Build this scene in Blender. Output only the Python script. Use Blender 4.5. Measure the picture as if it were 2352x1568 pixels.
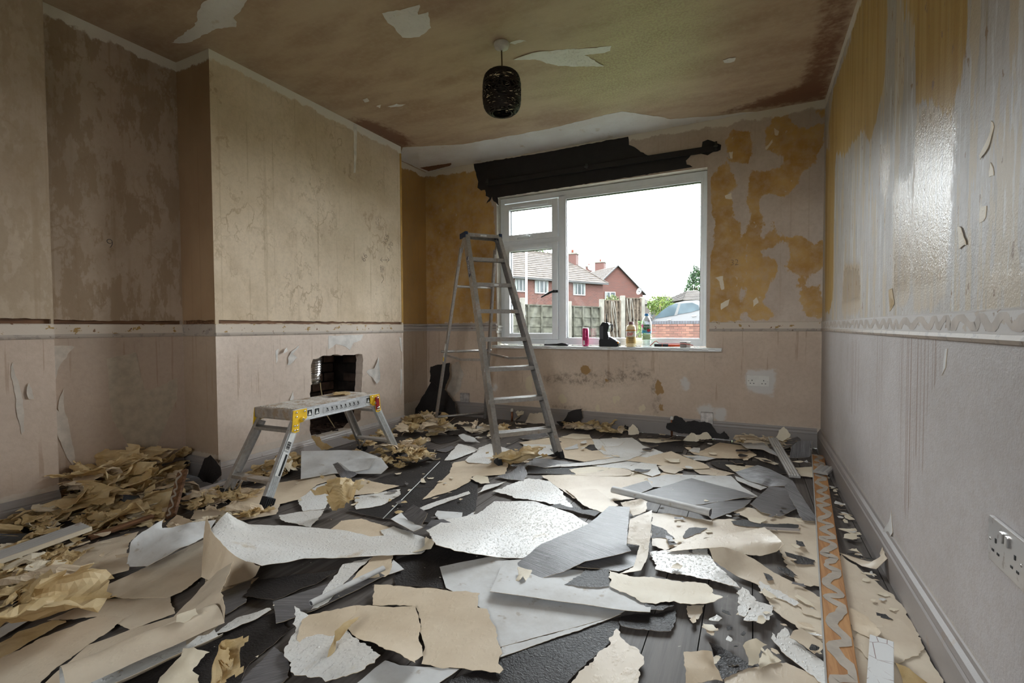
import bpy, bmesh, math, random
import numpy as np
from mathutils import Vector, Matrix, noise
from mathutils.geometry import delaunay_2d_cdt

for o in list(bpy.data.objects):
    bpy.data.objects.remove(o, do_unlink=True)
SC = bpy.context.scene
COL = SC.collection
PI = math.pi

# ------------------------------------------------------------------ camera
FPX, CX, CY, CAMH = 1099.0, 1176.0, 784.0, 0.855
RC = np.array([[0.89466909, -0.00853383, 0.44664796],
               [0.44669621, 0.02929155, -0.89420607],
               [-0.00545201, 0.99953448, 0.03001828]])
cd = bpy.data.cameras.new('camera')
cam = bpy.data.objects.new('camera', cd)
COL.objects.link(cam)
cd.sensor_width = 36.0
cd.lens = 36.0 * FPX / 2352.0
cd.clip_start, cd.clip_end = 0.02, 500
mw = Matrix.Identity(4)
for i in range(3):
    for j in range(3):
        mw[i][j] = RC[i][j]
mw[2][3] = CAMH
cam.matrix_world = mw
SC.camera = cam

# ------------------------------------------------------------------ sky, sun, exposure
SKY = 19.0
W = bpy.data.worlds.new('sky')
SC.world = W
W.use_nodes = True
bg = W.node_tree.nodes['Background']
bg.inputs[0].default_value = (0.91, 0.955, 1.0, 1)
bg.inputs[1].default_value = SKY
sl = bpy.data.lights.new('sun', 'SUN')
sl.energy = 4.0
sl.angle = math.radians(2)
sl.color = (1.0, 0.95, 0.86)
sun = bpy.data.objects.new('sun', sl)
COL.objects.link(sun)
sun.rotation_euler = (math.radians(38), math.radians(16), 0)   # high, from behind this house
vs = SC.view_settings
vs.view_transform = 'Standard'
vs.look = 'None'
vs.exposure = 0.42
vs.gamma = 1.0
vs.use_curve_mapping = False


def portal(loc, rot, sx, sy):
    l = bpy.data.lights.new('window_daylight', 'AREA')
    l.shape = 'RECTANGLE'
    l.size, l.size_y = sx, sy
    l.cycles.is_portal = True
    o = bpy.data.objects.new('window_daylight', l)
    o.location, o.rotation_euler = loc, rot
    COL.objects.link(o)


XR, XC, XA, XP, YB, HC = 0.44, -2.69, -3.0, -2.86, 3.93, 2.4   # right wall, chimney breast, alcove, boxed left part, window wall, ceiling
YR = -1.6                                                      # wall behind the camera
WX0, WX1, WZ0, WZ1 = -2.115, -0.305, 0.70, 2.055               # front window opening
RX0, RX1, RZ0, RZ1 = -0.62, 0.36, 0.95, 2.05                   # opening of the rear window added for fill light
portal(((WX0+WX1)/2, 4.10, (WZ0+WZ1)/2), (-PI/2, 0, 0), WX1-WX0, WZ1-WZ0)
portal(((RX0+RX1)/2, YR-0.16, (RZ0+RZ1)/2), (PI/2, 0, 0), RX1-RX0, RZ1-RZ0)  # portal of the added rear fill window

# ------------------------------------------------------------------ measuring helpers
def ray(x, y):
    return RC @ np.array([(x-CX)/FPX, -(y-CY)/FPX, -1.0])
def on(x, y, axis, val):
    r = ray(x, y)
    c = np.array([0, 0, CAMH])
    return Vector(c + r*((val-c[axis])/r[axis]))
def fl(x, y, z=0.0): return on(x, y, 2, z)
def dep(x, y, d): return Vector(np.array([0, 0, CAMH]) + ray(x, y)*d)
def onplane(x, y, p0, n):
    r = Vector(ray(x, y)); c = Vector((0, 0, CAMH))
    return c + r*((Vector(p0)-c).dot(n)/r.dot(n))
def lin(c):
    return tuple(((v/255)/12.92 if v/255 <= 0.04045 else ((v/255+0.055)/1.055)**2.4) for v in c)

# ------------------------------------------------------------------ node helpers
class NT:
    def __init__(s, name, rough=0.7, spec=0.3):
        s.m = bpy.data.materials.new(name)
        s.m.use_nodes = True
        s.t = s.m.node_tree
        s.t.nodes.clear()
        s.out = s.t.nodes.new('ShaderNodeOutputMaterial')
        s.b = s.t.nodes.new('ShaderNodeBsdfPrincipled')
        s.b.inputs['Roughness'].default_value = rough
        s.b.inputs['Specular IOR Level'].default_value = spec
        s.t.links.new(s.b.outputs[0], s.out.inputs[0])
        s._co = None
    def set(s, sock, v):
        if isinstance(v, bpy.types.NodeSocket):
            s.t.links.new(v, sock)
        else:
            if sock.type == 'RGBA' and hasattr(v, '__len__') and len(v) == 3:
                v = (*v, 1)
            sock.default_value = v
    def n(s, typ, ins=None, out=0, **props):
        nd = s.t.nodes.new('ShaderNode'+typ)
        for k, v in props.items():
            setattr(nd, k, v)
        for k, v in (ins or {}).items():
            s.set(nd.inputs[k], v)
        return nd.outputs[out]
    def co(s, scale=(1, 1, 1), loc=(0, 0, 0), rot=(0, 0, 0)):
        if s._co is None:
            s._co = s.n('TexCoord', out='Object')
        return s.n('Mapping', {'Vector': s._co, 'Scale': scale, 'Location': loc, 'Rotation': rot})
    def noise(s, scale=5, vec=None, detail=4, rough=0.55, dist=0):
        return s.n('TexNoise', {'Vector': vec if vec is not None else s.co(), 'Scale': scale, 'Detail': detail, 'Roughness': rough, 'Distortion': dist})
    def vor(s, scale, vec=None, feature='F1', out='Distance'):
        return s.n('TexVoronoi', {'Vector': vec if vec is not None else s.co(), 'Scale': scale}, out=out, feature=feature)
    def math(s, op, a, b=0.0, c=0.0):
        return s.n('Math', {0: a, 1: b, 2: c}, operation=op)
    def rng(s, v, a, b, c=0.0, d=1.0, smooth=True):
        return s.n('MapRange', {'Value': v, 'From Min': a, 'From Max': b, 'To Min': c, 'To Max': d},
                   interpolation_type='SMOOTHSTEP' if smooth else 'LINEAR')
    def mix(s, f, a, b, blend='MIX'):
        return s.n('Mix', {0: f, 6: a, 7: b}, out=2, data_type='RGBA', blend_type=blend)
    def attr(s, name):
        return s.n('Attribute', out='Fac', attribute_name=name)
    def xyz(s, axis):
        s.co()
        return s.n('SeparateXYZ', {0: s._co}, out=axis)
    def mask(s, name, amp=0.03, scale=18, w=0.004, vec=None, detail=5):
        a = s.attr(name)
        nz = s.noise(scale, vec=vec, detail=detail, rough=0.6)
        v = s.math('ADD', a, s.math('MULTIPLY', s.math('SUBTRACT', nz, 0.5), amp*2))
        return s.rng(v, -w, w)
    def color(s, v): s.set(s.b.inputs['Base Color'], v); return s
    def bump(s, h, strength=0.3, dist=0.01):
        b = s.n('Bump', {'Height': h, 'Strength': strength, 'Distance': dist})
        s.t.links.new(b, s.b.inputs['Normal']); return s
    def rough(s, v): s.set(s.b.inputs['Roughness'], v); return s

def simple(name, c, rough=0.6, spec=0.3, metal=0.0, var=0.12, scale=20, bump=0.0):
    t = NT(name, rough, spec)
    nz = t.noise(scale)
    t.color(t.mix(t.rng(nz, 0.3, 0.7), tuple(v*(1-var) for v in c), tuple(min(1, v*(1+var)) for v in c)))
    t.b.inputs['Metallic'].default_value = metal
    if bump:
        t.bump(nz, bump, 0.005)
    return t.m

M = {}
# papers -------------------------------------------------------------
def m_woodchip():
    t = NT('white_woodchip_paper', 0.40, 0.45)
    big = t.noise(3, detail=3)
    v = t.vor(120, feature='SMOOTH_F1')
    v2 = t.noise(105, vec=t.co(scale=(1, 0.55, 1)), detail=3)
    h = t.math('ADD', t.rng(v2, 0.55, 0.72), t.math('MULTIPLY', v, 0.5))
    c = t.mix(t.rng(big, 0.35, 0.7), (0.70, 0.67, 0.63), (0.80, 0.79, 0.77))
    c = t.mix(t.rng(t.noise(9, detail=6), 0.62, 0.75), c, (0.58, 0.50, 0.40))
    t.color(c).bump(h, 0.62, 0.0035)
    return t.m
def m_buff(name='buff_paper_back', a=(0.60, 0.475, 0.335), b=(0.72, 0.595, 0.445), rough=0.62):
    t = NT(name, rough, 0.3)
    big = t.noise(4, detail=6, rough=0.65)
    v2 = t.noise(55, vec=t.co(scale=(1, 0.5, 1)), detail=3)
    c = t.mix(t.rng(big, 0.3, 0.7), a, b)
    c = t.mix(t.rng(t.noise(48, detail=4, dist=0.8), 0.72, 0.78), c, (0.40, 0.28, 0.17))
    t.color(c).bump(t.rng(v2, 0.5, 0.75), 0.22, 0.003)
    return t.m
def m_stripe(name, a, b, fleck, rough=0.4):
    t = NT(name, rough, 0.32)
    st = t.noise(1, vec=t.co(scale=(6, 260, 6)), detail=4, rough=0.7)
    st2 = t.noise(1, vec=t.co(scale=(14, 500, 6)), detail=2)
    c = t.mix(t.rng(st, 0.35, 0.65), a, b)
    c = t.mix(t.rng(st2, 0.66, 0.76), c, fleck)
    t.color(c).bump(st, 0.35, 0.003)
    return t.m
def m_black():
    t = NT('black_textured_vinyl', 0.50, 0.22)
    v = t.noise(125, detail=3, rough=0.6, dist=0.6)
    t.color(t.mix(t.rng(t.noise(5), 0.3, 0.7), (0.018, 0.015, 0.015), (0.034, 0.029, 0.028)))
    t.bump(v, 0.7, 0.004)
    return t.m
def m_vback():
    t = NT('offwhite_vinyl_backing', 0.62, 0.25)
    c = t.mix(t.rng(t.noise(5, detail=7, rough=0.7), 0.35, 0.7), (0.70, 0.70, 0.70), (0.56, 0.54, 0.52))
    c = t.mix(t.rng(t.noise(24, detail=5), 0.62, 0.72), c, (0.46, 0.41, 0.36))
    t.color(c).bump(t.noise(7, detail=3), 0.25, 0.02)
    return t.m
def m_yellow():
    t = NT('yellowed_glue_paper', 0.5, 0.35)
    c = t.mix(t.rng(t.noise(9, detail=5), 0.3, 0.7), (0.66, 0.475, 0.225), (0.82, 0.665, 0.41))
    t.color(c).bump(t.math('ADD', t.noise(22, detail=4), t.math('MULTIPLY', t.vor(14, feature='DISTANCE_TO_EDGE'), 1.5)), 0.5, 0.01)
    tr = t.n('BsdfTranslucent', {0: c})
    mx = t.n('MixShader', {0: 0.3, 1: t.b.outputs[0], 2: tr})
    t.t.links.new(mx, t.out.inputs[0])
    return t.m
M['W'] = m_woodchip()
M['B'] = m_buff()
M['T'] = m_buff('pale_tan_paper', (0.60, 0.49, 0.37), (0.72, 0.62, 0.49), 0.45)
M['G'] = m_stripe('grey_streaked_vinyl', (0.095, 0.09, 0.093), (0.20, 0.19, 0.195), (0.50, 0.50, 0.52))
M['K'] = m_black()
M['V'] = m_vback()
M['Y'] = m_yellow()
M['C'] = m_buff('cream_torn_paper', (0.70, 0.60, 0.45), (0.80, 0.72, 0.58), 0.55)
M['rim'] = simple('torn_paper_edge', (0.66, 0.52, 0.36), 0.9, 0.1)
M['rimdark'] = simple('torn_black_edge', (0.30, 0.24, 0.19), 0.9, 0.1)

# hard things --------------------------------------------------------
def m_alu(name, dirt=0.6, c=(0.46, 0.44, 0.42)):
    t = NT(name, 0.42, 0.5)
    t.b.inputs['Metallic'].default_value = 0.75
    n1 = t.noise(14, detail=7, rough=0.7)
    n2 = t.noise(60, detail=4)
    f = t.math('MINIMUM', t.math('MULTIPLY', t.rng(n1, 0.62-dirt*0.2, 0.84-dirt*0.2), dirt*1.6), 1.0)
    cc = t.mix(t.rng(n2, 0.35, 0.65), tuple(v*0.85 for v in c), c)
    cc = t.mix(f, cc, (0.30, 0.22, 0.15))
    t.color(cc)
    t.set(t.b.inputs['Metallic'], t.rng(f, 0, 0.6, 0.8, 0.1))
    t.rough(t.rng(n1, 0.3, 0.7, 0.34, 0.6))
    return t.m
M['alu'] = m_alu('worn_aluminium')
M['alu_clean'] = m_alu('brushed_aluminium', 0.2, (0.62, 0.63, 0.64))
M['alu_dirty'] = m_alu('paste_smeared_aluminium', 0.85, (0.50, 0.46, 0.42))
M['rubber'] = simple('black_rubber', (0.018, 0.018, 0.02), 0.6)
M['blueplastic'] = simple('navy_plastic', (0.02, 0.035, 0.075), 0.5)
M['yellowpaint'] = simple('yellow_painted_steel', (0.85, 0.52, 0.02), 0.45, 0.4)
M['redpaint'] = simple('red_painted_steel', (0.32, 0.015, 0.02), 0.35, 0.5)
M['chrome'] = simple('zinc_rivet', (0.75, 0.75, 0.75), 0.25, 0.5, 1.0)
M['sticker'] = simple('white_sticker', (0.72, 0.72, 0.70), 0.5)
M['ink'] = simple('black_ink', (0.015, 0.015, 0.015), 0.6)
M['upvc'] = simple('white_upvc', (0.78, 0.80, 0.82), 0.28, 0.5, var=0.02)
M['gasket'] = simple('black_gasket', (0.02, 0.02, 0.02), 0.5)
M['sockwhite'] = simple('ivory_plastic', (0.66, 0.63, 0.58), 0.35, 0.45, var=0.05)
M['copper'] = simple('tarnished_copper', (0.48, 0.20, 0.10), 0.35, 0.5, 0.9, var=0.25)
M['pencil'] = simple('pencil_graphite', (0.10, 0.085, 0.075), 0.8)
def m_wood(name, a, b, rough=0.65, axis=1):
    t = NT(name, rough, 0.3)
    sc = [70, 70, 70]; sc[axis] = 4
    g = t.noise(1, vec=t.co(scale=tuple(sc)), detail=5, rough=0.65, dist=0.4)
    t.color(t.mix(t.rng(g, 0.35, 0.68), a, b)).bump(g, 0.25, 0.003)
    return t.m
M['pine'] = m_wood('bare_orange_pine', (0.36, 0.16, 0.055), (0.52, 0.27, 0.105))
M['oldwood'] = m_wood('rough_brown_wood', (0.10, 0.045, 0.02), (0.24, 0.12, 0.06))
M['glue'] = simple('grey_grab_adhesive', (0.42, 0.36, 0.30), 0.55, 0.4, bump=0.3)
M['glue_white'] = simple('pale_grab_adhesive', (0.62, 0.60, 0.60), 0.4, 0.4, bump=0.2)
M['glue_tan'] = simple('tan_adhesive_scar', (0.47, 0.41, 0.36), 0.4, 0.4, bump=0.2)
def m_paintwood(name, c):
    t = NT(name, 0.4, 0.4)
    n1 = t.noise(12, detail=7, rough=0.7)
    cc = t.mix(t.rng(t.noise(2, detail=3), 0.3, 0.7), tuple(v*0.85 for v in c), c)
    cc = t.mix(t.rng(n1, 0.60, 0.70), cc, (0.28, 0.22, 0.18))
    t.color(cc).bump(n1, 0.2, 0.004)
    return t.m
M['skirt'] = m_paintwood('scuffed_skirting_paint', (0.30, 0.265, 0.25))
M['skirt_pale'] = m_paintwood('pale_scuffed_paint', (0.46, 0.41, 0.385))
M['mould'] = m_paintwood('grey_painted_moulding', (0.46, 0.44, 0.42))

def m_glass():
    t = NT('window_glass')
    fr = t.n('Fresnel', {0: 1.45})
    tr = t.n('BsdfTransparent', {0: (0.97, 0.985, 0.98)})
    gl = t.n('BsdfGlossy', {0: (1, 1, 1), 'Roughness': 0.0})
    mx = t.n('MixShader', {0: t.math('MULTIPLY', fr, 0.8), 1: tr, 2: gl})
    t.t.links.new(mx, t.out.inputs[0])
    return t.m
M['glass'] = m_glass()

# ------------------------------------------------------------------ mesh helpers
ORG = {}
def prop(o, label=None, cat=None, group=None, kind=None):
    if label: o['label'] = label
    if cat: o['category'] = cat
    if group: o['group'] = group
    if kind: o['kind'] = kind
    return o
def root(name, label, cat, loc=(0, 0, 0), group=None, kind=None):
    o = bpy.data.objects.new(name, None)
    o.empty_display_size = 0.05
    o.location = loc
    COL.objects.link(o)
    ORG[o] = Vector(loc)
    return prop(o, label, cat, group, kind)
def mkobj(name, verts, faces, mats, parent=None, smooth=False, base=None, midx=None):
    """verts in world coordinates; a top-level mesh gets its origin at base (or its bottom centre)"""
    vs_ = [Vector(v) for v in verts]
    if parent is not None:
        org = ORG[parent]
    elif base is not None:
        org = Vector(base)
    else:
        a = np.array([tuple(v) for v in vs_])
        org = Vector((a[:, 0].mean(), a[:, 1].mean(), a[:, 2].min()))
    me = bpy.data.meshes.new(name)
    me.from_pydata([tuple(v-org) for v in vs_], [], faces)
    for m in (mats if isinstance(mats, (list, tuple)) else [mats]):
        me.materials.append(m)
    if midx is not None:
        me.polygons.foreach_set('material_index', midx)
    if smooth:
        me.polygons.foreach_set('use_smooth', [True]*len(me.polygons))
    me.update()
    o = bpy.data.objects.new(name, me)
    COL.objects.link(o)
    if parent is not None:
        o.parent = parent
    else:
        o.location = org
    ORG[o] = org
    return o

def sharp_rim(me):
    """keep the cut edge of a thin sheet crisp"""
    cnt = np.zeros(len(me.edges), int)
    for p in me.polygons:
        for k in p.loop_indices: cnt[me.loops[k].edge_index] += 1
    for e, c in zip(me.edges, cnt):
        if c == 1: e.use_edge_sharp = True
def frame(z, x=None):
    z = Vector(z).normalized()
    x = Vector(x) if x is not None else (Vector((0, 0, 1)) if abs(z.z) < 0.9 else Vector((1, 0, 0)))
    y = z.cross(x).normalized()
    x = y.cross(z).normalized()
    return Matrix((x, y, z)).transposed()

class MB:
    def __init__(s): s.v = []; s.f = []
    def add(s, vs_, fs):
        k = len(s.v)
        s.v += [Vector(v) for v in vs_]
        s.f += [tuple(i+k for i in f) for f in fs]
        return s
    def box(s, c, d, R=None, ch=0.0):
        x, y, z = d[0]/2, d[1]/2, d[2]/2
        c = Vector(c)
        if ch <= 0:
            p = [Vector((a*x, b*y, e*z)) for e in (-1, 1) for a, b in ((-1, -1), (1, -1), (1, 1), (-1, 1))]
            f = [(3, 2, 1, 0), (4, 5, 6, 7), (0, 1, 5, 4), (1, 2, 6, 5), (2, 3, 7, 6), (3, 0, 4, 7)]
        else:
            bm = bmesh.new()
            bmesh.ops.create_cube(bm, size=1)
            for v in bm.verts: v.co = Vector((v.co.x*d[0], v.co.y*d[1], v.co.z*d[2]))
            bmesh.ops.bevel(bm, geom=bm.edges[:], offset=ch, segments=2, affect='EDGES', profile=0.6)
            bm.verts.index_update()
            p = [v.co.copy() for v in bm.verts]; f = [tuple(v.index for v in q.verts) for q in bm.faces]
            bm.free()
        if R is not None: p = [R @ v for v in p]
        return s.add([v+c for v in p], f)
    def lohi(s, a, b, ch=0.0):
        return s.box([(a[i]+b[i])/2 for i in range(3)], [abs(b[i]-a[i]) for i in range(3)], None, ch)
    def bar(s, p, q, w, h, x=None, ch=0.0):
        p, q = Vector(p), Vector(q)
        return s.box((p+q)/2, (w, h, (q-p).length), frame(q-p, x), ch)
    def tube(s, pts, r, n=8, cap=True):
        pts = [Vector(p) for p in pts]
        rr = r if hasattr(r, '__len__') else [r]*len(pts)
        vs_, fs = [], []
        xprev = None
        for i, p in enumerate(pts):
            d = (pts[min(i+1, len(pts)-1)]-pts[max(i-1, 0)])
            F = frame(d, xprev)
            xprev = F.col[0]
            for k in range(n):
                a = 2*PI*k/n
                vs_.append(p + F @ Vector((math.cos(a)*rr[i], math.sin(a)*rr[i], 0)))
        for i in range(len(pts)-1):
            for k in range(n):
                a, b = i*n+k, i*n+(k+1) % n
                fs.append((a, b, b+n, a+n))
        if cap:
            fs.append(tuple(range(n))[::-1]); fs.append(tuple((len(pts)-1)*n+k for k in range(n)))
        return s.add(vs_, fs)
    def lathe(s, prof, c, n=24, sx=1.0, sy=1.0):
        c = Vector(c)
        vs_ = [c+Vector((r*math.cos(2*PI*k/n)*sx, r*math.sin(2*PI*k/n)*sy, z)) for r, z in prof for k in range(n)]
        fs = [(i*n+k, i*n+(k+1) % n, (i+1)*n+(k+1) % n, (i+1)*n+k) for i in range(len(prof)-1) for k in range(n)]
        fs.append(tuple(range(n))[::-1]); fs.append(tuple((len(prof)-1)*n+k for k in range(n)))
        return s.add(vs_, fs)
    def prism(s, loop, ext):
        """closed loop of 3-D points swept by the vector ext"""
        n = len(loop); e = Vector(ext)
        lp = [Vector(p) for p in loop]
        fs = [tuple(range(n))[::-1], tuple(range(n, 2*n))] + [(i, (i+1) % n, n+(i+1) % n, n+i) for i in range(n)]
        return s.add(lp+[p+e for p in lp], fs)
    def build(s, name, mat, parent=None, smooth=False, base=None, recalc=True):
        o = mkobj(name, s.v, s.f, mat, parent, smooth, base)
        if recalc:
            bm = bmesh.new(); bm.from_mesh(o.data)
            bmesh.ops.recalc_face_normals(bm, faces=bm.faces[:])
            bm.to_mesh(o.data); bm.free()
        return o

def area2(p):
    return sum(p[i][0]*p[(i+1) % len(p)][1]-p[(i+1) % len(p)][0]*p[i][1] for i in range(len(p)))/2
def inpoly(P, poly):
    """vectorised even-odd test"""
    x, y = P[:, 0], P[:, 1]
    ins = np.zeros(len(P), bool)
    q = np.array(poly, float)
    for (x0, y0), (x1, y1) in zip(q, np.roll(q, -1, 0)):
        c = ((y0 > y) != (y1 > y))
        with np.errstate(divide='ignore', invalid='ignore'):
            t = (x1-x0)*(y-y0)/(y1-y0)+x0
        ins ^= c & (x < t)
    return ins
def sdist(P, poly):
    """signed distance to a polygon, positive inside"""
    q = np.array(poly, float)
    d = np.full(len(P), 1e9)
    for a, b in zip(q, np.roll(q, -1, 0)):
        ab = b-a; L = (ab*ab).sum()+1e-12
        t = np.clip(((P-a)@ab)/L, 0, 1)[:, None]
        d = np.minimum(d, np.hypot(*((P-a-t*ab).T)))
    return np.where(inpoly(P, poly), d, -d)
def torn(poly, rough, seg, rng):
    """densify a 2-D outline and tear its edges"""
    out = []
    n = len(poly)
    for i in range(n):
        a, b = np.array(poly[i][:2]), np.array(poly[(i+1) % n][:2])
        L = np.linalg.norm(b-a)
        if L < 1e-6: continue
        k = max(1, int(L/seg))
        nr = np.array([-(b-a)[1], (b-a)[0]])/L
        ph = rng.random()*10
        big = rng.gauss(0, 1)*rough*0.5
        for j in range(k):
            t = j/k
            w = min(1, 4*t*(1-t)*1.6) if j else 0
            off = rough*(1.3*noise.noise(Vector((ph+t*L*16, ph, 0)))+0.8*noise.noise(Vector((ph+t*L*55, ph, 3)))+0.35*rng.uniform(-1, 1))*w + big*math.sin(PI*t)
            out.append((a+(b-a)*t+nr*off, i, t))
    return out
def sheet(outline, holes=(), step=0.05, rng=None):
    """constrained Delaunay triangulation of an outline with holes; returns 2-D points and triangles"""
    pts = [Vector((float(p[0]), float(p[1]))) for p in outline]
    edges = [(i, (i+1) % len(pts)) for i in range(len(pts))]
    for h in holes:
        k = len(pts)
        pts += [Vector((float(p[0]), float(p[1]))) for p in h]
        edges += [(k+i, k+(i+1) % len(h)) for i in range(len(h))]
    a = np.array([tuple(p) for p in outline]); lo, hi = a.min(0), a.max(0)
    gx, gy = np.meshgrid(np.arange(lo[0]+step/2, hi[0], step), np.arange(lo[1]+step/2, hi[1], step))
    g = np.stack([gx.ravel(), gy.ravel()], 1)
    if rng is not None and len(g):
        g = g+np.array([[rng.uniform(-.3, .3)*step, rng.uniform(-.3, .3)*step] for _ in range(len(g))])
    if len(g):
        k = sdist(g, a) > step*0.35
        for h in holes: k &= sdist(g, [tuple(p) for p in h]) < -step*0.35
        g = g[k]
        pts += [Vector((float(x), float(y))) for x, y in g]
    v, e, f, _, _, _ = delaunay_2d_cdt(pts, edges, [], 0, 1e-6)
    P = np.array([tuple(p) for p in v])
    f = [tuple(t) for t in f if len(t) >= 3]
    c = np.array([P[list(t)].mean(0) for t in f])
    keep = inpoly(c, a)
    for h in holes: keep &= ~inpoly(c, [tuple(p) for p in h])
    f = [t for t, k in zip(f, keep) if k]
    f = [t if area2([P[i] for i in t]) > 0 else t[::-1] for t in f]
    return P, f

def textmesh(name, s, size, mat4, mat, parent, thick=0.0003, bend=None, shear=0.0, bold=0.0):
    cu = bpy.data.curves.new(name, 'FONT')
    cu.body = s; cu.size = size; cu.align_x = 'CENTER'; cu.align_y = 'CENTER'; cu.extrude = thick; cu.shear = shear
    cu.offset = bold
    cu.resolution_u = 3
    o = bpy.data.objects.new(name, cu)
    COL.objects.link(o)
    bpy.context.view_layer.update()
    dg = bpy.context.evaluated_depsgraph_get()
    me = bpy.data.meshes.new_from_object(o.evaluated_get(dg))
    bpy.data.objects.remove(o, do_unlink=True)
    vs_ = []
    for v in me.vertices:
        p = v.co.copy()
        if bend:       # local cylinder about local Y axis at z=-bend
            a = p.x/bend
            p = Vector((math.sin(a)*(bend+p.z), p.y, math.cos(a)*(bend+p.z)-bend))
        vs_.append(mat4 @ p)
    fs = [tuple(p.vertices) for p in me.polygons]
    bpy.data.meshes.remove(me)
    return mkobj(name, vs_, fs, mat, parent)
def basis(origin, x, y):
    x = Vector(x).normalized(); y = Vector(y); y = (y-x*y.dot(x)).normalized(); z = x.cross(y)
    m = Matrix((x, y, z)).transposed().to_4x4()
    m.translation = Vector(origin)
    return m
# ------------------------------------------------------------------ wall materials
def streaks(t, sx, sy, sz, detail=3):
    return t.noise(1, vec=t.co(scale=(sx, sy, sz)), detail=detail, rough=0.6)

def m_plaster(name, hi, lo, low_hi, low_lo, stain, ring=0.5, blot=0.0, blotc=(0.3, 0.2, 0.12), axis='y', drip=(0.32, 0.2, 0.12),
              rough=0.62, extra=None, topwhite=True, dripamt=0.42, split=0.855, spec=0.3):
    """bare plaster with paste stains above and below the old dado line"""
    t = NT(name, rough, spec)
    s = (34, 34, 1.3)
    z = t.xyz(2)
    big = t.noise(1.6, detail=4)
    fine = t.noise(40, detail=5, rough=0.7)
    up = t.mix(t.rng(t.math('ADD', big, t.math('MULTIPLY', t.math('SUBTRACT', z, 1.6), -0.10)), 0.35, 0.65), lo, hi)
    # contour rings left by paste bubbles
    nr = t.noise(6.5, vec=t.co(scale=(1, 1, 0.75)), detail=5, rough=0.55)
    rg = t.math('SUBTRACT', 1.0, t.rng(t.math('ABSOLUTE', t.math('SUBTRACT', nr, 0.56)), 0.004, 0.030))
    where = t.rng(t.noise(3.1, vec=t.co(loc=(3.3, 1.7, 9))), 0.46, 0.6)
    up = t.mix(t.math('MULTIPLY', t.math('MULTIPLY', rg, where), ring), up, stain)
    nr2 = t.noise(14, vec=t.co(scale=(1, 1, 0.7), loc=(1, 4, 2)), detail=4)
    rg2 = t.math('SUBTRACT', 1.0, t.rng(t.math('ABSOLUTE', t.math('SUBTRACT', nr2, 0.60)), 0.0, 0.03))
    where2 = t.rng(t.noise(2.4, vec=t.co(loc=(7, 1.1, 4))), 0.48, 0.62)
    up = t.mix(t.math('MULTIPLY', t.math('MULTIPLY', rg2, where2), ring*0.8), up, stain)
    # vertical lap lines where the strips met
    st = streaks(t, 22, 22, 0.5)
    up = t.mix(t.math('MULTIPLY', t.rng(st, 0.60, 0.70), 0.30), up, stain)
    xy = t.math('ADD', t.xyz(0), t.xyz(1))
    dl = t.math('ABSOLUTE', t.math('SUBTRACT', t.math('FRACT', t.math('ADD', t.math('MULTIPLY', xy, 1/0.17), 20.3)), 0.5))
    dl = t.math('ADD', dl, t.math('MULTIPLY', t.math('SUBTRACT', t.noise(9, vec=t.co(scale=(1, 1, 0.6)), detail=5), 0.5), 0.16))
    lw_ = t.math('MULTIPLY', t.rng(dl, 0.0, 0.035, 1, 0), t.rng(t.noise(1.5, vec=t.co(loc=(2, 8, 1))), 0.35, 0.6))
    up = t.mix(t.math('MULTIPLY', lw_, 0.36), up, stain)
    md_ = t.noise(5, vec=t.co(scale=(1, 1, 0.6), loc=(9, 9, 9)), detail=7, rough=0.65)
    up = t.mix(t.math('MULTIPLY', t.rng(md_, 0.45, 0.7), 0.35), up, stain)
    if blot:
        b1 = t.noise(9.5, vec=t.co(scale=(1.25, 1.25, 0.45)), detail=9, rough=0.68)
        up = t.mix(t.math('MULTIPLY', t.rng(b1, 0.485, 0.53), blot), up, blotc)
    low = t.mix(t.rng(t.noise(1.8, vec=t.co(loc=(5, 2, 1)), detail=6, rough=0.6), 0.35, 0.65), low_lo, low_hi)
    dr = t.noise(1, vec=t.co(scale=(26, 26, 0.9), loc=(2, 7, 0.3)), detail=4, rough=0.65)
    dr = t.math('MULTIPLY', t.rng(dr, 0.585, 0.62), t.rng(t.math('ADD', t.noise(2.3, vec=t.co(loc=(8, 3, 2))), t.math('MULTIPLY', t.math('SUBTRACT', z, 0.5), 0.35)), 0.45, 0.56))
    low = t.mix(t.math('MULTIPLY', dr, dripamt), low, drip)
    c = t.mix(t.rng(z, split-0.004, split+0.004), low, up)
    c = t.mix(t.math('MULTIPLY', t.rng(fine, 0.35, 0.75), 0.22), c, (0.30, 0.22, 0.15))
    if extra:
        c = extra(t, c, z)
    if topwhite:
        tw = t.math('ADD', z, t.math('MULTIPLY', t.math('SUBTRACT', t.noise(5, detail=7, rough=0.7), 0.5), 0.16))
        c = t.mix(t.math('MULTIPLY', t.rng(tw, 2.338, 2.352), 0.85), c, (0.76, 0.71, 0.62))
        # plaster line above the skirting
        c = t.mix(t.math('MULTIPLY', t.rng(t.math('ADD', z, t.math('MULTIPLY', fine, 0.03)), 0.150, 0.158, 1, 0), 0.5), c, (0.58, 0.52, 0.45))
    t.color(c)
    t.bump(t.math('ADD', fine, t.math('MULTIPLY', nr, 0.6)), 0.18, 0.006)
    return t

def cr(x0, y0, sc):
    return lambda pts: [(x0+p[0]*sc, y0+p[1]*sc) for p in pts]
cR4 = cr(1600, 220, 0.37); cR5 = cr(1860, 0, 0.4847); cR8 = cr(900, 780, 0.4507); cR1 = cr(1040, 300, 0.3445)
cH4 = cr(520, 760, 0.2678); cC2 = cr(460, 80, 0.4592); cA7 = cr(0, 720, 0.306); cCe = cr(400, 0, 0.6633); cA1 = cr(0, 0, 0.51)

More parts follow.
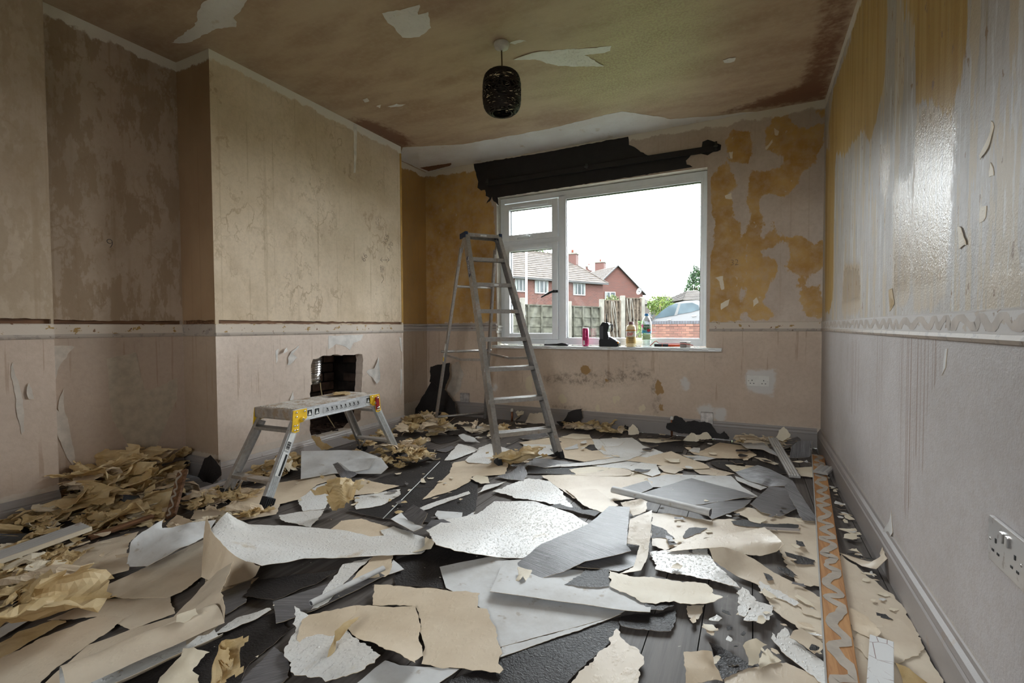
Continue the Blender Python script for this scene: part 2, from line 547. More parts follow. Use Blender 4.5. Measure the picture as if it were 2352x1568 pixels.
mapY = lambda Y: (lambda u, v: (u, Y, v))
mapX = lambda X: (lambda u, v: (X, u, v))
mapZ = lambda Z: (lambda u, v: (u, v, Z))
def pxY(pts, Y): return [(q.x, q.z) for q in (on(x, y, 1, Y) for x, y in pts)]
def pxX(pts, X): return [(q.y, q.z) for q in (on(x, y, 0, X) for x, y in pts)]
def pxZ(pts, Z): return [(q.x, q.y) for q in (on(x, y, 2, Z) for x, y in pts)]

def wall(name, outline, fn, mat, holes=(), attrs=None, step=0.07, thick=0.0, inward=None):
    ol = [p for p, _, _ in torn(outline, 0, step, random.Random(1))]
    P, f = sheet(ol, holes, step)
    v = [fn(a, b) for a, b in P]
    fs = list(f)
    if thick and holes:                       # give the broken edges their depth
        w = Vector(inward)*thick
        for h in holes:
            k = len(v)
            for a, b in h:
                p = Vector(fn(a, b)); v.append(tuple(p)); v.append(tuple(p+w))
            n = len(h)
            fs += [(k+2*i, k+2*((i+1) % n), k+2*((i+1) % n)+1, k+2*i+1) for i in range(n)]
    o = mkobj(name, v, fs, mat, base=(0, 0, 0))
    for an, polys in (attrs or {}).items():
        at = o.data.attributes.new(an, 'FLOAT', 'POINT')
        d = np.full(len(P), -1.0)
        for q in polys: d = np.maximum(d, sdist(P, q))
        at.data.foreach_set('value', np.concatenate([d, np.full(len(v)-len(P), -1.0)]).astype(np.float32))
    return prop(o, kind='structure')

def remnant(name, poly, fn, nrm, mat, parent, rough=0.004, off=0.0012, seed=0, curl=0.0, label=None, back=None, seg=0.012, th=0.0009):
    """a scrap of paper still stuck to a wall or ceiling, with torn and slightly lifted edges"""
    rng = random.Random(seed)
    if area2(poly) < 0: poly = poly[::-1]
    ol = [tuple(p) for p, _, _ in torn(poly, rough, seg, rng)]
    a = np.array(ol); ext = max(np.ptp(a[:, 0]), np.ptp(a[:, 1]))
    P, f = sheet(ol, step=max(0.012, ext/22), rng=rng)
    d = np.clip(sdist(P, ol), 0, 1)
    v = []
    nrm = Vector(nrm)
    for (u, w), dd in zip(P, d):
        l = off + curl*max(0, noise.noise(Vector((u*7+seed, w*7, 1)))+0.1)*math.exp(-dd/0.02)
        v.append(Vector(fn(u, w))+nrm*l)
    n0 = (v[f[0][1]]-v[f[0][0]]).cross(v[f[0][2]]-v[f[0][0]])
    if n0.dot(nrm) < 0: f = [t[::-1] for t in f]
    o = mkobj(name, v, f, [mat, back or M['B'], M['rim']], parent, True)
    sharp_rim(o.data)
    md = o.modifiers.new('thickness', 'SOLIDIFY'); md.thickness = th; md.offset = -1
    md.material_offset = 1; md.material_offset_rim = 2
    if label: o['label'] = label
    return o

M['lin2'] = simple('pale_lining_paper', (0.68, 0.64, 0.60), 0.65)
M['lin'] = simple('dull_lining_paper', (0.55, 0.48, 0.41), 0.7)
# ---- back wall -----------------------------------------------------
def ex_back(t, c, z):
    och = t.rng(t.math('ADD', t.math('ADD', t.attr('ochre'), 0.012), t.math('MULTIPLY', t.math('SUBTRACT', t.noise(11, vec=t.co(scale=(1, 1, 0.7)), detail=9, rough=0.68), 0.5), 0.13)), -0.006, 0.006)
    oc = t.mix(t.rng(t.noise(5, detail=6), 0.3, 0.7), (0.42, 0.225, 0.055), (0.58, 0.36, 0.125))
    lit = t.rng(t.noise(26, detail=5), 0.68, 0.72)
    oc = t.mix(t.math('MULTIPLY', lit, 0.6), oc, (0.62, 0.55, 0.45))
    th_ = t.rng(t.noise(16, vec=t.co(loc=(4, 4, 4)), detail=9, rough=0.72), 0.40, 0.68, 1.0, 0.62)
    c = t.mix(t.math('MULTIPLY', och, th_), c, oc)
    mo = t.mask('mould', 0.05, 16, 0.03, detail=8)
    sp = t.rng(t.noise(22, detail=9, rough=0.78), 0.45, 0.62)
    c = t.mix(t.math('MULTIPLY', mo, t.math('ADD', t.math('MULTIPLY', sp, 0.65), 0.08)), c, (0.16, 0.115, 0.085))
    ho = t.mask('hole', 0.02, 30, 0.004)
    c = t.mix(ho, c, (0.34, 0.20, 0.08))
    wh = t.mask('white', 0.03, 24, 0.012)
    c = t.mix(t.math('MULTIPLY', wh, 0.8), c, (0.62, 0.60, 0.58))
    tn = t.mask('tan', 0.02, 14, 0.004)
    c = t.mix(tn, c, (0.66, 0.56, 0.40))
    return c
tb = m_plaster('window_wall_plaster', (0.62, 0.52, 0.44), (0.50, 0.41, 0.34), (0.66, 0.53, 0.42), (0.55, 0.43, 0.34), (0.42, 0.31, 0.22),
               ring=0.15, extra=ex_back, rough=0.6)
ochre = [pxY([(900, 395), (1000, 395), (1090, 378), (1112, 440), (1130, 470), (1145, 600), (1145, 734), (900, 746)], YB)]
ochre += [pxY(cR4(q), YB) for q in (
    [(240, 225), (330, 230), (330, 330), (310, 400), (240, 420), (200, 330), (190, 270)],
    [(470, 110), (560, 90), (570, 190), (700, 210), (780, 190), (790, 300), (740, 350), (720, 400), (640, 470), (600, 560), (520, 620),
     (440, 600), (400, 620), (380, 700), (400, 800), (370, 860), (380, 1000), (490, 1030), (480, 1080), (440, 1190), (400, 1280), (460, 1370),
     (320, 1390), (315, 900), (340, 700), (320, 640), (340, 480), (420, 470), (520, 470), (540, 380), (480, 300), (430, 340), (440, 240), (470, 180)],
    [(100, 500), (200, 400), (230, 560), (180, 620), (215, 660), (210, 760), (260, 790), (280, 900), (290, 1000), (260, 1180), (270, 1390),
     (70, 1390), (80, 1100), (120, 900), (110, 700)],
    [(475, 790), (500, 900), (480, 940), (420, 940), (430, 880)],
    [(560, 890), (640, 870), (690, 900), (700, 960), (790, 900), (780, 1050), (740, 1090), (700, 1100), (640, 1170), (660, 1080), (560, 1070), (590, 1000)],
    [(690, 1200), (760, 1180), (770, 1360), (660, 1340), (650, 1280)], [(740, 100), (800, 80), (800, 110), (760, 130)])]
mould = [pxY(cR8(q), YB) for q in (
    [(770, 180), (900, 170), (1060, 160), (1170, 145), (1330, 160), (1345, 205), (1120, 235), (1060, 240), (900, 220), (790, 220)],
    [(820, 320), (900, 340), (1060, 365), (1060, 385), (880, 360), (820, 345)], [(1325, 180), (1350, 180), (1370, 380), (1330, 390)],
    [(1170, 90), (1250, 90), (1240, 160), (1190, 160)], [(1620, 90), (1680, 80), (1670, 130), (1640, 130)])]
holep = [pxY(cR8(q), YB) for q in ([(1342, 225), (1365, 190), (1388, 265), (1362, 295), (1340, 262)], [(1358, 330), (1380, 320), (1384, 360), (1362, 362)],
                                   [(960, 140), (1000, 125), (1018, 160), (990, 180), (965, 170)], [(1085, 200), (1105, 190), (1110, 225), (1090, 225)])]
whitep = [pxY(cR8(q), YB) for q in ([(1800, 155), (1960, 150), (1945, 285), (1815, 265)], [(1560, 335), (1620, 330), (1630, 385), (1560, 380)],
                                    [(1640, 345), (1710, 345), (1690, 420), (1650, 410)], [(1470, 190), (1520, 195), (1510, 260), (1480, 260)],
                                    [(515, 225), (540, 225), (535, 260), (515, 258)])]
tanp = [pxY(cR8(q), YB) for q in ([(690, 180), (715, 190), (720, 270), (690, 262), (680, 230)], [(1120, 300), (1150, 275), (1170, 300), (1130, 330)],
                                  [(1255, 350), (1280, 310), (1295, 350), (1270, 385)], [(840, 290), (880, 275), (900, 320), (870, 325)],
                                  [(1040, 340), (1070, 310), (1060, 360), (1035, 375)])]
bo = [(-2.92, 0), (XR, 0), (XR, HC), (-2.92, HC)]
wb = wall('wall_back', bo, mapY(YB), tb.m, holes=[[(WX0, WZ0-0.03), (WX1, WZ0-0.03), (WX1, WZ1), (WX0, WZ1)]],
          attrs={'ochre': ochre, 'mould': mould, 'hole': holep, 'white': whitep, 'tan': tanp}, thick=0.0, step=0.035)
M['reveal'] = simple('window_reveal_plaster', (0.66, 0.62, 0.54), 0.7, var=0.12, scale=9)
m = MB()
for a, b in (((WX0-0.06, YB+0.001, WZ0-0.06), (WX0, 4.14, WZ1+0.06)), ((WX1, YB+0.001, WZ0-0.06), (WX1+0.06, 4.14, WZ1+0.06)),
             ((WX0, YB+0.001, WZ1), (WX1, 4.14, WZ1+0.06)), ((WX0, YB+0.001, WZ0-0.09), (WX1, 4.14, WZ0-0.036))):
    m.lohi(a, b)
m.build('reveal', M['reveal'], wb)
black = pxY(cR1([(140, 222), (600, 148), (1170, 40), (1175, 95), (1240, 130), (1300, 165), (1410, 150), (1500, 140), (1660, 110), (1665, 75), (1700, 60),
                 (1745, 75), (1790, 95), (1785, 130), (1740, 140), (1700, 165), (1640, 150), (1590, 160), (1555, 200), (1560, 225), (1600, 243),
                 (300, 446), (307, 500), (290, 480), (272, 470), (262, 440), (248, 470), (225, 488), (245, 448), (220, 435), (215, 395), (190, 400), (165, 380), (170, 340)]), YB)
black = [(u, min(v, 2.397)) for u, v in black]
M['blackwall'] = simple('matt_black_painted_paper', (0.020, 0.017, 0.018), 0.6, 0.35, bump=0.1)
remnant('black_paper_remnant', black, mapY(YB), (0, -1, 0), M['blackwall'], wb, rough=0.004, seed=3, curl=0.004, label='black painted paper left above the window', seg=0.02)
for i, q in enumerate(([(1330, 20), (1420, 40), (1400, 60), (1350, 55)],)):
    pass
for i, q in enumerate(([(800, 130), (812, 118), (822, 150), (808, 160)], [(200, 350), (225, 345), (222, 392), (208, 386)], [(150, 1290), (205, 1262), (195, 1300), (152, 1330)],
                       [(350, 1270), (372, 1250), (385, 1280), (352, 1310)], [(480, 200), (512, 220), (505, 246), (484, 240)], [(425, 325), (470, 270), (472, 290), (434, 335)],
                       [(175, 620), (215, 600), (222, 640), (180, 638)], [(115, 1130), (165, 1118), (172, 1200), (155, 1205), (140, 1150)])):
    remnant('paper_remnant', pxY(cR4(q), YB), mapY(YB), (0, -1, 0), M['C'], wb, rough=0.003, seed=40+i, curl=0.004, seg=0.008)
# torn pale flap standing off the plaster in the left corner, below the dado
remnant('paper_remnant', pxY(cr(940, 500, 0.3827)([(235, 900), (300, 860), (330, 940), (300, 1040), (250, 1100), (215, 1060), (205, 1040), (232, 960)]), YB),
        mapY(YB), (0, -1, 0), M['lin'], wb, rough=0.006, seed=61, curl=0.005)
# ---- right wall ----------------------------------------------------
def ex_right(t, c, z):
    st = streaks(t, 5, 30, 1.2, 5)
    v1 = streaks(t, 3, 12, 1.8, 9); v2 = streaks(t, 3, 34, 3.4, 8)
    upz = t.rng(z, 0.885, 0.89)
    c = t.mix(t.math('MULTIPLY', t.math('MULTIPLY', t.rng(v1, 0.52, 0.56), upz), 0.8), c, (0.54, 0.44, 0.30))
    c = t.mix(t.math('MULTIPLY', t.math('MULTIPLY', t.rng(v2, 0.57, 0.61), upz), 0.55), c, (0.37, 0.35, 0.33))
    c = t.mix(t.math('MULTIPLY', t.math('MULTIPLY', t.rng(v2, 0.42, 0.38), upz), 0.6), c, (0.66, 0.66, 0.65))
    ta = t.mask('tan', 0.02, 1, 0.012, vec=t.co(scale=(5, 30, 2)))
    c = t.mix(t.math('MULTIPLY', ta, t.rng(st, 0.3, 0.6, 0.35, 0.9)), c, (0.55, 0.45, 0.33))
    och = t.mask('ochre', 0.06, 1, 0.006, vec=t.co(scale=(5, 24, 2)), detail=7)
    oc = t.mix(t.rng(st, 0.3, 0.7), (0.40, 0.245, 0.065), (0.52, 0.36, 0.14))
    c = t.mix(och, c, oc)
    upm = t.rng(z, 0.885, 0.89)
    sk = streaks(t, 5, 42, 1.6, 6)
    c = t.mix(t.math('MULTIPLY', t.math('MULTIPLY', t.rng(sk, 0.62, 0.68), upm), 0.7), c, (0.36, 0.28, 0.18))
    dk = t.mask('drips', 0.05, 1, 0.01, vec=t.co(scale=(5, 60, 1.2)), detail=5)
    thin = t.rng(t.noise(1, vec=t.co(scale=(5, 95, 0.6)), detail=3), 0.52, 0.60)
    c = t.mix(t.math('MULTIPLY', t.math('MULTIPLY', dk, thin), 0.75), c, (0.30, 0.22, 0.18))
    ph = t.rng(t.noise(40, vec=t.co(scale=(1, 1, 0.45)), detail=5), 0.665, 0.69)
    c = t.mix(t.math('MULTIPLY', ph, upm), c, (0.30, 0.20, 0.12))
    return c
tr_ = m_plaster('right_wall_plaster', (0.54, 0.51, 0.485), (0.44, 0.41, 0.38), (0.53, 0.495, 0.49), (0.46, 0.425, 0.415), (0.46, 0.40, 0.33), ring=0.0,
                extra=ex_right, rough=0.36, dripamt=0.0, spec=0.28)
gl = tr_.noise(1, vec=tr_.co(scale=(5, 60, 25)), detail=5, rough=0.7)
gm_ = tr_.math('MULTIPLY', tr_.rng(tr_.math('ADD', tr_.attr('tan'), tr_.math('MULTIPLY', tr_.math('SUBTRACT', gl, 0.5), 0.2)), -0.03, 0.03), tr_.rng(tr_.xyz(2), 0.9, 1.0))
tr_.rough(tr_.rng(gm_, 0, 1, 0.52, 0.27))
tr_.bump(tr_.math('ADD', tr_.noise(70, detail=4), tr_.math('MULTIPLY', tr_.noise(190, detail=3), 1.3)), 0.30, 0.003)
up = lambda pts: [(x, y if y > 1 else -900) for x, y in pts]
ochre = [pxX(up(cR5(q)), XR) for q in (
    [(240, 0), (350, 0), (370, 60), (360, 250), (350, 420), (330, 500), (290, 680), (250, 620), (160, 740), (130, 720), (100, 760), (90, 600), (110, 420), (200, 180)],
    [(520, 0), (750, 0), (735, 200), (720, 380), (700, 560), (640, 540), (560, 480), (500, 500), (500, 150)], [(440, 0), (500, 0), (480, 110), (440, 100)],
    [(75, 700), (120, 720), (110, 1400), (95, 1480), (72, 1480)])]
tanp = [pxX(cR5(q), XR) for q in ([(510, 500), (700, 520), (690, 640), (640, 1450), (490, 1480), (480, 1200), (500, 700)], [(330, 650), (380, 700), (370, 1000), (340, 900)],
                                  [(160, 1250), (240, 1250), (240, 1490), (150, 1490)], [(840, 1300), (1100, 1280), (1100, 1470), (800, 1470)], [(400, 850), (480, 870), (470, 1450), (390, 1450)])]
drp = [pxX(cr(1860, 680, 0.5662)(q), XR) for q in ([(370, 160), (525, 160), (520, 330), (480, 430), (460, 700), (440, 760), (400, 520), (365, 300)], [(340, 200), (420, 160), (410, 900), (375, 880)],
                                                  [(270, 150), (300, 150), (295, 700), (275, 700)], [(150, 180), (200, 180), (195, 480), (155, 470)])]
wr = wall('wall_right', [(YR, 0), (YB, 0), (YB, HC), (YR, HC)], mapX(XR), tr_.m, attrs={'ochre': ochre, 'tan': tanp, 'drips': drp})
for i, q in enumerate(([(862, 572), (874, 600), (850, 700), (815, 755), (810, 735), (850, 650)], [(860, 770), (874, 830), (852, 838)], [(705, 1075), (724, 1080), (748, 1160), (712, 1180)],
                       [(375, 1375), (392, 1365), (402, 1440), (380, 1475)], [(812, 985), (840, 975), (835, 1030), (806, 1055)])):
    remnant('paper_remnant', pxX(cR5(q), XR), mapX(XR), (-1, 0, 0), M['C'] if i != 3 else M['Y'], wr, rough=0.003, seed=80+i, curl=0.005, seg=0.008)
remnant('paper_remnant', pxX(cr(1860, 680, 0.5662)([(550, 215), (560, 212), (552, 290), (538, 322)]), XR), mapX(XR), (-1, 0, 0), M['V'], wr, rough=0.001, seed=90, curl=0.01, seg=0.01)
remnant('paper_remnant', pxX(cr(1860, 680, 0.5662)([(312, 960), (332, 870), (338, 960), (328, 1010)]), XR), mapX(XR), (-1, 0, 0), M['V'], wr, rough=0.002, seed=91, curl=0.03, seg=0.01)
# ---- chimney breast and alcoves -------------------------------------
def gap(u0, u1, z0=0.884, z1=0.904, seed=1):
    g = [(u0, z0), (u1, z0), (u1, z1), (u0, z1)]
    return [tuple(p) for p, _, _ in torn(g, 0.004, 0.02, random.Random(seed))]
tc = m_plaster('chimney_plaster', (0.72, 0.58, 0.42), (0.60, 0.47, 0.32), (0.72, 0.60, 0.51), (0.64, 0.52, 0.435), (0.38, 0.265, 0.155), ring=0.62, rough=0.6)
hole = pxX(cH4([(725, 290), (745, 240), (840, 210), (1060, 205), (1165, 200), (1170, 300), (1160, 560), (1150, 760), (1060, 850), (880, 890), (740, 915), (715, 850), (715, 600), (725, 450)]), XC)
hole = [(u, max(v, 0.10)) for u, v in hole]
hole_t = [tuple(p) for p, _, _ in torn(hole, 0.006, 0.02, random.Random(5))]
hole_t = [(u, max(v, 0.085)) for u, v in hole_t]
wc = wall('wall_chimney_breast', [(1.66, 0), (3.28, 0), (3.28, HC), (1.66, HC)], mapX(XC), tc.m, holes=[hole_t, gap(1.68, 3.265)], thick=0.07, inward=(-1, 0, 0))
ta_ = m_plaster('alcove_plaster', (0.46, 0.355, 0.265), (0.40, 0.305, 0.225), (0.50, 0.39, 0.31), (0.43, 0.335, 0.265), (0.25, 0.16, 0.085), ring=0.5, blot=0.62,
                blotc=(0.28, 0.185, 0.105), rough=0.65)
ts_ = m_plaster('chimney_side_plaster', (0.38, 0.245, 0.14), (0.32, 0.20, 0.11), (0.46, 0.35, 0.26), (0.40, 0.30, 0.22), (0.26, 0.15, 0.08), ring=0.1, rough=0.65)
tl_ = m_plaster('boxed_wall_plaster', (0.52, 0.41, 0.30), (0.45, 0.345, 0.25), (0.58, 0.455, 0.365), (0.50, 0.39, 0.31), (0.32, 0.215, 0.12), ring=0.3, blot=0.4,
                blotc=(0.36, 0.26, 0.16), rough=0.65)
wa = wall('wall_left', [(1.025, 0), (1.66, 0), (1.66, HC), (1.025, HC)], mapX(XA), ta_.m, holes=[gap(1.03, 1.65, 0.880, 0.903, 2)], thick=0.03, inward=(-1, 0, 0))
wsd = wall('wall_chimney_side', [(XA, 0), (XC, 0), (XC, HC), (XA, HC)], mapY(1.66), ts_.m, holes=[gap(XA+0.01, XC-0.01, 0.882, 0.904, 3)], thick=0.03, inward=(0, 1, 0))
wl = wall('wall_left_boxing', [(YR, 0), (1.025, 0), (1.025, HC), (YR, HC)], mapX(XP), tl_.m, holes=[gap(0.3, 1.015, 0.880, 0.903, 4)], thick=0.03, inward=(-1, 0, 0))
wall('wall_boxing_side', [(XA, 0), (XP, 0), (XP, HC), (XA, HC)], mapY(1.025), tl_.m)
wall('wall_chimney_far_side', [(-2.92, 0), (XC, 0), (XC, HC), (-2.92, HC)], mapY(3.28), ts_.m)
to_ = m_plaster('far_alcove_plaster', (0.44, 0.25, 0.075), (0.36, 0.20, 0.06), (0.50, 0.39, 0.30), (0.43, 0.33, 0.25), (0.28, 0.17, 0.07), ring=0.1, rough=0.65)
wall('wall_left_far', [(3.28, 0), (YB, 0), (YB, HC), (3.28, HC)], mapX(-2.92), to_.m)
tre = m_plaster('rear_wall_plaster', (0.55, 0.47, 0.38), (0.48, 0.40, 0.32), (0.58, 0.49, 0.42), (0.5, 0.42, 0.36), (0.34, 0.24, 0.15), ring=0.4)
wall('wall_rear', [(XP, 0), (XR, 0), (XR, HC), (XP, HC)], mapY(YR), tre.m, holes=[[(RX0, RZ0), (RX1, RZ0), (RX1, RZ1), (RX0, RZ1)]])
# dark timber ground behind the open dado crack
m = MB()
m.lohi((XC-0.034, 1.665, 0.86), (XC-0.014, 3.275, 0.92)); m.build('timber_ground', M['oldwood'], wc)
m = MB(); m.lohi((XA-0.034, 1.03, 0.855), (XA-0.014, 1.655, 0.915)); m.build('timber_ground', M['oldwood'], wa)
m = MB(); m.lohi((XP-0.034, 0.25, 0.855), (XP-0.014, 1.02, 0.915)); m.build('timber_ground', M['oldwood'], wl)
m = MB(); m.lohi((XA+0.005, 1.674, 0.86), (XC-0.005, 1.694, 0.92)); m.build('timber_ground', M['oldwood'], wsd)
# ochre edge of the chimney breast (corner bead of old paper)
m = MB(); m.lohi((XC-0.004, 3.262, 0.90), (XC+0.002, 3.283, 2.34)); m.build('corner_paper_edge', simple('ochre_paper_edge', (0.46, 0.26, 0.06), 0.6), wc)
for i, q in enumerate(([(875, 40), (1170, 30), (1150, 80), (1090, 100), (1060, 165), (1010, 130), (940, 110), (875, 155)], [(420, 170), (450, 150), (440, 250), (425, 285)],
                       [(470, 190), (510, 140), (520, 170), (480, 190)], [(525, 230), (560, 170), (630, 115), (620, 140), (560, 200), (600, 225), (540, 290), (520, 290)],
                       [(1260, 320), (1300, 220), (1310, 420), (1280, 455), (1250, 400), (1200, 350), (1210, 335)], [(540, 590), (570, 510), (580, 570), (560, 600)],
                       [(1480, 50), (1500, 60), (1505, 180), (1495, 170)], [(1490, 320), (1508, 330), (1505, 500), (1490, 560)])):
    remnant('paper_remnant', pxX(cH4(q), XC), mapX(XC), (1, 0, 0), M['lin2'], wc, rough=0.003, seed=100+i, curl=0.022 if i in (1, 2, 3, 4) else 0.006, seg=0.009, back=M['V'])
remnant('filler_line', pxX(cC2([(766, 445), (784, 445), (781, 610), (776, 690), (766, 690), (768, 600)]), XC), mapX(XC), (1, 0, 0), simple('white_filler', (0.68, 0.63, 0.55), 0.8), wc, 0.002, seed=111, seg=0.02)
for i, q in enumerate(([(305, 250), (530, 240), (560, 250), (500, 330), (430, 430), (395, 530), (410, 690), (440, 735), (440, 650), (475, 560), (480, 700), (520, 860), (550, 1000), (560, 1120), (600, 1190),
                        (550, 1150), (500, 1080), (440, 940), (410, 810), (350, 730), (335, 600), (372, 480), (350, 400)],
                       [(800, 340), (1020, 290), (1080, 560), (1110, 580), (1330, 480), (1330, 640), (1240, 840), (1130, 1095), (1010, 1095), (930, 930), (840, 800), (820, 600)])):
    remnant('paper_remnant', pxX(cA7(q), XA), mapX(XA), (1, 0, 0), M['lin'] if i == 0 else simple('thin_grey_paper_layer', (0.46, 0.385, 0.30), 0.7), wa, rough=0.004, seed=120+i, curl=0.003, seg=0.015, back=M['V'])
for i, q in enumerate(([(80, 400), (95, 365), (110, 450), (150, 560), (180, 740), (185, 880), (160, 905), (130, 780), (120, 640)], [(200, 550), (215, 520), (250, 640), (210, 640)],
                       [(0, 1400), (170, 1370), (330, 1310), (345, 1330), (180, 1400), (0, 1425)])):
    remnant('paper_remnant', pxX(cA7(q), XP), mapX(XP), (1, 0, 0), M['lin'], wl, rough=0.003, seed=130+i, curl=0.012, seg=0.012, back=M['V'])

# ---- ceiling -------------------------------------------------------
t = NT('skimmed_ceiling_plaster', 0.5, 0.35)
sw = t.noise(1, vec=t.co(scale=(1.6, 4.5, 1), rot=(0, 0, 0.5)), detail=6, rough=0.6)
c = t.mix(t.rng(sw, 0.3, 0.7), (0.36, 0.245, 0.160), (0.52, 0.40, 0.275))
c = t.mix(t.math('MULTIPLY', t.rng(t.noise(30, detail=5, rough=0.7), 0.4, 0.75), 0.3), c, (0.58, 0.47, 0.34))
lawn_bounce = t.mask('green', 0.22, 2.2, 0.25, detail=4)  # greenish light bounced off the lawn, painted into the plaster colour
c = t.mix(t.math('MULTIPLY', lawn_bounce, t.rng(t.noise(80, detail=3), 0.35, 0.65, 0.1, 0.55)), c, (0.62, 0.62, 0.33))
rm = t.mask('red', 0.09, 26, 0.045, detail=9)
c = t.mix(t.math('MULTIPLY', rm, 0.9), c, (0.17, 0.065, 0.032))
t.color(c).bump(t.math('ADD', sw, t.math('MULTIPLY', t.noise(60, detail=4), 0.3)), 0.12, 0.01)
red = [pxZ(cCe([(2352, -60), (2285, -60), (2222, 170), (2175, 295), (1900, 390), (2255, 345)]), HC), pxZ(cCe([(640, 410), (700, 425), (800, 470), (825, 500), (790, 510), (600, 425)]), HC)]
green = [pxZ(cCe([(1250, 330), (1500, 60), (1560, -60), (1850, -60), (1830, 150), (1740, 330), (1500, 390)]), HC)]  # outline of the painted lawn bounce on the ceiling
ce = wall('ceiling', [(XA, YR), (XR, YR), (XR, YB), (XA, YB)], mapZ(HC), t.m, attrs={'red': red, 'green': green})
for i, (q, lb) in enumerate((
    ([(120, -20), (80, 40), (70, 90), (0, 140), (-10, 146), (40, 148), (130, 105), (215, 92), (205, 60), (240, 20), (275, -40), (140, -40)], 'white embossed ceiling paper left near the chimney breast'),
    ([(720, 45), (850, 15), (845, 50), (880, 40), (890, 95), (850, 125), (790, 128), (760, 90), (735, 70)], 'torn white ceiling paper left of the pendant'),
    ([(1175, 205), (1240, 180), (1440, 165), (1515, 158), (1510, 175), (1420, 190), (1490, 228), (1330, 228), (1250, 205)], 'forked white ceiling paper right of the pendant'),
    ([(1160, 149), (1195, 137), (1222, 142), (1180, 153)], None), ([(1900, 207), (1945, 197), (1940, 210), (1905, 216)], None),
    ([(652, 343), (668, 338), (676, 348), (660, 352)], None), ([(700, 368), (716, 362), (712, 374)], None), ([(738, 366), (770, 358), (802, 360), (775, 369), (750, 370)], None))):
    remnant('ceiling_paper_patch', pxZ(cCe(q), HC), mapZ(HC), (0, 0, -1), M['W'], ce, rough=0.006 if i else 0.008, seed=140+i, curl=0.006, label=lb, seg=0.015)
strip = pxZ([(925, 338), (1063, 331), (1262, 295), (1428, 255), (1475, 262), (1541, 273), (1640, 266), (1700, 258)], HC)+[(0.02, YB-0.003), (-0.9, YB-0.003), (-2.4, YB-0.003), (-2.9, YB-0.003), (-2.9, 3.5)]
remnant('ceiling_paper_patch', strip, mapZ(HC), (0, 0, -1), M['W'], ce, rough=0.006, seed=160, curl=0.002, label='long white strip of ceiling paper along the window wall', seg=0.03)
remnant('ceiling_paper_patch', pxZ(cCe([(850, 580), (960, 563), (955, 573), (880, 592)]), HC), mapZ(HC), (0, 0, -1), simple('brown_plaster_scar', (0.22, 0.11, 0.06), 0.8), ce, 0.006, off=0.003, seed=161)

# ---- floor ---------------------------------------------------------
flo = prop(MB().lohi((XA, YR, -0.06), (XR, YB, -0.024)).build('floor', simple('dark_subfloor', (0.02, 0.018, 0.016), 0.9)), kind='structure')
t = NT('stained_grey_floorboard', 0.55, 0.22)
g = t.noise(1, vec=t.co(scale=(60, 2.2, 30)), detail=6, rough=0.65)
c = t.mix(t.rng(g, 0.3, 0.7), (0.080, 0.067, 0.060), (0.150, 0.130, 0.118))
c = t.mix(t.math('MULTIPLY', t.rng(t.noise(7, detail=7, rough=0.7), 0.56, 0.7), 0.6), c, (0.20, 0.18, 0.165))
t.color(c).bump(g, 0.2, 0.004)
bw = 0.131
nb = int((XR-XA)/bw)+1
rb = random.Random(4)
for i in range(nb):
    x0 = XA+i*bw
    x1 = min(XR, x0+bw-0.003)
    if x1-x0 < 0.02: continue
    cut = YR+rb.uniform(1.5, 4.6)
    for a, b in ((YR, cut-0.001), (cut+0.001, YB)):
        MB().box(((x0+x1)/2, (a+b)/2, -0.0125+rb.uniform(-0.0012, 0)), (x1-x0, b-a, 0.022)).build('floorboard', t.m, flo)

# ---- skirting boards and dado scars ---------------------------------
SKP = [(0, 0), (0.021, 0), (0.021, 0.088), (0.017, 0.094), (0.019, 0.100), (0.015, 0.112), (0.007, 0.122), (0.004, 0.131), (0, 0.133)]
def run(name, p, q, inward, prof, mat, kind='structure', parent=None):
    p, q, w = Vector(p), Vector(q), Vector(inward)
    o = MB().prism([p+w*a+Vector((0, 0, b)) for a, b in prof], q-p).build(name, mat, parent)
    if kind: prop(o, kind=kind)
    return o
run('baseboard_right', (XR, YR, 0), (XR, YB, 0), (-1, 0, 0), SKP, M['skirt'])
run('baseboard_back', (-2.92, YB, 0), (XR-0.021, YB, 0), (0, -1, 0), SKP, M['skirt'])
SKL = [(a, b*0.86) for a, b in SKP]
run('baseboard_chimney', (XC, 1.66, 0), (XC, 3.28, 0), (1, 0, 0), [(a, b*0.72) for a, b in SKP], M['skirt_pale'])
run('baseboard_chimney_side', (XA, 1.66, 0), (XC+0.02, 1.66, 0), (0, -1, 0), SKL, M['skirt'])
run('baseboard_left', (XA, 1.025, 0), (XA, 1.64, 0), (1, 0, 0), SKL, M['skirt'])
run('baseboard_left_boxing', (XP, YR, 0), (XP, 1.025, 0), (1, 0, 0), SKL, M['skirt'])
def m_scar(name, base, chip, dark, amt):
    t = NT(name, 0.55, 0.35)
    n1 = t.noise(18, vec=t.co(scale=(1, 1, 1.5)), detail=7, rough=0.65)
    c = t.mix(t.rng(n1, 0.60-amt, 0.62-amt), base, chip)
    c = t.mix(t.rng(t.noise(30, detail=5), 0.66, 0.69), c, dark)
    t.color(c).bump(n1, 0.35, 0.004)
    return t.m
sc1 = m_scar('cream_dado_scar', (0.60, 0.51, 0.42), (0.36, 0.22, 0.07), (0.20, 0.10, 0.05), 0.0)
sc2 = m_scar('pale_dado_scar', (0.60, 0.57, 0.55), (0.52, 0.45, 0.38), (0.34, 0.26, 0.2), 0.0)
lip = m_scar('grey_dado_lip', (0.42, 0.355, 0.30), (0.33, 0.28, 0.24), (0.2, 0.14, 0.11), 0.05)
DP = [(0, 0.832), (0.004, 0.832), (0.005, 0.878), (0, 0.882)]
LP = [(0, 0.812), (0.006, 0.814), (0.009, 0.822), (0.006, 0.832), (0, 0.833)]
n = 1
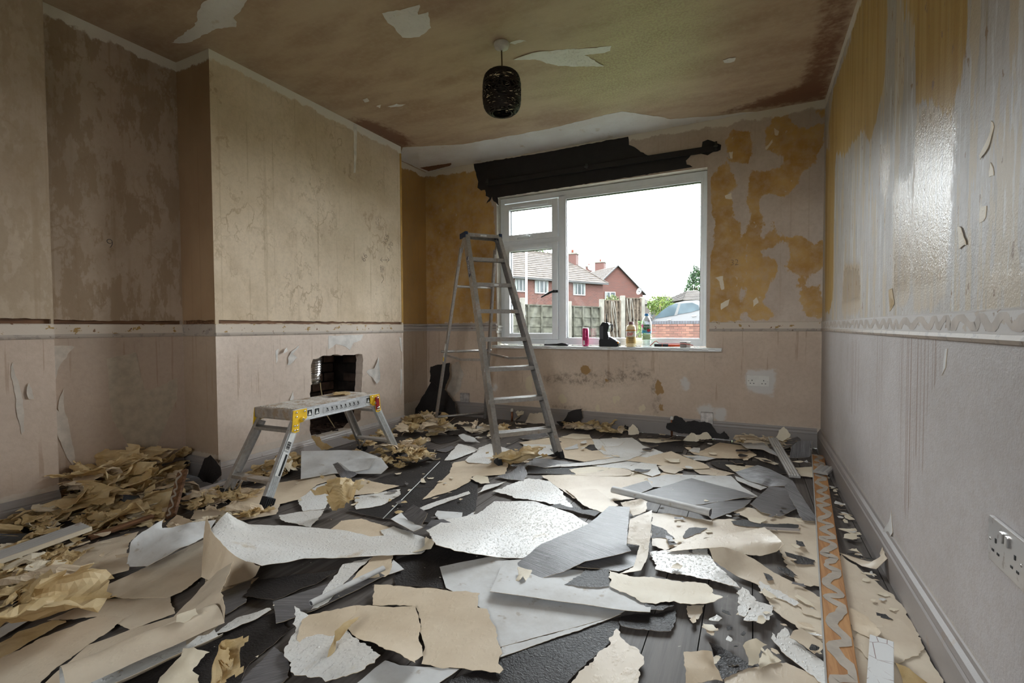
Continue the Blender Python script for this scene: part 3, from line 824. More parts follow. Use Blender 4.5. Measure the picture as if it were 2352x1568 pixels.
for p, q, w, a in (((XC, 1.66, 0), (XC, 3.28, 0), (1, 0, 0), sc1), ((XA, 1.025, 0), (XA, 1.66, 0), (1, 0, 0), sc1), ((XP, YR, 0), (XP, 1.025, 0), (1, 0, 0), sc1),
                   ((XA, 1.66, 0), (XC, 1.66, 0), (0, -1, 0), lip), ((WX1+0.02, YB, 0.002), (XR, YB, 0.002), (0, -1, 0), sc1), ((XR, YR, 0.003), (XR, YB, 0.003), (-1, 0, 0), sc2)):
    o = run('trim_%d' % n, p, q, w, DP, a)
    run('dado_lip', p, q, w, LP, lip, None, o)
    n += 1
MLD = [(0, 0.82), (0.008, 0.82), (0.010, 0.832), (0.006, 0.838), (0.018, 0.848), (0.018, 0.862), (0.008, 0.868), (0.024, 0.878), (0.024, 0.888), (0, 0.892)]
run('trim_7', (-2.92, YB, 0), (WX0-0.002, YB, 0), (0, -1, 0), MLD, M['skirt_pale'])
run('trim_8', (-2.92, 3.28, 0), (-2.92, YB-0.024, 0), (1, 0, 0), MLD, M['skirt_pale'])
run('trim_9', (WX0, YB-0.024, 0), (WX0, 3.999, 0), (1, 0, 0), [(a+0.0, b-0.02) for a, b in MLD], simple('white_gloss_paint', (0.72, 0.70, 0.66), 0.35))
# door casing at the edge of the right wall
o = run('trim_10', (XR, 1.118, 0), (XR, 1.05, 0), (-1, 0, 0), [(0, 0), (0.012, 0), (0.012, 2.02), (0, 2.02)], M['skirt_pale'])

def zigzag(name, p, q, side, nrm, amp, pitch, width, mat, parent, seed, th=0.002):
    """a squeezed-out bead of adhesive meandering from p to q"""
    p, q, side, nrm = Vector(p), Vector(q), Vector(side).normalized(), Vector(nrm).normalized()
    L = (q-p).length; d = (q-p)/L
    rng = random.Random(seed)
    pts = []; s = 0; k = 0
    while s < L:
        pts.append((s, amp*(1 if k % 2 else -1)*rng.uniform(0.45, 1.0)))
        s += pitch*rng.uniform(0.45, 1.65); k += 1
    ctr = []
    for (s0, a0), (s1, a1) in zip(pts, pts[1:]):
        for j in range(5):
            u = j/5; e = (1-math.cos(PI*u))/2
            ctr.append((s0+(s1-s0)*u, a0+(a1-a0)*e))
    L1, R1 = [], []
    for i, (s0, a0) in enumerate(ctr):
        s1, a1 = ctr[min(i+1, len(ctr)-1)]; sm, am = ctr[max(0, i-1)]
        tx, ty = s1-sm, a1-am; l = math.hypot(tx, ty)+1e-9
        w = width*(0.85+0.9*noise.noise(Vector((s0*25, seed, 0))))
        for sg, A in ((1, L1), (-1, R1)):
            A.append((s0-sg*ty/l*w, max(-amp*1.12, min(amp*1.12, a0+sg*tx/l*w))))
    v, f = [], []
    n_ = len(ctr)
    for z in (0, th):
        for A in (L1, R1):
            v += [p+d*a+side*b+nrm*z for a, b in A]
    for i in range(n_-1):
        f.append((2*n_+i, 2*n_+i+1, 3*n_+i+1, 3*n_+i))
        f.append((i, i+1, 2*n_+i+1, 2*n_+i)); f.append((n_+i, 3*n_+i, 3*n_+i+1, n_+i+1))
    return mkobj(name, v, f, mat, parent, False)
tz = bpy.data.objects['trim_6']
zigzag('adhesive_bead', (XR-0.0046, 1.0, 0.860), (XR-0.0046, 3.88, 0.860), (0, 0, 1), (-1, 0, 0), 0.017, 0.05, 0.014, M['glue_tan'], tz, 3, 0.0004)

# ---- fireplace recess ----------------------------------------------
soot = simple('sooty_brick', (0.016, 0.012, 0.010), 0.9, 0.15, var=0.5, scale=12, bump=0.4)
soot2 = simple('dusty_brick', (0.034, 0.023, 0.018), 0.9, 0.15, var=0.4, scale=12, bump=0.4)
fp = prop(mkobj('wall_fireplace', [(XC-0.07, 2.2, 0.0), (XC-0.44, 2.2, 0.0), (XC-0.44, 2.9, 0.0), (XC-0.07, 2.9, 0.0), (XC-0.07, 2.2, 0.9), (XC-0.44, 2.2, 0.9), (XC-0.44, 2.9, 0.9), (XC-0.07, 2.9, 0.9)],
                [(0, 1, 5, 4), (1, 2, 6, 5), (2, 3, 7, 6), (4, 5, 6, 7), (0, 3, 2, 1)], soot, base=(0, 0, 0)), kind='structure')
rb = random.Random(8)
for r in range(11):
    z = 0.05+r*0.075
    for k in range(4):
        y = 2.22+k*0.225-(0.11 if r % 2 else 0)
        y0, y1 = max(2.205, y), min(2.895, y+0.215)
        if y1-y0 > 0.03:
            MB().box((XC-0.425+rb.uniform(-.004, .004), (y0+y1)/2, z+0.0325), (0.025, y1-y0, 0.064), None, 0.004).build('brick', rb.choice((soot, soot, soot2)), fp)
    for ys in (2.21, 2.89):
        MB().box((XC-0.25+(0.06 if r % 2 else 0), ys, z+0.0325), (0.21, 0.022, 0.064), None, 0.004).build('brick', rb.choice((soot, soot2)), fp)
foil = simple('crushed_foil_duct', (0.62, 0.60, 0.58), 0.28, 0.5, 1.0, var=0.2)
fr = MB()
pts, rr = [], []
for i in range(46):
    u = i/45
    pts.append((XC-0.13+0.02*math.sin(u*4), 2.405+0.03*u*u, 0.84-0.38*u))
    rr.append(0.062*(1+0.05*(-1)**i)*(1-0.25*max(0, u-0.75)*4*(0.5+0.5*math.sin(i*2.1))))
fr.tube(pts, rr, 18, cap=False)
o = fr.build('foil_flue_duct', foil, smooth=False)
prop(o, 'crushed silver foil duct hanging inside the fireplace hole', 'duct')
o.location.z = o.location.z
cb = MB().tube([(XC-0.30, 2.62, 0.86), (XC-0.22, 2.56, 0.60), (XC-0.16, 2.53, 0.40), (XC-0.15, 2.56, 0.22), (XC-0.12, 2.62, 0.10)], 0.0035, 6).build('gas_pipe', simple('yellowed_plastic_pipe', (0.45, 0.36, 0.2), 0.5), smooth=True)
prop(cb, 'thin yellowed pipe dangling in the fireplace hole', 'pipe')
ru = MB()
rb = random.Random(77)
for i in range(170):
    s = rb.uniform(0.008, 0.03)
    ru.box((XC-rb.uniform(0.03, 0.40), rb.uniform(2.27, 2.83), 0.075+rb.uniform(0, 0.02)), (s, s*rb.uniform(.6, 1.5), s*0.6),
           Matrix.Rotation(rb.random()*6, 3, 'Z') @ Matrix.Rotation(rb.uniform(-.5, .5), 3, 'X'))
ru.lohi((XC-0.43, 2.23, 0.0), (XC-0.02, 2.87, 0.078))
prop(ru.build('rubble', soot2, fp), kind='stuff')
# ------------------------------------------------------------------ window
wn = root('window_1', None, None, ((WX0+WX1)/2, 4.03, WZ0), kind='structure')
def ring(x0, x1, z0, z1, w, y0, y1, ch=0.004):
    m = MB(); wl_, wr_, wb_, wt_ = w
    m.lohi((x0, y0, z0), (x0+wl_, y1, z1), ch); m.lohi((x1-wr_, y0, z0), (x1, y1, z1), ch)
    m.lohi((x0+wl_-0.002, y0, z0), (x1-wr_+0.002, y1, z0+wb_), ch); m.lohi((x0+wl_-0.002, y0, z1-wt_), (x1-wr_+0.002, y1, z1), ch)
    return m
ring(WX0+0.004, WX1-0.006, WZ0-0.004, WZ1-0.004, (0.045, 0.03, 0.045, 0.05), 4.0, 4.07).build('frame', M['upvc'], wn)
m = MB(); m.lohi((-1.53, 4.0, WZ0+0.03), (-1.478, 4.07, WZ1-0.04), 0.004); m.build('mullion', M['upvc'], wn)
m = MB(); m.lohi((WX0+0.04, 4.0, 1.605), (-1.52, 4.07, 1.66), 0.004); m.build('transom', M['upvc'], wn)
def sash(name, x0, x1, z0, z1, w, hx, vent):
    s = ring(x0, x1, z0, z1, (w, w, w, w), 3.982, 4.055, 0.006).build(name, M['upvc'], wn)
    ring(x0+w-0.002, x1-w+0.002, z0+w-0.002, z1-w+0.002, (0.006,)*4, 4.018, 4.04, 0).build('gasket', M['gasket'], s)
    MB().lohi((x0+w-0.004, 4.026, z0+w-0.004), (x1-w+0.004, 4.032, z1-w+0.004)).build('pane', M['glass'], s)
    if vent:
        MB().lohi((x0+0.09, 3.972, z1-0.040), (x1-0.09, 3.984, z1-0.016), 0.004).build('trickle_vent', M['upvc'], s)
    return s
s1 = sash('opening_sash', -2.068, -1.534, 1.648, 1.990, 0.056, 0, True)
s2 = sash('opening_sash', -2.068, -1.534, 0.742, 1.610, 0.056, 0, True)
def handle(parent, p, d, mat):
    p = Vector(p); d = Vector(d)
    m = MB().box(p, (0.05, 0.012, 0.022), None, 0.004)
    m.tube([p+Vector((0, -0.008, 0)), p+Vector((0, -0.03, 0.002)), p+d*0.3+Vector((0, -0.036, 0.004)), p+d+Vector((0, -0.034, 0))], [0.009, 0.010, 0.010, 0.006], 8)
    m.build('handle', mat, parent, True)
handle(s1, (-1.80, 3.978, 1.672), (-0.11, 0, -0.012), M['upvc'])
handle(s2, (-1.556, 3.978, 1.17), (-0.12, 0, -0.05), M['rubber'])
rp = ring(-1.480, -0.335, 0.738, 2.004, (0.02, 0.022, 0.02, 0.03), 3.996, 4.06, 0.004).build('glazing_bead', M['upvc'], wn)
ring(-1.462, -0.356, 0.756, 1.976, (0.006, 0.005, 0.005, 0.006), 4.01, 4.045, 0).build('gasket', M['gasket'], rp)
MB().lohi((-1.463, 4.026, 0.755), (-0.355, 4.032, 1.977)).build('pane', M['glass'], rp)
# unseen rear window, added to give fill light from behind the camera
rw = root('window_added_fill', None, None, ((RX0+RX1)/2, YR-0.06, RZ0), kind='structure')
ring(RX0, RX1, RZ0, RZ1, (0.06,)*4, YR-0.10, YR-0.03).build('frame', M['upvc'], rw)
MB().lohi(((RX0+RX1)/2-0.03, YR-0.10, RZ0), ((RX0+RX1)/2+0.03, YR-0.03, RZ1)).build('mullion', M['upvc'], rw)
MB().lohi((RX0+0.05, YR-0.07, RZ0+0.05), (RX1-0.05, YR-0.064, RZ1-0.05)).build('pane', M['glass'], rw)
# sill board: white with a printed grey dash trim along its nose
t = NT('white_sill_with_dash_trim', 0.3, 0.45)
x = t.xyz(0); z = t.xyz(2); y = t.xyz(1)
cm = None
for k, (z0, off) in enumerate(((0.0075, 0.0), (0.0125, 0.045), (0.0175, 0.09))):
    fx = t.math('FRACT', t.math('MULTIPLY', t.math('ADD', x, off+7), 1/0.135))
    a = t.math('MULTIPLY', t.math('LESS_THAN', fx, 0.34), t.math('LESS_THAN', t.math('ABSOLUTE', t.math('SUBTRACT', z, z0)), 0.0017))
    cm = a if cm is None else t.math('MAXIMUM', cm, a)
cm = t.math('MULTIPLY', cm, t.math('LESS_THAN', y, -0.068))
t.color(t.mix(cm, t.mix(t.rng(t.noise(11, detail=6), 0.55, 0.7), (0.78, 0.79, 0.80), (0.62, 0.60, 0.57)), (0.36, 0.36, 0.37)))
sill = MB().lohi((WX0-0.02, 3.852, 0.664), (-0.192, 3.998, 0.690), 0.004).build('window_sill', t.m, base=(-1.16, 3.925, 0.664))
prop(sill, kind='structure')

# ------------------------------------------------------------------ curtain rail above the window
cr_ = root('curtain_rail', 'black painted wooden curtain rail batten fixed above the window', 'curtain rail', (-1.2, YB, 2.15))
a, b = on(1118, 421, 1, 3.905), on(1650, 338, 1, 3.905)
MB().bar((a.x, 3.917, a.z), (b.x, 3.917, b.z), 0.045, 0.022, (0, 0, 1), 0.003).build('batten', M['blackwall'], cr_)
for u, hh in ((0.006, 0.05), (0.487, 0.035), (0.992, 0.06)):
    p = a.lerp(b, u)
    m = MB().box((p.x, 3.898, p.z+0.012), (0.016, 0.014, hh), None, 0.002)
    m.box((p.x, 3.888, p.z+0.006), (0.03, 0.012, 0.012), None, 0.002)
    m.build('bracket', simple('black_bracket', (0.03, 0.028, 0.028), 0.35, 0.5), cr_)

# ------------------------------------------------------------------ sill clutter
SZ = 0.690
def at_sill(px, yy=3.915): 
    q = on(px, 792, 1, yy); return Vector((q.x, yy, SZ))
# pink can
p = at_sill(1345)
cn = root('drinks_can', 'tall pink drinks can standing on the window sill', 'can', p)
t = NT('pink_can_print', 0.3, 0.5); t.b.inputs['Metallic'].default_value = 0.3
t.color(t.mix(t.rng(t.noise(40, detail=3), 0.55, 0.62), (0.42, 0.015, 0.10), (0.62, 0.10, 0.24)))
MB().lathe([(0.020, 0), (0.0245, 0.004), (0.0275, 0.012), (0.0275, 0.138), (0.0255, 0.148), (0.0235, 0.152)], p, 28).build('body', t.m, cn, True)
MB().lathe([(0.0240, 0.1515), (0.0240, 0.1550), (0.0225, 0.1555), (0.0215, 0.1525), (0.0, 0.1525)], p, 28).build('rim', M['chrome'], cn, True)
lb = MB(); 
for k in range(5):
    a0 = math.radians(-118+k*7)
    lb.box(p+Vector((math.cos(a0)*0.0279, math.sin(a0)*0.0279, 0.030)), (0.0006, 0.0034, 0.036), Matrix.Rotation(a0, 3, 'Z'))
lb.build('barcode_panel', M['sticker'], cn)
# black cordless sprayer / tool charger
p = at_sill(1400, 3.91)
dv = root('cordless_tool', 'black cordless power tool with upright body and thin aerial on the sill', 'power tool', p)
blk = simple('black_tool_plastic', (0.006, 0.0065, 0.008), 0.42, 0.4)
gry = simple('dark_grey_tool_plastic', (0.05, 0.05, 0.06), 0.4, 0.5)
MB().prism([p+Vector((x, -0.034, z)) for x, z in ((-0.078, 0.0), (0.068, 0.0), (0.083, 0.008), (0.085, 0.030), (0.074, 0.043), (0.030, 0.055), (0.010, 0.060), (-0.072, 0.060), (-0.080, 0.050))], (0, 0.068, 0)).build('base', blk, dv)
MB().prism([p+Vector((x, -0.030, z)) for x, z in ((-0.076, 0.058), (-0.008, 0.058), (0.000, 0.080), (-0.008, 0.120), (0.000, 0.150), (0.004, 0.178), (-0.006, 0.196), (-0.036, 0.200), (-0.052, 0.200), (-0.076, 0.168))], (0, 0.060, 0)).build('body', blk, dv)
MB().lohi(p+Vector((-0.074, -0.0325, 0.062)), p+Vector((-0.045, -0.0300, 0.170)), 0.001).build('side_panel', gry, dv)
MB().tube([p+Vector((0.004, 0, 0.178)), p+Vector((0.022, 0, 0.184)), p+Vector((0.024, 0, 0.140)), p+Vector((0.016, 0, 0.128))], 0.006, 8).build('hook', blk, dv, True)
MB().tube([p+Vector((-0.026, 0, 0.198)), p+Vector((-0.026, 0, 0.270))], [0.006, 0.0035], 8).build('aerial', blk, dv, True)
MB().prism([p+Vector((x, -0.026, z)) for x, z in ((-0.004, 0.058), (0.058, 0.044), (0.060, 0.052), (0.010, 0.080))], (0, 0.052, 0)).build('shoe', gry, dv)
MB().box(p+Vector((0.079, -0.03, 0.034)), (0.010, 0.012, 0.016), None, 0.002).build('button', simple('orange_button', (0.75, 0.28, 0.03), 0.4), dv)
# DIF bottle
p = at_sill(1449, 3.91)
bt = root('stripper_bottle', 'small amber plastic bottle with DIF label and brown cap on the sill', 'bottle', p)
amb = simple('amber_plastic', (0.78, 0.62, 0.36), 0.35, 0.4)
MB().lathe([(0.034, 0), (0.0375, 0.006), (0.0375, 0.022), (0.0385, 0.026), (0.0385, 0.142), (0.0375, 0.148), (0.037, 0.160), (0.033, 0.170), (0.020, 0.178), (0.019, 0.186)], p, 32).build('body', amb, bt, True)
MB().lathe([(0.0215, 0.180), (0.0225, 0.182), (0.0225, 0.186), (0.021, 0.188), (0.021, 0.200), (0.018, 0.203)], p, 24).build('cap', simple('maroon_cap', (0.20, 0.10, 0.10), 0.5), bt, True)
def band(c, r, z0, z1, a0, a1, n=20):
    v = []; f = []
    for k in range(n+1):
        a_ = a0+(a1-a0)*k/n
        for z_ in (z0, z1): v.append(Vector(c)+Vector((r*math.cos(a_), r*math.sin(a_), z_)))
    for k in range(n): f.append((2*k, 2*k+2, 2*k+3, 2*k+1))
    return v, f
def mband(name, c, r, z0, z1, mat, parent):
    v, f = band(c, r, z0, z1, 0, 2*PI*0.999, 40)
    return mkobj(name, v, f, mat, parent, True)
lab = mband('label', p, 0.0392, 0.028, 0.139, simple('ochre_label', (0.66, 0.44, 0.17), 0.5), bt)
mband('label_top_band', p, 0.0394, 0.128, 0.139, simple('orange_brown_band', (0.52, 0.22, 0.05), 0.5), lab)
mband('label_title_panel', p, 0.0394, 0.082, 0.127, simple('pale_label', (0.76, 0.68, 0.60), 0.5), lab)
face = Vector((0.75-0.0, -3.0, 0)); face = Vector((-p.x, -p.y, 0)).normalized()
def cyl_text(s, size, z, mat, parent, r, c, off=0.0, bold=0.0, shear=0.0):
    a0 = math.atan2(face.y, face.x)+off
    f = Vector((math.cos(a0), math.sin(a0), 0))
    xx = Vector((-f.y, f.x, 0))
    return textmesh('lettering', s, size, basis(Vector(c)+f*r+Vector((0, 0, z)), xx, (0, 0, 1)), mat, parent, 0.0002, bend=r, bold=bold, shear=shear)
redink = simple('red_ink', (0.60, 0.03, 0.03), 0.5)
cyl_text('DIF', 0.034, 0.102, redink, lab, 0.0398, p, -0.22, 0.0008, 0.15)
for k, (zz_, w_) in enumerate(((0.121, 0.5), (0.079, 0.9), (0.071, 0.8), (0.063, 0.7), (0.055, 0.75), (0.047, 0.6), (0.036, 0.85))):
    a0 = math.atan2(face.y, face.x)
    v_, f_ = band(p, 0.0396, zz_-0.0015, zz_+0.0015, a0-w_*0.7+(0.3 if k == 0 else 0), a0+w_*0.7+(0.3 if k == 0 else 0), 10)
    mkobj('small_print', v_, f_, M['ink'], lab, True)
# water bottle
p = at_sill(1485, 3.925)
wt = root('water_bottle', 'clear plastic water bottle with blue cap and fruit label on the sill', 'bottle', p)
t = NT('clear_pet_plastic', 0.08, 0.5)
t.b.inputs['Transmission Weight'].default_value = 0.0
fr_ = t.n('LayerWeight', {0: 0.35}, out=1)
trn = t.n('BsdfTransparent', {0: (0.90, 0.94, 0.96)})
glo = t.n('BsdfGlossy', {0: (0.9, 0.93, 0.96), 'Roughness': 0.08})
t.t.links.new(t.n('MixShader', {0: t.math('MULTIPLY', fr_, 0.75), 1: trn, 2: glo}), t.out.inputs[0])
prof = [(0.030, 0), (0.037, 0.005)]
for k in range(1, 26):
    z_ = 0.005+k*0.0036
    prof.append((0.0365+0.0018*math.sin(k*1.25), z_))
prof += [(0.036, 0.100), (0.0385, 0.104), (0.0385, 0.185), (0.037, 0.200), (0.030, 0.222), (0.018, 0.240), (0.014, 0.246), (0.014, 0.252)]
MB().lathe(prof, p, 32).build('body', t.m, wt, True)
MB().lathe([(0.0155, 0.248), (0.016, 0.250), (0.016, 0.264), (0.0145, 0.267)], p, 24).build('cap', simple('blue_cap', (0.03, 0.22, 0.55), 0.4), wt, True)
t = NT('fruit_water_label', 0.35, 0.4)
xx = t.xyz(0); zz = t.xyz(2)
c = t.mix(t.rng(zz, 0.128, 0.142), (0.06, 0.35, 0.52), (0.50, 0.66, 0.58))
c = t.mix(t.rng(t.n('VectorMath', {0: t.n('CombineXYZ', {0: t.math('ADD', xx, -0.004), 2: t.math('ADD', zz, -0.160)})}, out='Value', operation='LENGTH'), 0.024, 0.027), (0.05, 0.22, 0.08), c)
c = t.mix(t.math('MULTIPLY', t.rng(xx, -0.016, -0.022), t.rng(zz, 0.150, 0.160)), c, (0.72, 0.06, 0.30))
c = t.mix(t.rng(t.n('VectorMath', {0: t.n('CombineXYZ', {0: t.math('ADD', xx, -0.022), 2: t.math('ADD', zz, -0.134)})}, out='Value', operation='LENGTH'), 0.012, 0.014), (0.55, 0.06, 0.08), c)
t.color(c)
wl2 = mband('label', p, 0.0389, 0.112, 0.180, t.m, wt)
face = Vector((-p.x, -p.y, 0)).normalized()
cyl_text('Volvic', 0.024, 0.163, M['sticker'], wl2, 0.0392, p, 0.10, 0.0004)
mband('water_line', p, 0.0365, 0.060, 0.102, simple('pale_green_liquid_tint', (0.55, 0.72, 0.40), 0.2), wt)
# scraper with orange handle, hammer-like head; pry bar
p = on(1540, 784, 1, 3.90)
scp = root('wallpaper_scraper', 'orange and black handled scraper with blocky grey head lying on the sill', 'scraper', (p.x, 3.90, SZ))
q0, q1 = on(1503, 785, 1, 3.905), on(1563, 782, 1, 3.905)
org_ = simple('orange_tool_plastic', (0.62, 0.10, 0.03), 0.4)
zz = SZ+0.016
MB().bar((q0.x, 3.905, zz), (q0.x+(q1.x-q0.x)*0.55, 3.905, zz), 0.024, 0.022, (0, 0, 1), 0.006).build('grip', blk, scp)
MB().bar((q0.x+(q1.x-q0.x)*0.30, 3.905, zz), (q0.x+(q1.x-q0.x)*0.33, 3.905, zz), 0.0255, 0.0235, (0, 0, 1), 0.004).build('grip_ring', org_, scp)
MB().bar((q0.x+(q1.x-q0.x)*0.52, 3.905, zz), (q1.x, 3.905, zz), 0.020, 0.018, (0, 0, 1), 0.005).build('shaft', org_, scp)
MB().box((q1.x+0.022, 3.905, SZ+0.023), (0.050, 0.03, 0.045), None, 0.005).build('head', simple('grey_rubber_head', (0.30, 0.27, 0.25), 0.6), scp)
MB().box((q1.x+0.060, 3.905, SZ+0.023), (0.028, 0.032, 0.043), None, 0.004).build('head_cap', M['sockwhite'], scp)
pb = MB()
q = [on(a_, b_, 1, 3.875) for a_, b_ in ((1493, 794), (1504, 784), (1508, 783), (1513, 788), (1572, 789), (1592, 793))]
pb.tube([(v_.x, 3.875, max(SZ+0.0035, v_.z)) for v_ in q], 0.0032, 8)
prop(pb.build('pry_bar', simple('red_painted_steel_bar', (0.42, 0.06, 0.04), 0.4, 0.5), smooth=True), 'thin red cranked pry bar lying in front of the scraper', 'pry bar')
# knife
a, b = on(1238, 790, 1, 3.90), on(1306, 788, 1, 3.90)
kn = root('utility_knife', 'black handled utility knife lying at the left of the sill', 'knife', ((a.x+b.x)/2, 3.90, SZ))
z_ = SZ+0.009
MB().prism([Vector((x_, 3.89, zq)) for x_, zq in ((a.x+0.05, SZ+0.001), (b.x-0.09, SZ+0.001), (b.x-0.085, SZ+0.020), (a.x+0.055, SZ+0.013))], (0, 0.018, 0)).build('handle', blk, kn)
MB().prism([Vector((x_, 3.886, zq)) for x_, zq in ((b.x-0.095, SZ), (b.x-0.01, SZ), (b.x, SZ+0.012), (b.x-0.02, SZ+0.020), (b.x-0.06, SZ+0.026), (b.x-0.1, SZ+0.020))], (0, 0.026, 0)).build('grip', blk, kn)
MB().prism([Vector((x_, 3.897, zq)) for x_, zq in ((a.x, SZ+0.001), (a.x+0.055, SZ+0.003), (a.x+0.055, SZ+0.011))], (0, 0.0012, 0)).build('blade', M['chrome'], kn)

# ------------------------------------------------------------------ step ladder
u = Vector((math.cos(0.8861), math.sin(0.8861), 0))
FM, TP = Vector((-1.2261, 2.7363, 0)), Vector((-1.8757, 3.2629, 1.5827))
wf, wt_ = 0.4563, 0.2927
BM = Vector((-2.35, 3.65, 0)); wbk, wbt = 0.47, 0.29
ld = root('step_ladder', 'tall aluminium step ladder with eight treads standing open before the window', 'ladder', ((FM+BM)/2).to_tuple())
fwd = (FM-TP); fwd.z = 0; fwd.normalize()
def stile(s_): return FM+u*s_*wf/2, TP+u*s_*wt_/2
for s_ in (-1, 1):
    a, b = stile(s_)
    d = (b-a).normalized(); nrm = u.cross(d).normalized()
    if nrm.dot(fwd) < 0: nrm = -nrm
    lo = a+d*0.045
    m = MB()
    ctr = -nrm*0.030
    m.bar(lo+ctr, b+ctr, 0.066, 0.003, nrm)                                       # web
    for off, wd in ((0.003, 0.004), (-0.063, 0.004)):
        m.bar(lo+nrm*off-u*s_*0.014, b+nrm*off-u*s_*0.014, wd, 0.030, nrm)         # flanges turned inward
    st = m.build('stile', M['alu'], ld)
    MB().bar(a+ctr-u*s_*0.008, lo+ctr-u*s_*0.008+d*0.012, 0.068, 0.032, nrm, 0.004).build('rubber_foot', M['rubber'], ld)
    if s_ < 0:                                                                     # printed label on the outer face
        c0 = a.lerp(b, 0.835)+ctr-u*0.0022
        lbm = MB().bar(c0-d*0.085, c0+d*0.085, 0.034, 0.0012, nrm).build('brand_label', simple('navy_label', (0.03, 0.04, 0.10), 0.5), st)
        textmesh('lettering', 'WERNER', 0.034, basis(c0-u*0.001, -d, nrm), M['sticker'], st, 0.0002)
for k in range(7):
    z_ = 0.1834+(1.5827-0.1834)*k/7
    f = z_/1.5827
    a, b = stile(-1)[0].lerp(stile(-1)[1], f), stile(1)[0].lerp(stile(1)[1], f)
    m = MB()
    w_ = (b-a).length
    R_ = Matrix((u, -fwd.cross(Vector((0, 0, 1))).cross(Vector((0, 0, 1))).normalized() if False else fwd, Vector((0, 0, 1)))).transposed()
    c0 = (a+b)/2
    m.box(c0-fwd*0.038+Vector((0, 0, -0.002)), (w_-0.002, 0.074, 0.004), R_)
    m.box(c0-fwd*0.002+Vector((0, 0, -0.014)), (w_+0.012, 0.004, 0.028), R_, 0.001)
    m.box(c0-fwd*0.073+Vector((0, 0, -0.012)), (w_-0.002, 0.004, 0.024), R_)
    for r_ in range(6):
        m.box(c0-fwd*(0.012+r_*0.0105)+Vector((0, 0, 0.0008)), (w_-0.01, 0.003, 0.0022), R_)
    tr = m.build('tread', M['alu'], ld)
    for s_ in (-1, 1):
        MB().box(c0+fwd*0.001+u*s_*(w_/2-0.004)+Vector((0, 0, -0.012)), (0.010, 0.006, 0.010), R_, 0.002).build('rivet', M['chrome'], tr)
    if k == 0:
        for s_ in (-1, 1):
            e = c0+u*s_*(w_/2-0.012)
            MB().bar(e-u*s_*0.06-fwd*0.03+Vector((0, 0, -0.02)), e-fwd*0.03+Vector((0, 0, -0.075)), 0.02, 0.003, fwd).build('knee_brace', M['alu'], ld)
    if k in (5,):
        MB().box(c0+fwd*0.0006+Vector((0.0, 0, -0.014))+u*0.02, (0.035, 0.002, 0.012), R_).build('warning_sticker', M['sticker'], tr)
# top platform with navy end caps
R_ = Matrix((u, fwd, Vector((0, 0, 1)))).transposed()
m = MB()
m.box(TP-fwd*0.055+Vector((0, 0, -0.002)), (wt_, 0.12, 0.004), R_)
m.box(TP+fwd*0.004+Vector((0, 0, -0.014)), (wt_, 0.004, 0.028), R_)
m.box(TP-fwd*0.114+Vector((0, 0, -0.014)), (wt_, 0.004, 0.028), R_)
tp = m.build('top_platform', M['alu'], ld)
MB().box(TP+fwd*0.0065+Vector((0, 0, -0.014)), (0.05, 0.001, 0.012), R_).build('warning_sticker', M['sticker'], tp)
for s_ in (-1, 1):
    m = MB().box(TP+u*s_*(wt_/2)-fwd*0.055+Vector((0, 0, -0.012)), (0.014, 0.135, 0.042), R_, 0.004)
    m.box(TP+u*s_*(wt_/2-0.004)+fwd*0.004+Vector((0, 0, -0.014)), (0.026, 0.020, 0.046), R_, 0.004)
    m.build('end_cap', M['blueplastic'], ld)
# rear frame
bt_ = TP-fwd*0.11+Vector((0, 0, -0.10))
def rear(s_): return BM+u*s_*wbk/2, bt_+u*s_*wbt/2
for s_ in (-1, 1):
    a, b = rear(s_)
    MB().bar(a+(b-a)*0.01, b, 0.034, 0.020, fwd, 0.002).build('rear_leg', M['alu'], ld)
    m = MB().bar(b+fwd*0.0-Vector((0, 0, 0.03)), TP-fwd*0.05+u*s_*(wt_/2-0.01)+Vector((0, 0, -0.03)), 0.05, 0.004, u.cross(fwd))
    m.build('hinge_plate', M['alu'], ld)
    a0 = rear(s_)[0].lerp(rear(s_)[1], 0.42); f0 = stile(s_)[0].lerp(stile(s_)[1], 0.40)-fwd*0.05
    md_ = (a0+f0)/2+Vector((0, 0, -0.02))
    MB().bar(a0, md_, 0.018, 0.004, (0, 0, 1)).build('spreader_arm', M['alu'], ld)
    MB().bar(md_, f0, 0.018, 0.004, (0, 0, 1)).build('spreader_arm', M['alu'], ld)
for f, ex in ((0.045, 0.0), (0.44, 0.02), (0.80, 0.0)):
    a, b = rear(-1)[0].lerp(rear(-1)[1], f), rear(1)[0].lerp(rear(1)[1], f)
    MB().tube([a-u*ex*2, b+u*ex], 0.011, 8).build('rear_rung', M['alu'], ld, True)
a, b = rear(-1)
c0 = a.lerp(b, 0.42); d = (b-a).normalized()
MB().bar(c0-u*0.011-d*0.06, c0-u*0.011+d*0.10, 0.028, 0.001, fwd).build('instruction_sticker', M['sticker'], ld)
MB().bar(c0-u*0.0118-d*0.055, c0-u*0.0118-d*0.02, 0.026, 0.001, fwd).build('warning_sticker', simple('yellow_sticker', (0.70, 0.48, 0.03), 0.5), ld)

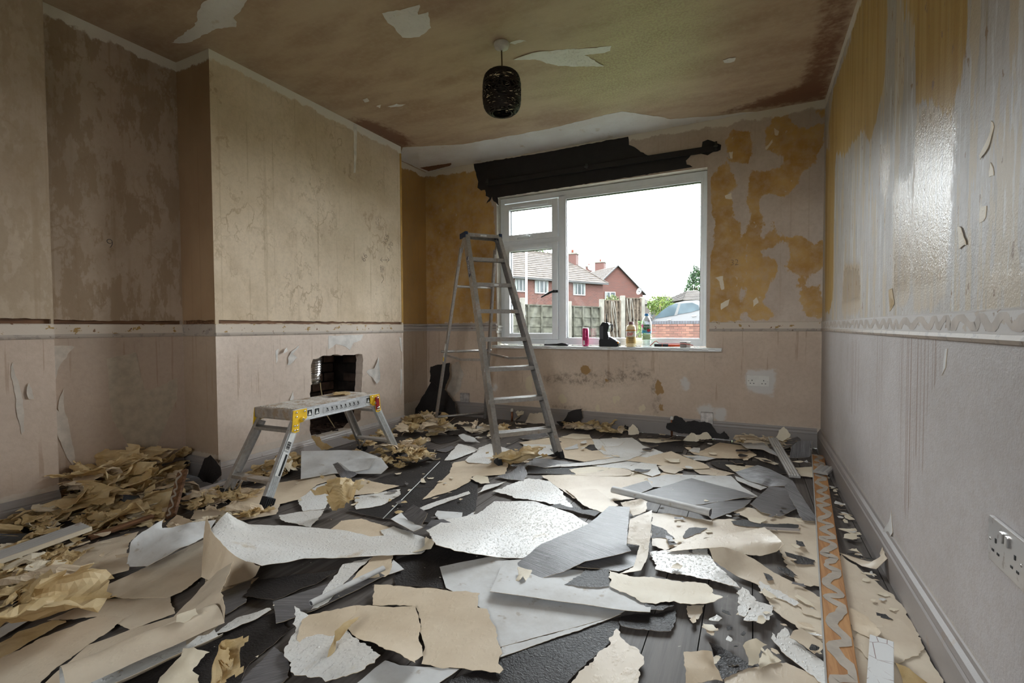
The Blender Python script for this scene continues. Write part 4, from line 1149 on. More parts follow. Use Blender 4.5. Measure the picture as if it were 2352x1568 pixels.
# ------------------------------------------------------------------ hop-up work platform
HCN, ang, HL, HW, HZ = Vector((-2.2313, 1.9901, 0)), 1.6261, 0.6578, 0.27, 0.4406
e1 = Vector((math.cos(ang), math.sin(ang), 0)); e2 = Vector((math.sin(ang), -math.cos(ang), 0))   # length (away), width (to the right)
hp = root('work_platform', 'folding aluminium hop-up platform with yellow hinge plates beside the fireplace', 'work platform', HCN)
RH = Matrix((e1, e2, Vector((0, 0, 1)))).transposed()
RH = Matrix((e1, -e2, Vector((0, 0, 1)))).transposed()
T0 = HCN+Vector((0, 0, HZ))
m = MB().box(T0+Vector((0, 0, -0.004)), (HL, HW-0.008, 0.008), RH)
for k in range(13):
    m.box(T0+e2*(-HW/2+0.018+k*(HW-0.036)/12)+Vector((0, 0, 0.0012)), (HL-0.03, 0.006, 0.0026), RH)
dk_ = m.build('deck', M['alu_dirty'], hp)
for s_ in (-1, 1):
    m = MB().box(T0+e2*s_*(HW/2-0.002)+Vector((0, 0, -0.034)), (HL-0.012, 0.004, 0.066), RH)
    for zz in (-0.004, -0.064): m.box(T0+e2*s_*(HW/2)+Vector((0, 0, zz)), (HL-0.012, 0.006, 0.006), RH)
    rl = m.build('side_rail', M['alu_clean'], hp)
    if s_ > 0:
        o_ = T0+e2*(HW/2+0.0006)+Vector((0, 0, -0.034))
        MB().box(o_-e1*0.01+e1*0.02, (0.28, 0.0008, 0.036), RH).build('instruction_sticker', simple('grey_sticker', (0.42, 0.42, 0.42), 0.5), rl)
        for k in range(8):
            q = o_+e1*(-0.10+k*0.035)+e2*0.0009
            mm = MB().box(q+Vector((0, 0, 0.004)), (0.010, 0.0006, 0.010), RH)
            mm.box(q+Vector((0, 0, -0.008)), (0.020, 0.0006, 0.003), RH); mm.bar(q+e1*0.008+Vector((0, 0, -0.006)), q-e1*0.006+Vector((0, 0, 0.012)), 0.0025, 0.0006, e2)
            mm.build('pictogram', simple('dark_print', (0.06, 0.06, 0.06), 0.6) if k == 0 else bpy.data.materials['dark_print'], rl)
        for q_, w_ in ((-0.225, 0.038), (-0.175, 0.038), (0.235, 0.040)):
            c0 = o_+e1*q_
            MB().box(c0, (w_, 0.0008, 0.044), RH).build('warning_sticker', M['sticker'], rl)
            MB().box(c0+e2*0.0008+Vector((0, 0, 0.002)), (w_*0.8, 0.0008, 0.032), RH).build('warning_print', M['ink'], rl)
            MB().prism([c0+e2*0.0013+e1*a_+Vector((0, 0, b_)) for a_, b_ in ((-0.011, -0.010), (0.011, -0.010), (0.0, 0.013))], e2*0.0005).build('warning_print', M['sticker'], rl)
for s_ in (-1, 1):
    MB().box(T0+e1*s_*(HL/2)+Vector((0, 0, -0.028)), (0.022, HW+0.004, 0.056), RH, 0.008).build('end_cover', M['alu_dirty'] if s_ < 0 else M['alu'], hp)
LEGS = {}
for se in (-1, 1):
    tops = []; feet = []
    for sw in (-1, 1):
        top = T0+e1*se*(HL/2-0.02)+e2*sw*(HW/2-0.004)+Vector((0, 0, -0.070))
        foot = Vector((HCN.x, HCN.y, 0))+e1*se*(0.52)+e2*sw*(0.152)
        foot = foot-e1*0.0
        d = (top-foot).normalized()
        nn = e1-d*e1.dot(d); nn.normalize()
        m = MB().bar(foot+d*0.03, top, 0.046, 0.003, nn)
        for off in (-0.023, 0.023): m.bar(foot+d*0.03+nn*off-e2*sw*0.009, top+nn*off-e2*sw*0.009, 0.003, 0.020, nn)
        for off in (-0.010, 0.0, 0.010): m.bar(foot+d*0.03+nn*off+e2*sw*0.0022, top+nn*off+e2*sw*0.0022, 0.003, 0.002, nn)
        lg = m.build('leg', M['alu_clean'] if sw > 0 else M['alu'], hp)
        fm = MB().bar(foot, foot+d*0.055, 0.056, 0.034, nn, 0.003)
        for k in range(5): fm.bar(foot+d*0.004+nn*(-0.022+k*0.011)+e2*sw*0.018, foot+d*0.050+nn*(-0.022+k*0.011)+e2*sw*0.018, 0.005, 0.004, nn)
        fm.build('rubber_foot', M['rubber'], hp)
        tops.append(top); feet.append(foot)
        # yellow hinge plates
        c0 = T0+e1*se*(HL/2-0.035)+e2*sw*(HW/2+0.003)
        pl = [c0+e1*se*a_+Vector((0, 0, b_)) for a_, b_ in ((-0.045, -0.004), (0.040, -0.004), (0.044, -0.030), (0.052, -0.110), (0.030, -0.118), (0.008, -0.114), (0.004, -0.072), (-0.020, -0.070), (-0.045, -0.052))]
        hpl = MB().prism(pl, e2*sw*0.004).build('hinge_plate', M['yellowpaint'], hp)
        for a_, b_ in ((-0.03, -0.016), (0.022, -0.016), (0.022, -0.038), (0.020, -0.082), (0.036, -0.082), (0.036, -0.105), (0.020, -0.105)):
            q = c0+e1*se*a_+Vector((0, 0, b_))+e2*sw*0.004
            MB().tube([q, q+e2*sw*0.003], 0.0048, 8).build('rivet', M['chrome'], hpl, True)
        q = c0+e1*se*(-0.012)+Vector((0, 0, -0.055))+e2*sw*0.004
        bo_ = MB().tube([q, q+e2*sw*0.006], 0.013, 12).build('pivot_washer', M['yellowpaint'], hpl, True)
        MB().tube([q+e2*sw*0.006, q+e2*sw*0.012], 0.007, 6).build('pivot_bolt', M['chrome'], hpl)
        if (se > 0) == (sw > 0):
            q = c0+e1*se*0.01+e2*sw*0.010
            lv = MB().bar(q+Vector((0, 0, -0.018)), q+e1*0.006*se+Vector((0, 0, -0.098)), 0.030, 0.010, e1, 0.004).build('release_lever', M['redpaint'], hp)
            MB().tube([q+Vector((0, 0, -0.086))+e2*sw*0.004, q+Vector((0, 0, -0.086))+e2*sw*0.014], 0.009, 10).build('release_button', M['chrome'], lv, True)
            MB().tube([q+Vector((0, 0, -0.026))+e2*sw*0.004, q+Vector((0, 0, -0.026))+e2*sw*0.009], 0.006, 8).build('rivet', M['chrome'], lv, True)
    # cross treads between the two legs of an end
    for fz in (0.30, 0.90):
        a, b = feet[0].lerp(tops[0], fz), feet[1].lerp(tops[1], fz)
        d = (tops[0]-feet[0]).normalized()
        m = MB().bar(a, b, 0.050, 0.016, e1, 0.002)
        m.build('cross_tread', M['alu_dirty'] if (fz < 0.5 and se < 0) else M['alu'], hp)
        if fz < 0.5:
            for p_, q_ in ((a, b), (b, a)):
                w_ = (q_-p_).normalized()
                MB().tube([p_+w_*0.07+Vector((0, 0, -0.008)), p_+w_*0.016+Vector((0, 0, -0.075))], 0.006, 6).build('brace', M['alu'], hp, True)
    if se < 0:      # stickers down the outer face of the near right leg
        d = (tops[1]-feet[1]).normalized(); nn = (e1-d*e1.dot(d)).normalized()
        sm = e2*0.0036
        MB().bar(feet[1].lerp(tops[1], 0.66)+sm, feet[1].lerp(tops[1], 0.90)+sm, 0.030, 0.001, nn).build('barcode_sticker', M['sticker'], hp)
        MB().bar(feet[1].lerp(tops[1], 0.36)+sm, feet[1].lerp(tops[1], 0.64)+sm, 0.034, 0.001, nn).build('instruction_sticker', M['sticker'], hp)
        MB().bar(feet[1].lerp(tops[1], 0.37)+sm+nn*0.008+e2*0.0006, feet[1].lerp(tops[1], 0.62)+sm+nn*0.008+e2*0.0006, 0.012, 0.001, nn).build('instruction_print', M['ink'], hp)
        for k in range(9):
            MB().bar(feet[1].lerp(tops[1], 0.675+k*0.010)+sm+e2*0.0006, feet[1].lerp(tops[1], 0.680+k*0.010+0.002*(k % 3))+sm+e2*0.0006, 0.022, 0.001, nn).build('barcode_line', M['ink'], hp)

# ------------------------------------------------------------------ pendant lamp
q = on(1152, 108, 2, HC-0.02)
LX, LY = q.x, q.y
pl = root('pendant_lamp', 'dark brown woven string pendant lamp hanging from a white ceiling rose', 'lamp', (LX, LY, HC))
MB().lathe([(0.042, -0.001), (0.043, -0.006), (0.038, -0.024), (0.030, -0.028), (0.012, -0.034), (0.006, -0.040)], (LX, LY, HC), 28).build('ceiling_rose', simple('white_rose_plastic', (0.62, 0.58, 0.54), 0.4), pl, True)
sh_c = on(1154, 213, 1, LY)
zc = sh_c.z; SR, SH = 0.103, 0.112
MB().tube([(LX, LY, HC-0.036), (LX+0.002, LY, (HC+zc)/2), (LX, LY, zc+SH-0.01)], 0.0038, 8).build('cord', simple('brown_flex', (0.11, 0.06, 0.03), 0.5), pl, True)
MB().lathe([(0.012, 0.0), (0.020, 0.01), (0.020, 0.05), (0.010, 0.07)], (LX, LY, zc+0.03), 16).build('lamp_holder', M['rubber'], pl, True)
def shade_pt(a_, t_):       # t in -1..1 along a squarish superellipse profile
    th = t_*PI/2
    r_ = SR*abs(math.cos(th))**0.42; z_ = SH*math.copysign(abs(math.sin(th))**0.62, t_)
    return r_, z_
rs = random.Random(21)
m = MB()
cane = simple('dark_brown_cane', (0.016, 0.008, 0.006), 0.5, 0.4, var=0.4)
for k in range(430):
    a0 = rs.random()*2*PI; t0 = rs.uniform(-0.84, 0.80); sl_ = rs.uniform(-0.30, 0.30); ln = rs.uniform(0.8, 2.6)
    if rs.random() < 0.25: sl_ = rs.choice((-1, 1))*rs.uniform(0.6, 1.3); ln = rs.uniform(0.3, 0.9)
    pts = []
    for j in range(15):
        u_ = j/14
        t_ = max(-0.88, min(0.86, t0+sl_*(u_-0.5)*ln*0.5))
        r_, z_ = shade_pt(0, t_)
        r_ = max(0.012, r_)+rs.uniform(-0.001, 0.001)
        pts.append((LX+math.cos(a0+ln*(u_-0.5))*r_, LY+math.sin(a0+ln*(u_-0.5))*r_, zc+z_))
    m.tube(pts, rs.uniform(0.0018, 0.0032), 4, cap=False)
for t_ in (-0.86, 0.84):
    r_, z_ = shade_pt(0, t_)
    m.tube([(LX+math.cos(k*PI/12)*r_, LY+math.sin(k*PI/12)*r_, zc+z_) for k in range(25)], 0.003, 5, cap=False)
prop(m.build('shade', cane, pl, True, recalc=False), kind='stuff')
m = MB()
for k in range(6):
    a0 = k*PI/3
    pts = []
    for j in range(11):
        r_, z_ = shade_pt(0, -0.9+1.78*j/10); pts.append((LX+math.cos(a0)*max(0.01, r_-0.003), LY+math.sin(a0)*max(0.01, r_-0.003), zc+z_))
    m.tube(pts, 0.0016, 5, cap=False)
m.build('wire_frame', M['rubber'], pl, True)

# ------------------------------------------------------------------ sockets and pipes
def uk_socket(name, label, c, ux, nz, w, h, mat, gangs, cat='socket', metal=None, sw=True):
    c, ux, nz = Vector(c), Vector(ux), Vector(nz); uz = Vector((0, 0, 1))
    R_ = Matrix((ux, nz, uz)).transposed()
    o = root(name, label, cat, c)
    MB().box(c+nz*0.0045, (w, 0.009, h), R_, 0.0025).build('face_plate', mat, o)
    for g in range(gangs):
        gx = (g-(gangs-1)/2)*w*0.52
        for dx, dz, a_, b_ in ((0, 0.012, 0.0045, 0.009), (-0.011, -0.010, 0.008, 0.0045), (0.011, -0.010, 0.008, 0.0045)):
            MB().box(c+nz*0.0088+ux*(gx+dx)+uz*(dz-0.008), (a_, 0.002, b_), R_).build('pin_slot', M['ink'], o)
        if sw:
            sx = gx*0.28 if gangs == 2 else gx
            MB().box(c+nz*0.0105+ux*sx+uz*h*0.24, (0.011, 0.005, 0.020), R_, 0.0015).build('rocker_switch', metal or mat, o)
    for sx in (-1, 1):
        q = c+ux*sx*w*0.42
        MB().tube([q+nz*0.008, q+nz*0.0098], 0.003, 8).build('screw', M['chrome'], o, True)
    return o
a, b = on(1716, 862, 1, 3.92), on(1766, 888, 1, 3.92)
uk_socket('double_socket', 'white double wall socket on bare plaster right of the window', ((a.x+b.x)/2, YB-0.001, (a.z+b.z)/2), (1, 0, 0), (0, -1, 0), 0.146, 0.078, M['sockwhite'], 2)
a, b = on(1057, 902, 1, 3.92), on(1080, 926, 1, 3.92)
bx = root('blanking_box', 'dirty white blank wall box low behind the ladder', 'wall box', ((a.x+b.x)/2, YB, (a.z+b.z)/2))
dirtyp = simple('dirty_white_plastic', (0.42, 0.38, 0.36), 0.5, var=0.3, scale=30)
MB().box(((a.x+b.x)/2, YB-0.014, (a.z+b.z)/2+0.006), (0.092, 0.026, 0.088), None, 0.003).build('box', dirtyp, bx)
MB().box(((a.x+b.x)/2, YB-0.029, (a.z+b.z)/2+0.006), (0.088, 0.006, 0.084), None, 0.002).build('cover_plate', dirtyp, bx)
a, b = on(1609, 946, 1, 3.90), on(1638, 975, 1, 3.90)
fs_ = root('fused_spur', 'grimy single fused spur plate just above the skirting', 'socket', ((a.x+b.x)/2, YB, (a.z+b.z)/2))
cxx, czz = (a.x+b.x)/2, (a.z+b.z)/2
MB().box((cxx, YB-0.016, czz), (0.088, 0.030, 0.088), None, 0.003).build('back_box', dirtyp, fs_)
MB().box((cxx, YB-0.034, czz), (0.086, 0.007, 0.086), None, 0.002).build('face_plate', simple('smeared_white_plastic', (0.56, 0.52, 0.50), 0.4, var=0.25, scale=25), fs_)
MB().box((cxx, YB-0.038, czz-0.018), (0.018, 0.004, 0.022), None, 0.001).build('fuse_carrier', M['sockwhite'], fs_)
for s_ in (-1, 1): MB().tube([(cxx+s_*0.036, YB-0.036, czz-0.018), (cxx+s_*0.036, YB-0.039, czz-0.018)], 0.003, 8).build('screw', M['chrome'], fs_)
a = on(2310, 1245, 0, XR-0.005)
t = NT('satin_steel_plate', 0.28, 0.5); t.b.inputs['Metallic'].default_value = 0.9
t.color(t.mix(t.rng(t.noise(60, detail=3), 0.6, 0.7), (0.60, 0.58, 0.57), (0.40, 0.36, 0.34)))
uk_socket('steel_double_socket', 'satin steel double socket on the right wall at the picture edge', (XR-0.001, a.y-0.012, 0.430), (0, -1, 0), (-1, 0, 0), 0.146, 0.088, t.m, 2, metal=t.m)
for px, zt, lbl in ((1176, 0.115, 'capped copper pipe stub seen beneath the ladder treads'), (1543, 0.155, 'capped copper pipe stub left of the fused spur')):
    a = on(px, 975, 1, 3.865)
    pp = root('copper_pipe', lbl, 'pipe', (a.x, 3.865, 0))
    MB().tube([(a.x, 3.865, 0.0), (a.x, 3.865, zt-0.022)], 0.0075, 10).build('pipe', M['copper'], pp, True)
    MB().lathe([(0.0125, 0), (0.0130, 0.003), (0.0125, 0.022), (0.010, 0.028)], (a.x, 3.865, zt-0.026), 14).build('cap', M['sockwhite'], pp, True)

# pencil marks on the plaster (parts of the walls they are written on)
bX = lambda px, py, X, rot=0: basis(on(px, py, 0, X)+Vector((0.0012, 0, 0)), (0, 1, 0), (0, 0, 1)) @ Matrix.Rotation(rot, 4, 'Z')
for s, px, py, sz, r_ in (('15', 866, 502, 0.045, 0), ('12', 866, 513, 0.045, 0.1), ('66', 837, 591, 0.07, 1.0), ('155', 887, 550, 0.065, 1.1), ('570', 896, 566, 0.06, 0.9), ('80', 877, 615, 0.05, 0), ('80', 877, 623, 0.04, 0)):
    textmesh('pencil_mark', s, sz, bX(px, py, XC, r_), M['pencil'], wc, 0.0002, bold=-0.026*sz)
m = MB()
for a_, b_ in (((874, 597), (894, 597)), ((874, 597), (878, 591)), ((874, 597), (879, 602)), ((894, 597), (890, 591)), ((894, 597), (889, 602)), ((876, 650), (882, 640)), ((882, 640), (877, 632))):
    m.tube([on(*a_, 0, XC+0.001), on(*b_, 0, XC+0.001)], 0.0012, 4)
m.build('pencil_mark', M['pencil'], wc)
textmesh('pencil_mark', '9', 0.07, bX(253, 560, XA, 0.2), M['pencil'], wa, 0.0002, bold=-0.0016)
textmesh('pencil_mark', '32', 0.06, basis(on(1687, 603, 1, YB-0.0012), (1, 0, 0), (0, 0, 1)), M['pencil'], wb, 0.0002, bold=-0.0016)
# ------------------------------------------------------------------ paper litter
S3, S5 = 1/2.76, 520/2352
CR = {'L': (0, 1000, S3), 'M': (700, 1000, S3), 'R': (1400, 1000, S3), 'A': (900, 920, S5), 'B': (1400, 920, S5), 'C': (0, 1040, S5), 'D': (400, 1000, S5)}
BACK = {'W': 'B', 'B': 'W', 'T': 'W', 'G': 'V', 'V': 'G', 'K': 'B', 'C': 'V', 'Y': 'Y'}
NAME = {'W': 'woodchip_paper', 'B': 'backing_paper', 'T': 'wallpaper_sheet', 'G': 'vinyl_paper', 'V': 'vinyl_paper', 'K': 'black_vinyl_paper', 'C': 'paper_scrap', 'Y': 'glue_paper'}
CAT = {'W': 'paper', 'B': 'paper', 'T': 'paper', 'G': 'vinyl wallpaper', 'V': 'vinyl wallpaper', 'K': 'black wallpaper', 'C': 'paper scrap', 'Y': 'paper'}
def ground(x, y): return 0.006*max(0.0, noise.noise(Vector((x*2.3, y*2.3, 0.7)))+0.25)
PSEED = [0]
def paper(kind, crop, pts, layer, label, pins=(), rough=0.005, rot=0.0, amp=0.0015, group=None, back=None, name=None, cat=None, edge=0.007, seg=None):
    PSEED[0] += 1
    rng = random.Random(PSEED[0]*7+1)
    x0, y0, sc = CR[crop]
    zb = 0.003+layer*0.0017
    W3 = []
    for p in pts:
        h = p[2] if len(p) > 2 else 0.0
        q = fl(x0+p[0]*sc, y0+p[1]*sc, zb+h)
        W3.append((min(q.x, XR-0.022), min(q.y, YB-0.024), h))
    if area2(W3) < 0: W3 = W3[::-1]
    per = sum(math.hypot(W3[i][0]-W3[i-1][0], W3[i][1]-W3[i-1][1]) for i in range(len(W3)))
    sg = seg or min(0.03, max(0.008, per/130))
    tr = torn(W3, rough, sg, rng)
    ol = [tuple(p) for p, _, _ in tr]
    hb = np.array([W3[i][2]*(1-t)+W3[(i+1) % len(W3)][2]*t for _, i, t in tr])
    A = abs(area2(ol))
    P, f = sheet(ol, step=max(0.012, math.sqrt(A/220)), rng=rng)
    K = np.array(ol); H = hb
    if pins:
        pq = [fl(x0+a*sc, y0+b*sc, zb+c) for a, b, c in pins]
        K = np.vstack([K, [(q.x, q.y) for q in pq]])
        H = np.concatenate([H, [c for _, _, c in pins]])
        Wt = np.concatenate([np.ones(len(ol)), np.full(len(pq), len(ol)/12.0)])
    else:
        Wt = np.ones(len(ol))
    D = ((P[:, None, :]-K[None])**2).sum(2)+2e-5
    w = Wt/D**1.6
    h = (w*H).sum(1)/w.sum(1)
    de = np.clip(sdist(P, ol), 0, 1)
    if H.any():                                   # relax to a taut membrane between its rim and the pinned folds
        fix = de < 1e-5
        for q in K[len(ol):]: fix[int(np.argmin(((P-q)**2).sum(1)))] = True
        E = np.array([(t_[i], t_[i-1]) for t_ in f for i in range(len(t_))]); E = np.vstack([E, E[:, ::-1]])
        deg = np.bincount(E[:, 0], minlength=len(P)).astype(float)
        for it in range(70):
            av = np.bincount(E[:, 0], weights=h[E[:, 1]], minlength=len(P))/np.maximum(deg, 1)
            fx = fix if it < 62 else de < 1e-5
            h = np.where(fx, h, av)
    sd = PSEED[0]*3.17
    v = []
    for (x, y), hh, dd in zip(P, h, de):
        e = edge*max(0, noise.noise(Vector((x*5+sd, y*5, sd)))-0.05)*math.exp(-dd/0.045)
        v.append(Vector((x, y, zb+ground(x, y)+hh+e+amp*max(0, noise.noise(Vector((x*9, y*9, sd)))))))
    c = Vector((float(P[:, 0].mean()), float(P[:, 1].mean()), 0.0))
    a = math.radians(rot); Rm = Matrix.Rotation(-a, 3, 'Z')
    me = bpy.data.meshes.new(NAME[kind])
    me.from_pydata([tuple(Rm @ (q-c)) for q in v], [], f)
    dark = kind == 'K'
    for m_ in (M[kind], M[back or BACK[kind]], M['rimdark' if dark else 'rim']): me.materials.append(m_)
    me.polygons.foreach_set('use_smooth', [True]*len(f))
    o = bpy.data.objects.new(name or NAME[kind], me)
    o.location = c; o.rotation_euler = (0, 0, a)
    sharp_rim(o.data)
    md = o.modifiers.new('thickness', 'SOLIDIFY'); md.thickness = 0.0010; md.offset = -1
    md.material_offset = 1; md.material_offset_rim = 2
    COL.objects.link(o)
    return prop(o, label, cat or CAT[kind], group)

# ---- dark sheets lowest
paper('K', 'M', [(430, 290), (640, 200), (760, 85), (900, 95), (930, 190), (1100, 270), (1085, 470), (1000, 560), (500, 530), (270, 480), (620, 340)], 0, 'large black vinyl sheet flat on the floor right of the platform', rot=20)
paper('K', 'M', [(570, 790), (830, 700), (1180, 770), (860, 835), (895, 975), (575, 950)], 0, 'star-shaped black vinyl area left of the big off-white sheet', rot=50)
paper('K', 'M', [(880, 1620), (900, 1568), (1240, 1420), (2000, 1150), (1985, 1270), (1700, 1540), (1600, 1650)], 1, 'big glossy black textured sheet at the bottom centre of the floor', rot=10, rough=0.004)
paper('K', 'L', [(700, 1620), (790, 1568), (1270, 1290), (1740, 1130), (1830, 1240), (1730, 1340), (1560, 1480), (1450, 1640)], 0, 'large black vinyl sheet near bottom left with pale torn scrapes', rot=60)
paper('K', 'A', [(1405, 670), (1600, 700), (2080, 690), (2300, 710), (1860, 775), (1410, 755)], 1, 'long black vinyl strip just right of the ladder foot', rot=5)
paper('K', 'B', [(330, 420), (640, 420), (1000, 430), (900, 480), (780, 480), (760, 540), (560, 540), (430, 480)], 0, 'ragged black vinyl sheet near the skirting under the window', rot=5)
paper('K', 'B', [(1050, 640), (1400, 630), (1700, 640), (1840, 760), (1500, 800), (1100, 690)], 0, 'charcoal vinyl sheet under the grey sheets near the right corner', rot=30)
paper('K', 'A', [(330, 360), (640, 360), (700, 400), (560, 440), (480, 445), (350, 400)], 0, 'dark torn vinyl piece behind the crumpled heap by the ladder back leg', rot=70)
paper('K', 'A', [(0, 890), (120, 760), (420, 720), (600, 740), (420, 905), (240, 905)], 1, 'flat black vinyl offcut between the two feet heaps near the platform', rot=10)
paper('K', 'L', [(30, 600), (200, 480), (270, 560), (250, 640), (160, 620)], 2, 'dark square of vinyl against the left skirting', rot=30)
paper('K', 'L', [(205, 850), (290, 770), (400, 750), (340, 820), (230, 890)], 3, 'small black scrap below the left white moulding', rot=10)
paper('K', 'R', [(70, 1150), (420, 1110), (390, 1240), (300, 1240), (75, 1210)], 2, 'black textured patch on the bare boards right of centre', rot=10)
# ---- floor level buff and white
paper('B', 'M', [(745, 408), (920, 240), (945, 170), (1180, 140), (1290, 180), (1270, 245), (1060, 260), (1040, 300), (960, 345), (860, 375)], 2, 'buff paper reaching from the ladder front foot towards the camera')
paper('B', 'D', [(440, 790), (720, 640), (1000, 500), (1310, 460), (1660, 400), (1700, 440), (1480, 520), (1300, 670), (1100, 720), (880, 760)], 1, 'long buff sheet lying under the platform near leg')
paper('T', 'D', [(170, 880), (210, 780), (450, 770), (720, 700), (1100, 720), (1060, 820), (700, 880), (400, 900)], 2, 'tan sheet just in front of the platform near foot')
paper('W', 'D', [(1285, 680), (1480, 530), (1620, 495), (1800, 530), (1640, 640), (1560, 770), (1340, 795)], 3, 'white woodchip piece left of the yellow crumpled flag', rot=30)
paper('B', 'D', [(1780, 520), (1960, 450), (2090, 490), (2340, 530), (2120, 600), (1880, 625)], 3, 'tan leaf of paper right behind the yellow crumpled flag')
paper('W', 'D', [(1870, 640), (2120, 600), (2352, 560), (2352, 620), (2150, 730), (1890, 775)], 2, 'white woodchip wing right of the yellow crumpled flag', rot=20)
paper('W', 'D', [(1090, 830), (1340, 795), (1560, 780), (1500, 880), (1420, 960), (1150, 900)], 2, 'dull white sheet in front of the yellow crumpled flag', rot=20)
paper('W', 'A', [(545, 620), (690, 450, .03), (880, 495, .02), (960, 500), (650, 610)], 2, 'white embossed diamond of paper left of the ladder foot', rot=40)
paper('W', 'A', [(900, 495), (1020, 450), (1230, 510), (1180, 560), (1040, 600), (760, 625), (880, 540)], 1, 'bright white sheet behind the ladder front foot', rot=20)
paper('B', 'A', [(1320, 440), (1640, 380), (2150, 400), (2220, 520), (2320, 590), (2000, 640), (1800, 600), (1740, 540), (1370, 470)], 1, 'broad buff sheet around the right ladder foot')
paper('W', 'A', [(1365, 455), (1650, 460), (1700, 550), (1560, 580), (1400, 620), (1365, 560)], 3, 'white square sheet between the ladder front feet', rot=5)
paper('G', 'A', [(1390, 660), (1480, 590), (1640, 605, .012), (1900, 650), (1700, 690), (1600, 700)], 3, 'grey streaked vinyl tongue in front of the right ladder foot', rot=-20)
paper('W', 'A', [(1590, 695), (1720, 665), (2240, 620), (2420, 540), (2600, 560), (2440, 620), (2100, 670)], 4, 'long thin white strip in front of the right ladder foot', rot=0)
paper('G', 'A', [(1070, 790), (1240, 740), (1370, 640, .02), (1410, 760), (1370, 835), (1180, 810)], 4, 'grey streaked vinyl fan beside the left ladder foot', rot=-60)
paper('T', 'A', [(1860, 775), (2200, 740), (2352, 715), (2480, 690), (2480, 780), (2352, 795)], 3, 'pale tan slip right of the long black strip')
paper('G', 'A', [(460, 520), (620, 470), (680, 480), (560, 540)], 2, 'small grey vinyl piece left of the white embossed diamond', rot=-30)
paper('V', 'A', [(690, 360, .03), (740, 345, .04), (860, 390, .02), (920, 440), (760, 430)], 3, 'curled grey backing slip behind the ladder', rot=20)
paper('W', 'A', [(880, 260), (1000, 250), (1130, 260), (1100, 300), (930, 325), (890, 300)], 4, 'torn white scrap under the ladder lowest rear rung', rot=10)
paper('K', 'A', [(570, 290), (680, 240, .03), (790, 330, .02), (700, 360), (600, 360)], 3, 'folded black flake between the ladder legs', rot=10)
paper('C', 'A', [(700, 265), (860, 270), (890, 325), (830, 340), (740, 300)], 4, 'cream torn strip behind the ladder left leg')
paper('G', 'A', [(1310, 380), (1480, 335, .02), (1620, 320, .02), (1650, 360), (1500, 405), (1400, 405)], 3, 'rippled light grey vinyl piece under the lowest ladder tread', rot=-10)
paper('V', 'A', [(1350, 400), (1500, 350), (1640, 340), (1660, 365), (1480, 412)], 2, 'white edged slip below the rippled grey vinyl')
paper('V', 'A', [(1790, 500), (1930, 450), (1935, 500), (1800, 508)], 3, 'small white rectangle just behind the right ladder foot')
paper('G', 'A', [(1640, 500), (1720, 505), (1720, 560), (1680, 545)], 4, 'tiny grey vinyl tag at the inner side of the right ladder foot', rot=20)
paper('K', 'A', [(2000, 490), (2060, 455), (2160, 455), (2215, 505), (2080, 520)], 2, 'dark pebble-shaped scrap on the buff sheet right of the ladder', rot=10)
paper('W', 'B', [(-180, 400), (60, 400), (230, 390), (300, 430), (360, 470), (560, 540), (500, 580), (380, 600), (150, 590), (-60, 560), (-150, 480)], 2, 'wide white sheet lying in the light below the window', rot=5)
paper('B', 'B', [(150, 560), (380, 590), (640, 525), (760, 580), (1010, 670), (1040, 705), (850, 715), (680, 700), (330, 640), (100, 610)], 3, 'pointed buff sheet right of the wide white sheet', rot=10)
paper('W', 'B', [(140, 700), (330, 640), (490, 655), (530, 760), (450, 795)], 4, 'white flake lying before the pointed buff sheet', rot=30)
paper('T', 'B', [(495, 680), (660, 670), (770, 720), (680, 765), (560, 740)], 4, 'pale flake touching the tip of the pointed buff sheet')
paper('B', 'B', [(780, 480), (840, 480), (900, 540), (1150, 440), (1380, 470), (1530, 570), (1430, 610), (1100, 600), (880, 560)], 2, 'long cream sheet near the right end of the window wall')
paper('W', 'B', [(815, 525), (870, 485), (940, 490), (930, 545)], 3, 'small white chip left on the long cream sheet')
paper('C', 'B', [(300, 400), (530, 395), (750, 415), (480, 440), (330, 425)], 2, 'cream sliver under the black scrap at the skirting')
paper('V', 'B', [(760, 575), (900, 570), (1110, 600), (1000, 630), (880, 620)], 1, 'white slip beneath the long cream sheet')
paper('V', 'B', [(1345, 440), (1580, 430, .02), (1700, 520, .03), (1790, 600, .01), (1600, 520, .03), (1430, 500, .02)], 5, 'pale grey curling strip near the right corner', rot=10)
paper('G', 'B', [(1640, 460, .02), (1780, 430, .03), (1940, 350, .06), (1990, 410, .05), (1850, 490, .02), (1700, 520, .01)], 5, 'brown-grey vinyl sheet leaning into the right corner', rot=40)
paper('G', 'B', [(1860, 600), (1890, 480, .06), (1960, 420, .10), (2110, 420, .11), (2085, 500, .08), (2110, 600, .01)], 6, 'ridged grey vinyl piece arching up in the right corner', rot=80, pins=[(2000, 520, .09)])
paper('C', 'B', [(1885, 640), (2050, 610, .03), (2110, 660), (1990, 655)], 5, 'cream flap under the ridged grey vinyl')
paper('C', 'B', [(1200, 665), (1300, 670), (1470, 695), (1400, 740), (1300, 740)], 3, 'cream torn bit left of the hump-backed grey sheet')
paper('C', 'B', [(1500, 590), (1620, 600), (1760, 660), (1720, 670), (1560, 620)], 2, 'cream splinter of paper behind the leaning moulding')
paper('C', 'B', [(1930, 700), (2120, 690), (2120, 800), (1990, 790)], 2, 'pale slip between the moulding and the pine rail')
paper('B', 'A', [(1150, 560), (1400, 520), (1700, 590), (1560, 640), (1250, 650)], 0, 'buff sheet showing between the two ladder front feet')
paper('W', 'B', [(-260, 600), (20, 570), (320, 640), (140, 700), (-100, 690), (-240, 660)], 1, 'white sheet before the wide white one under the window')
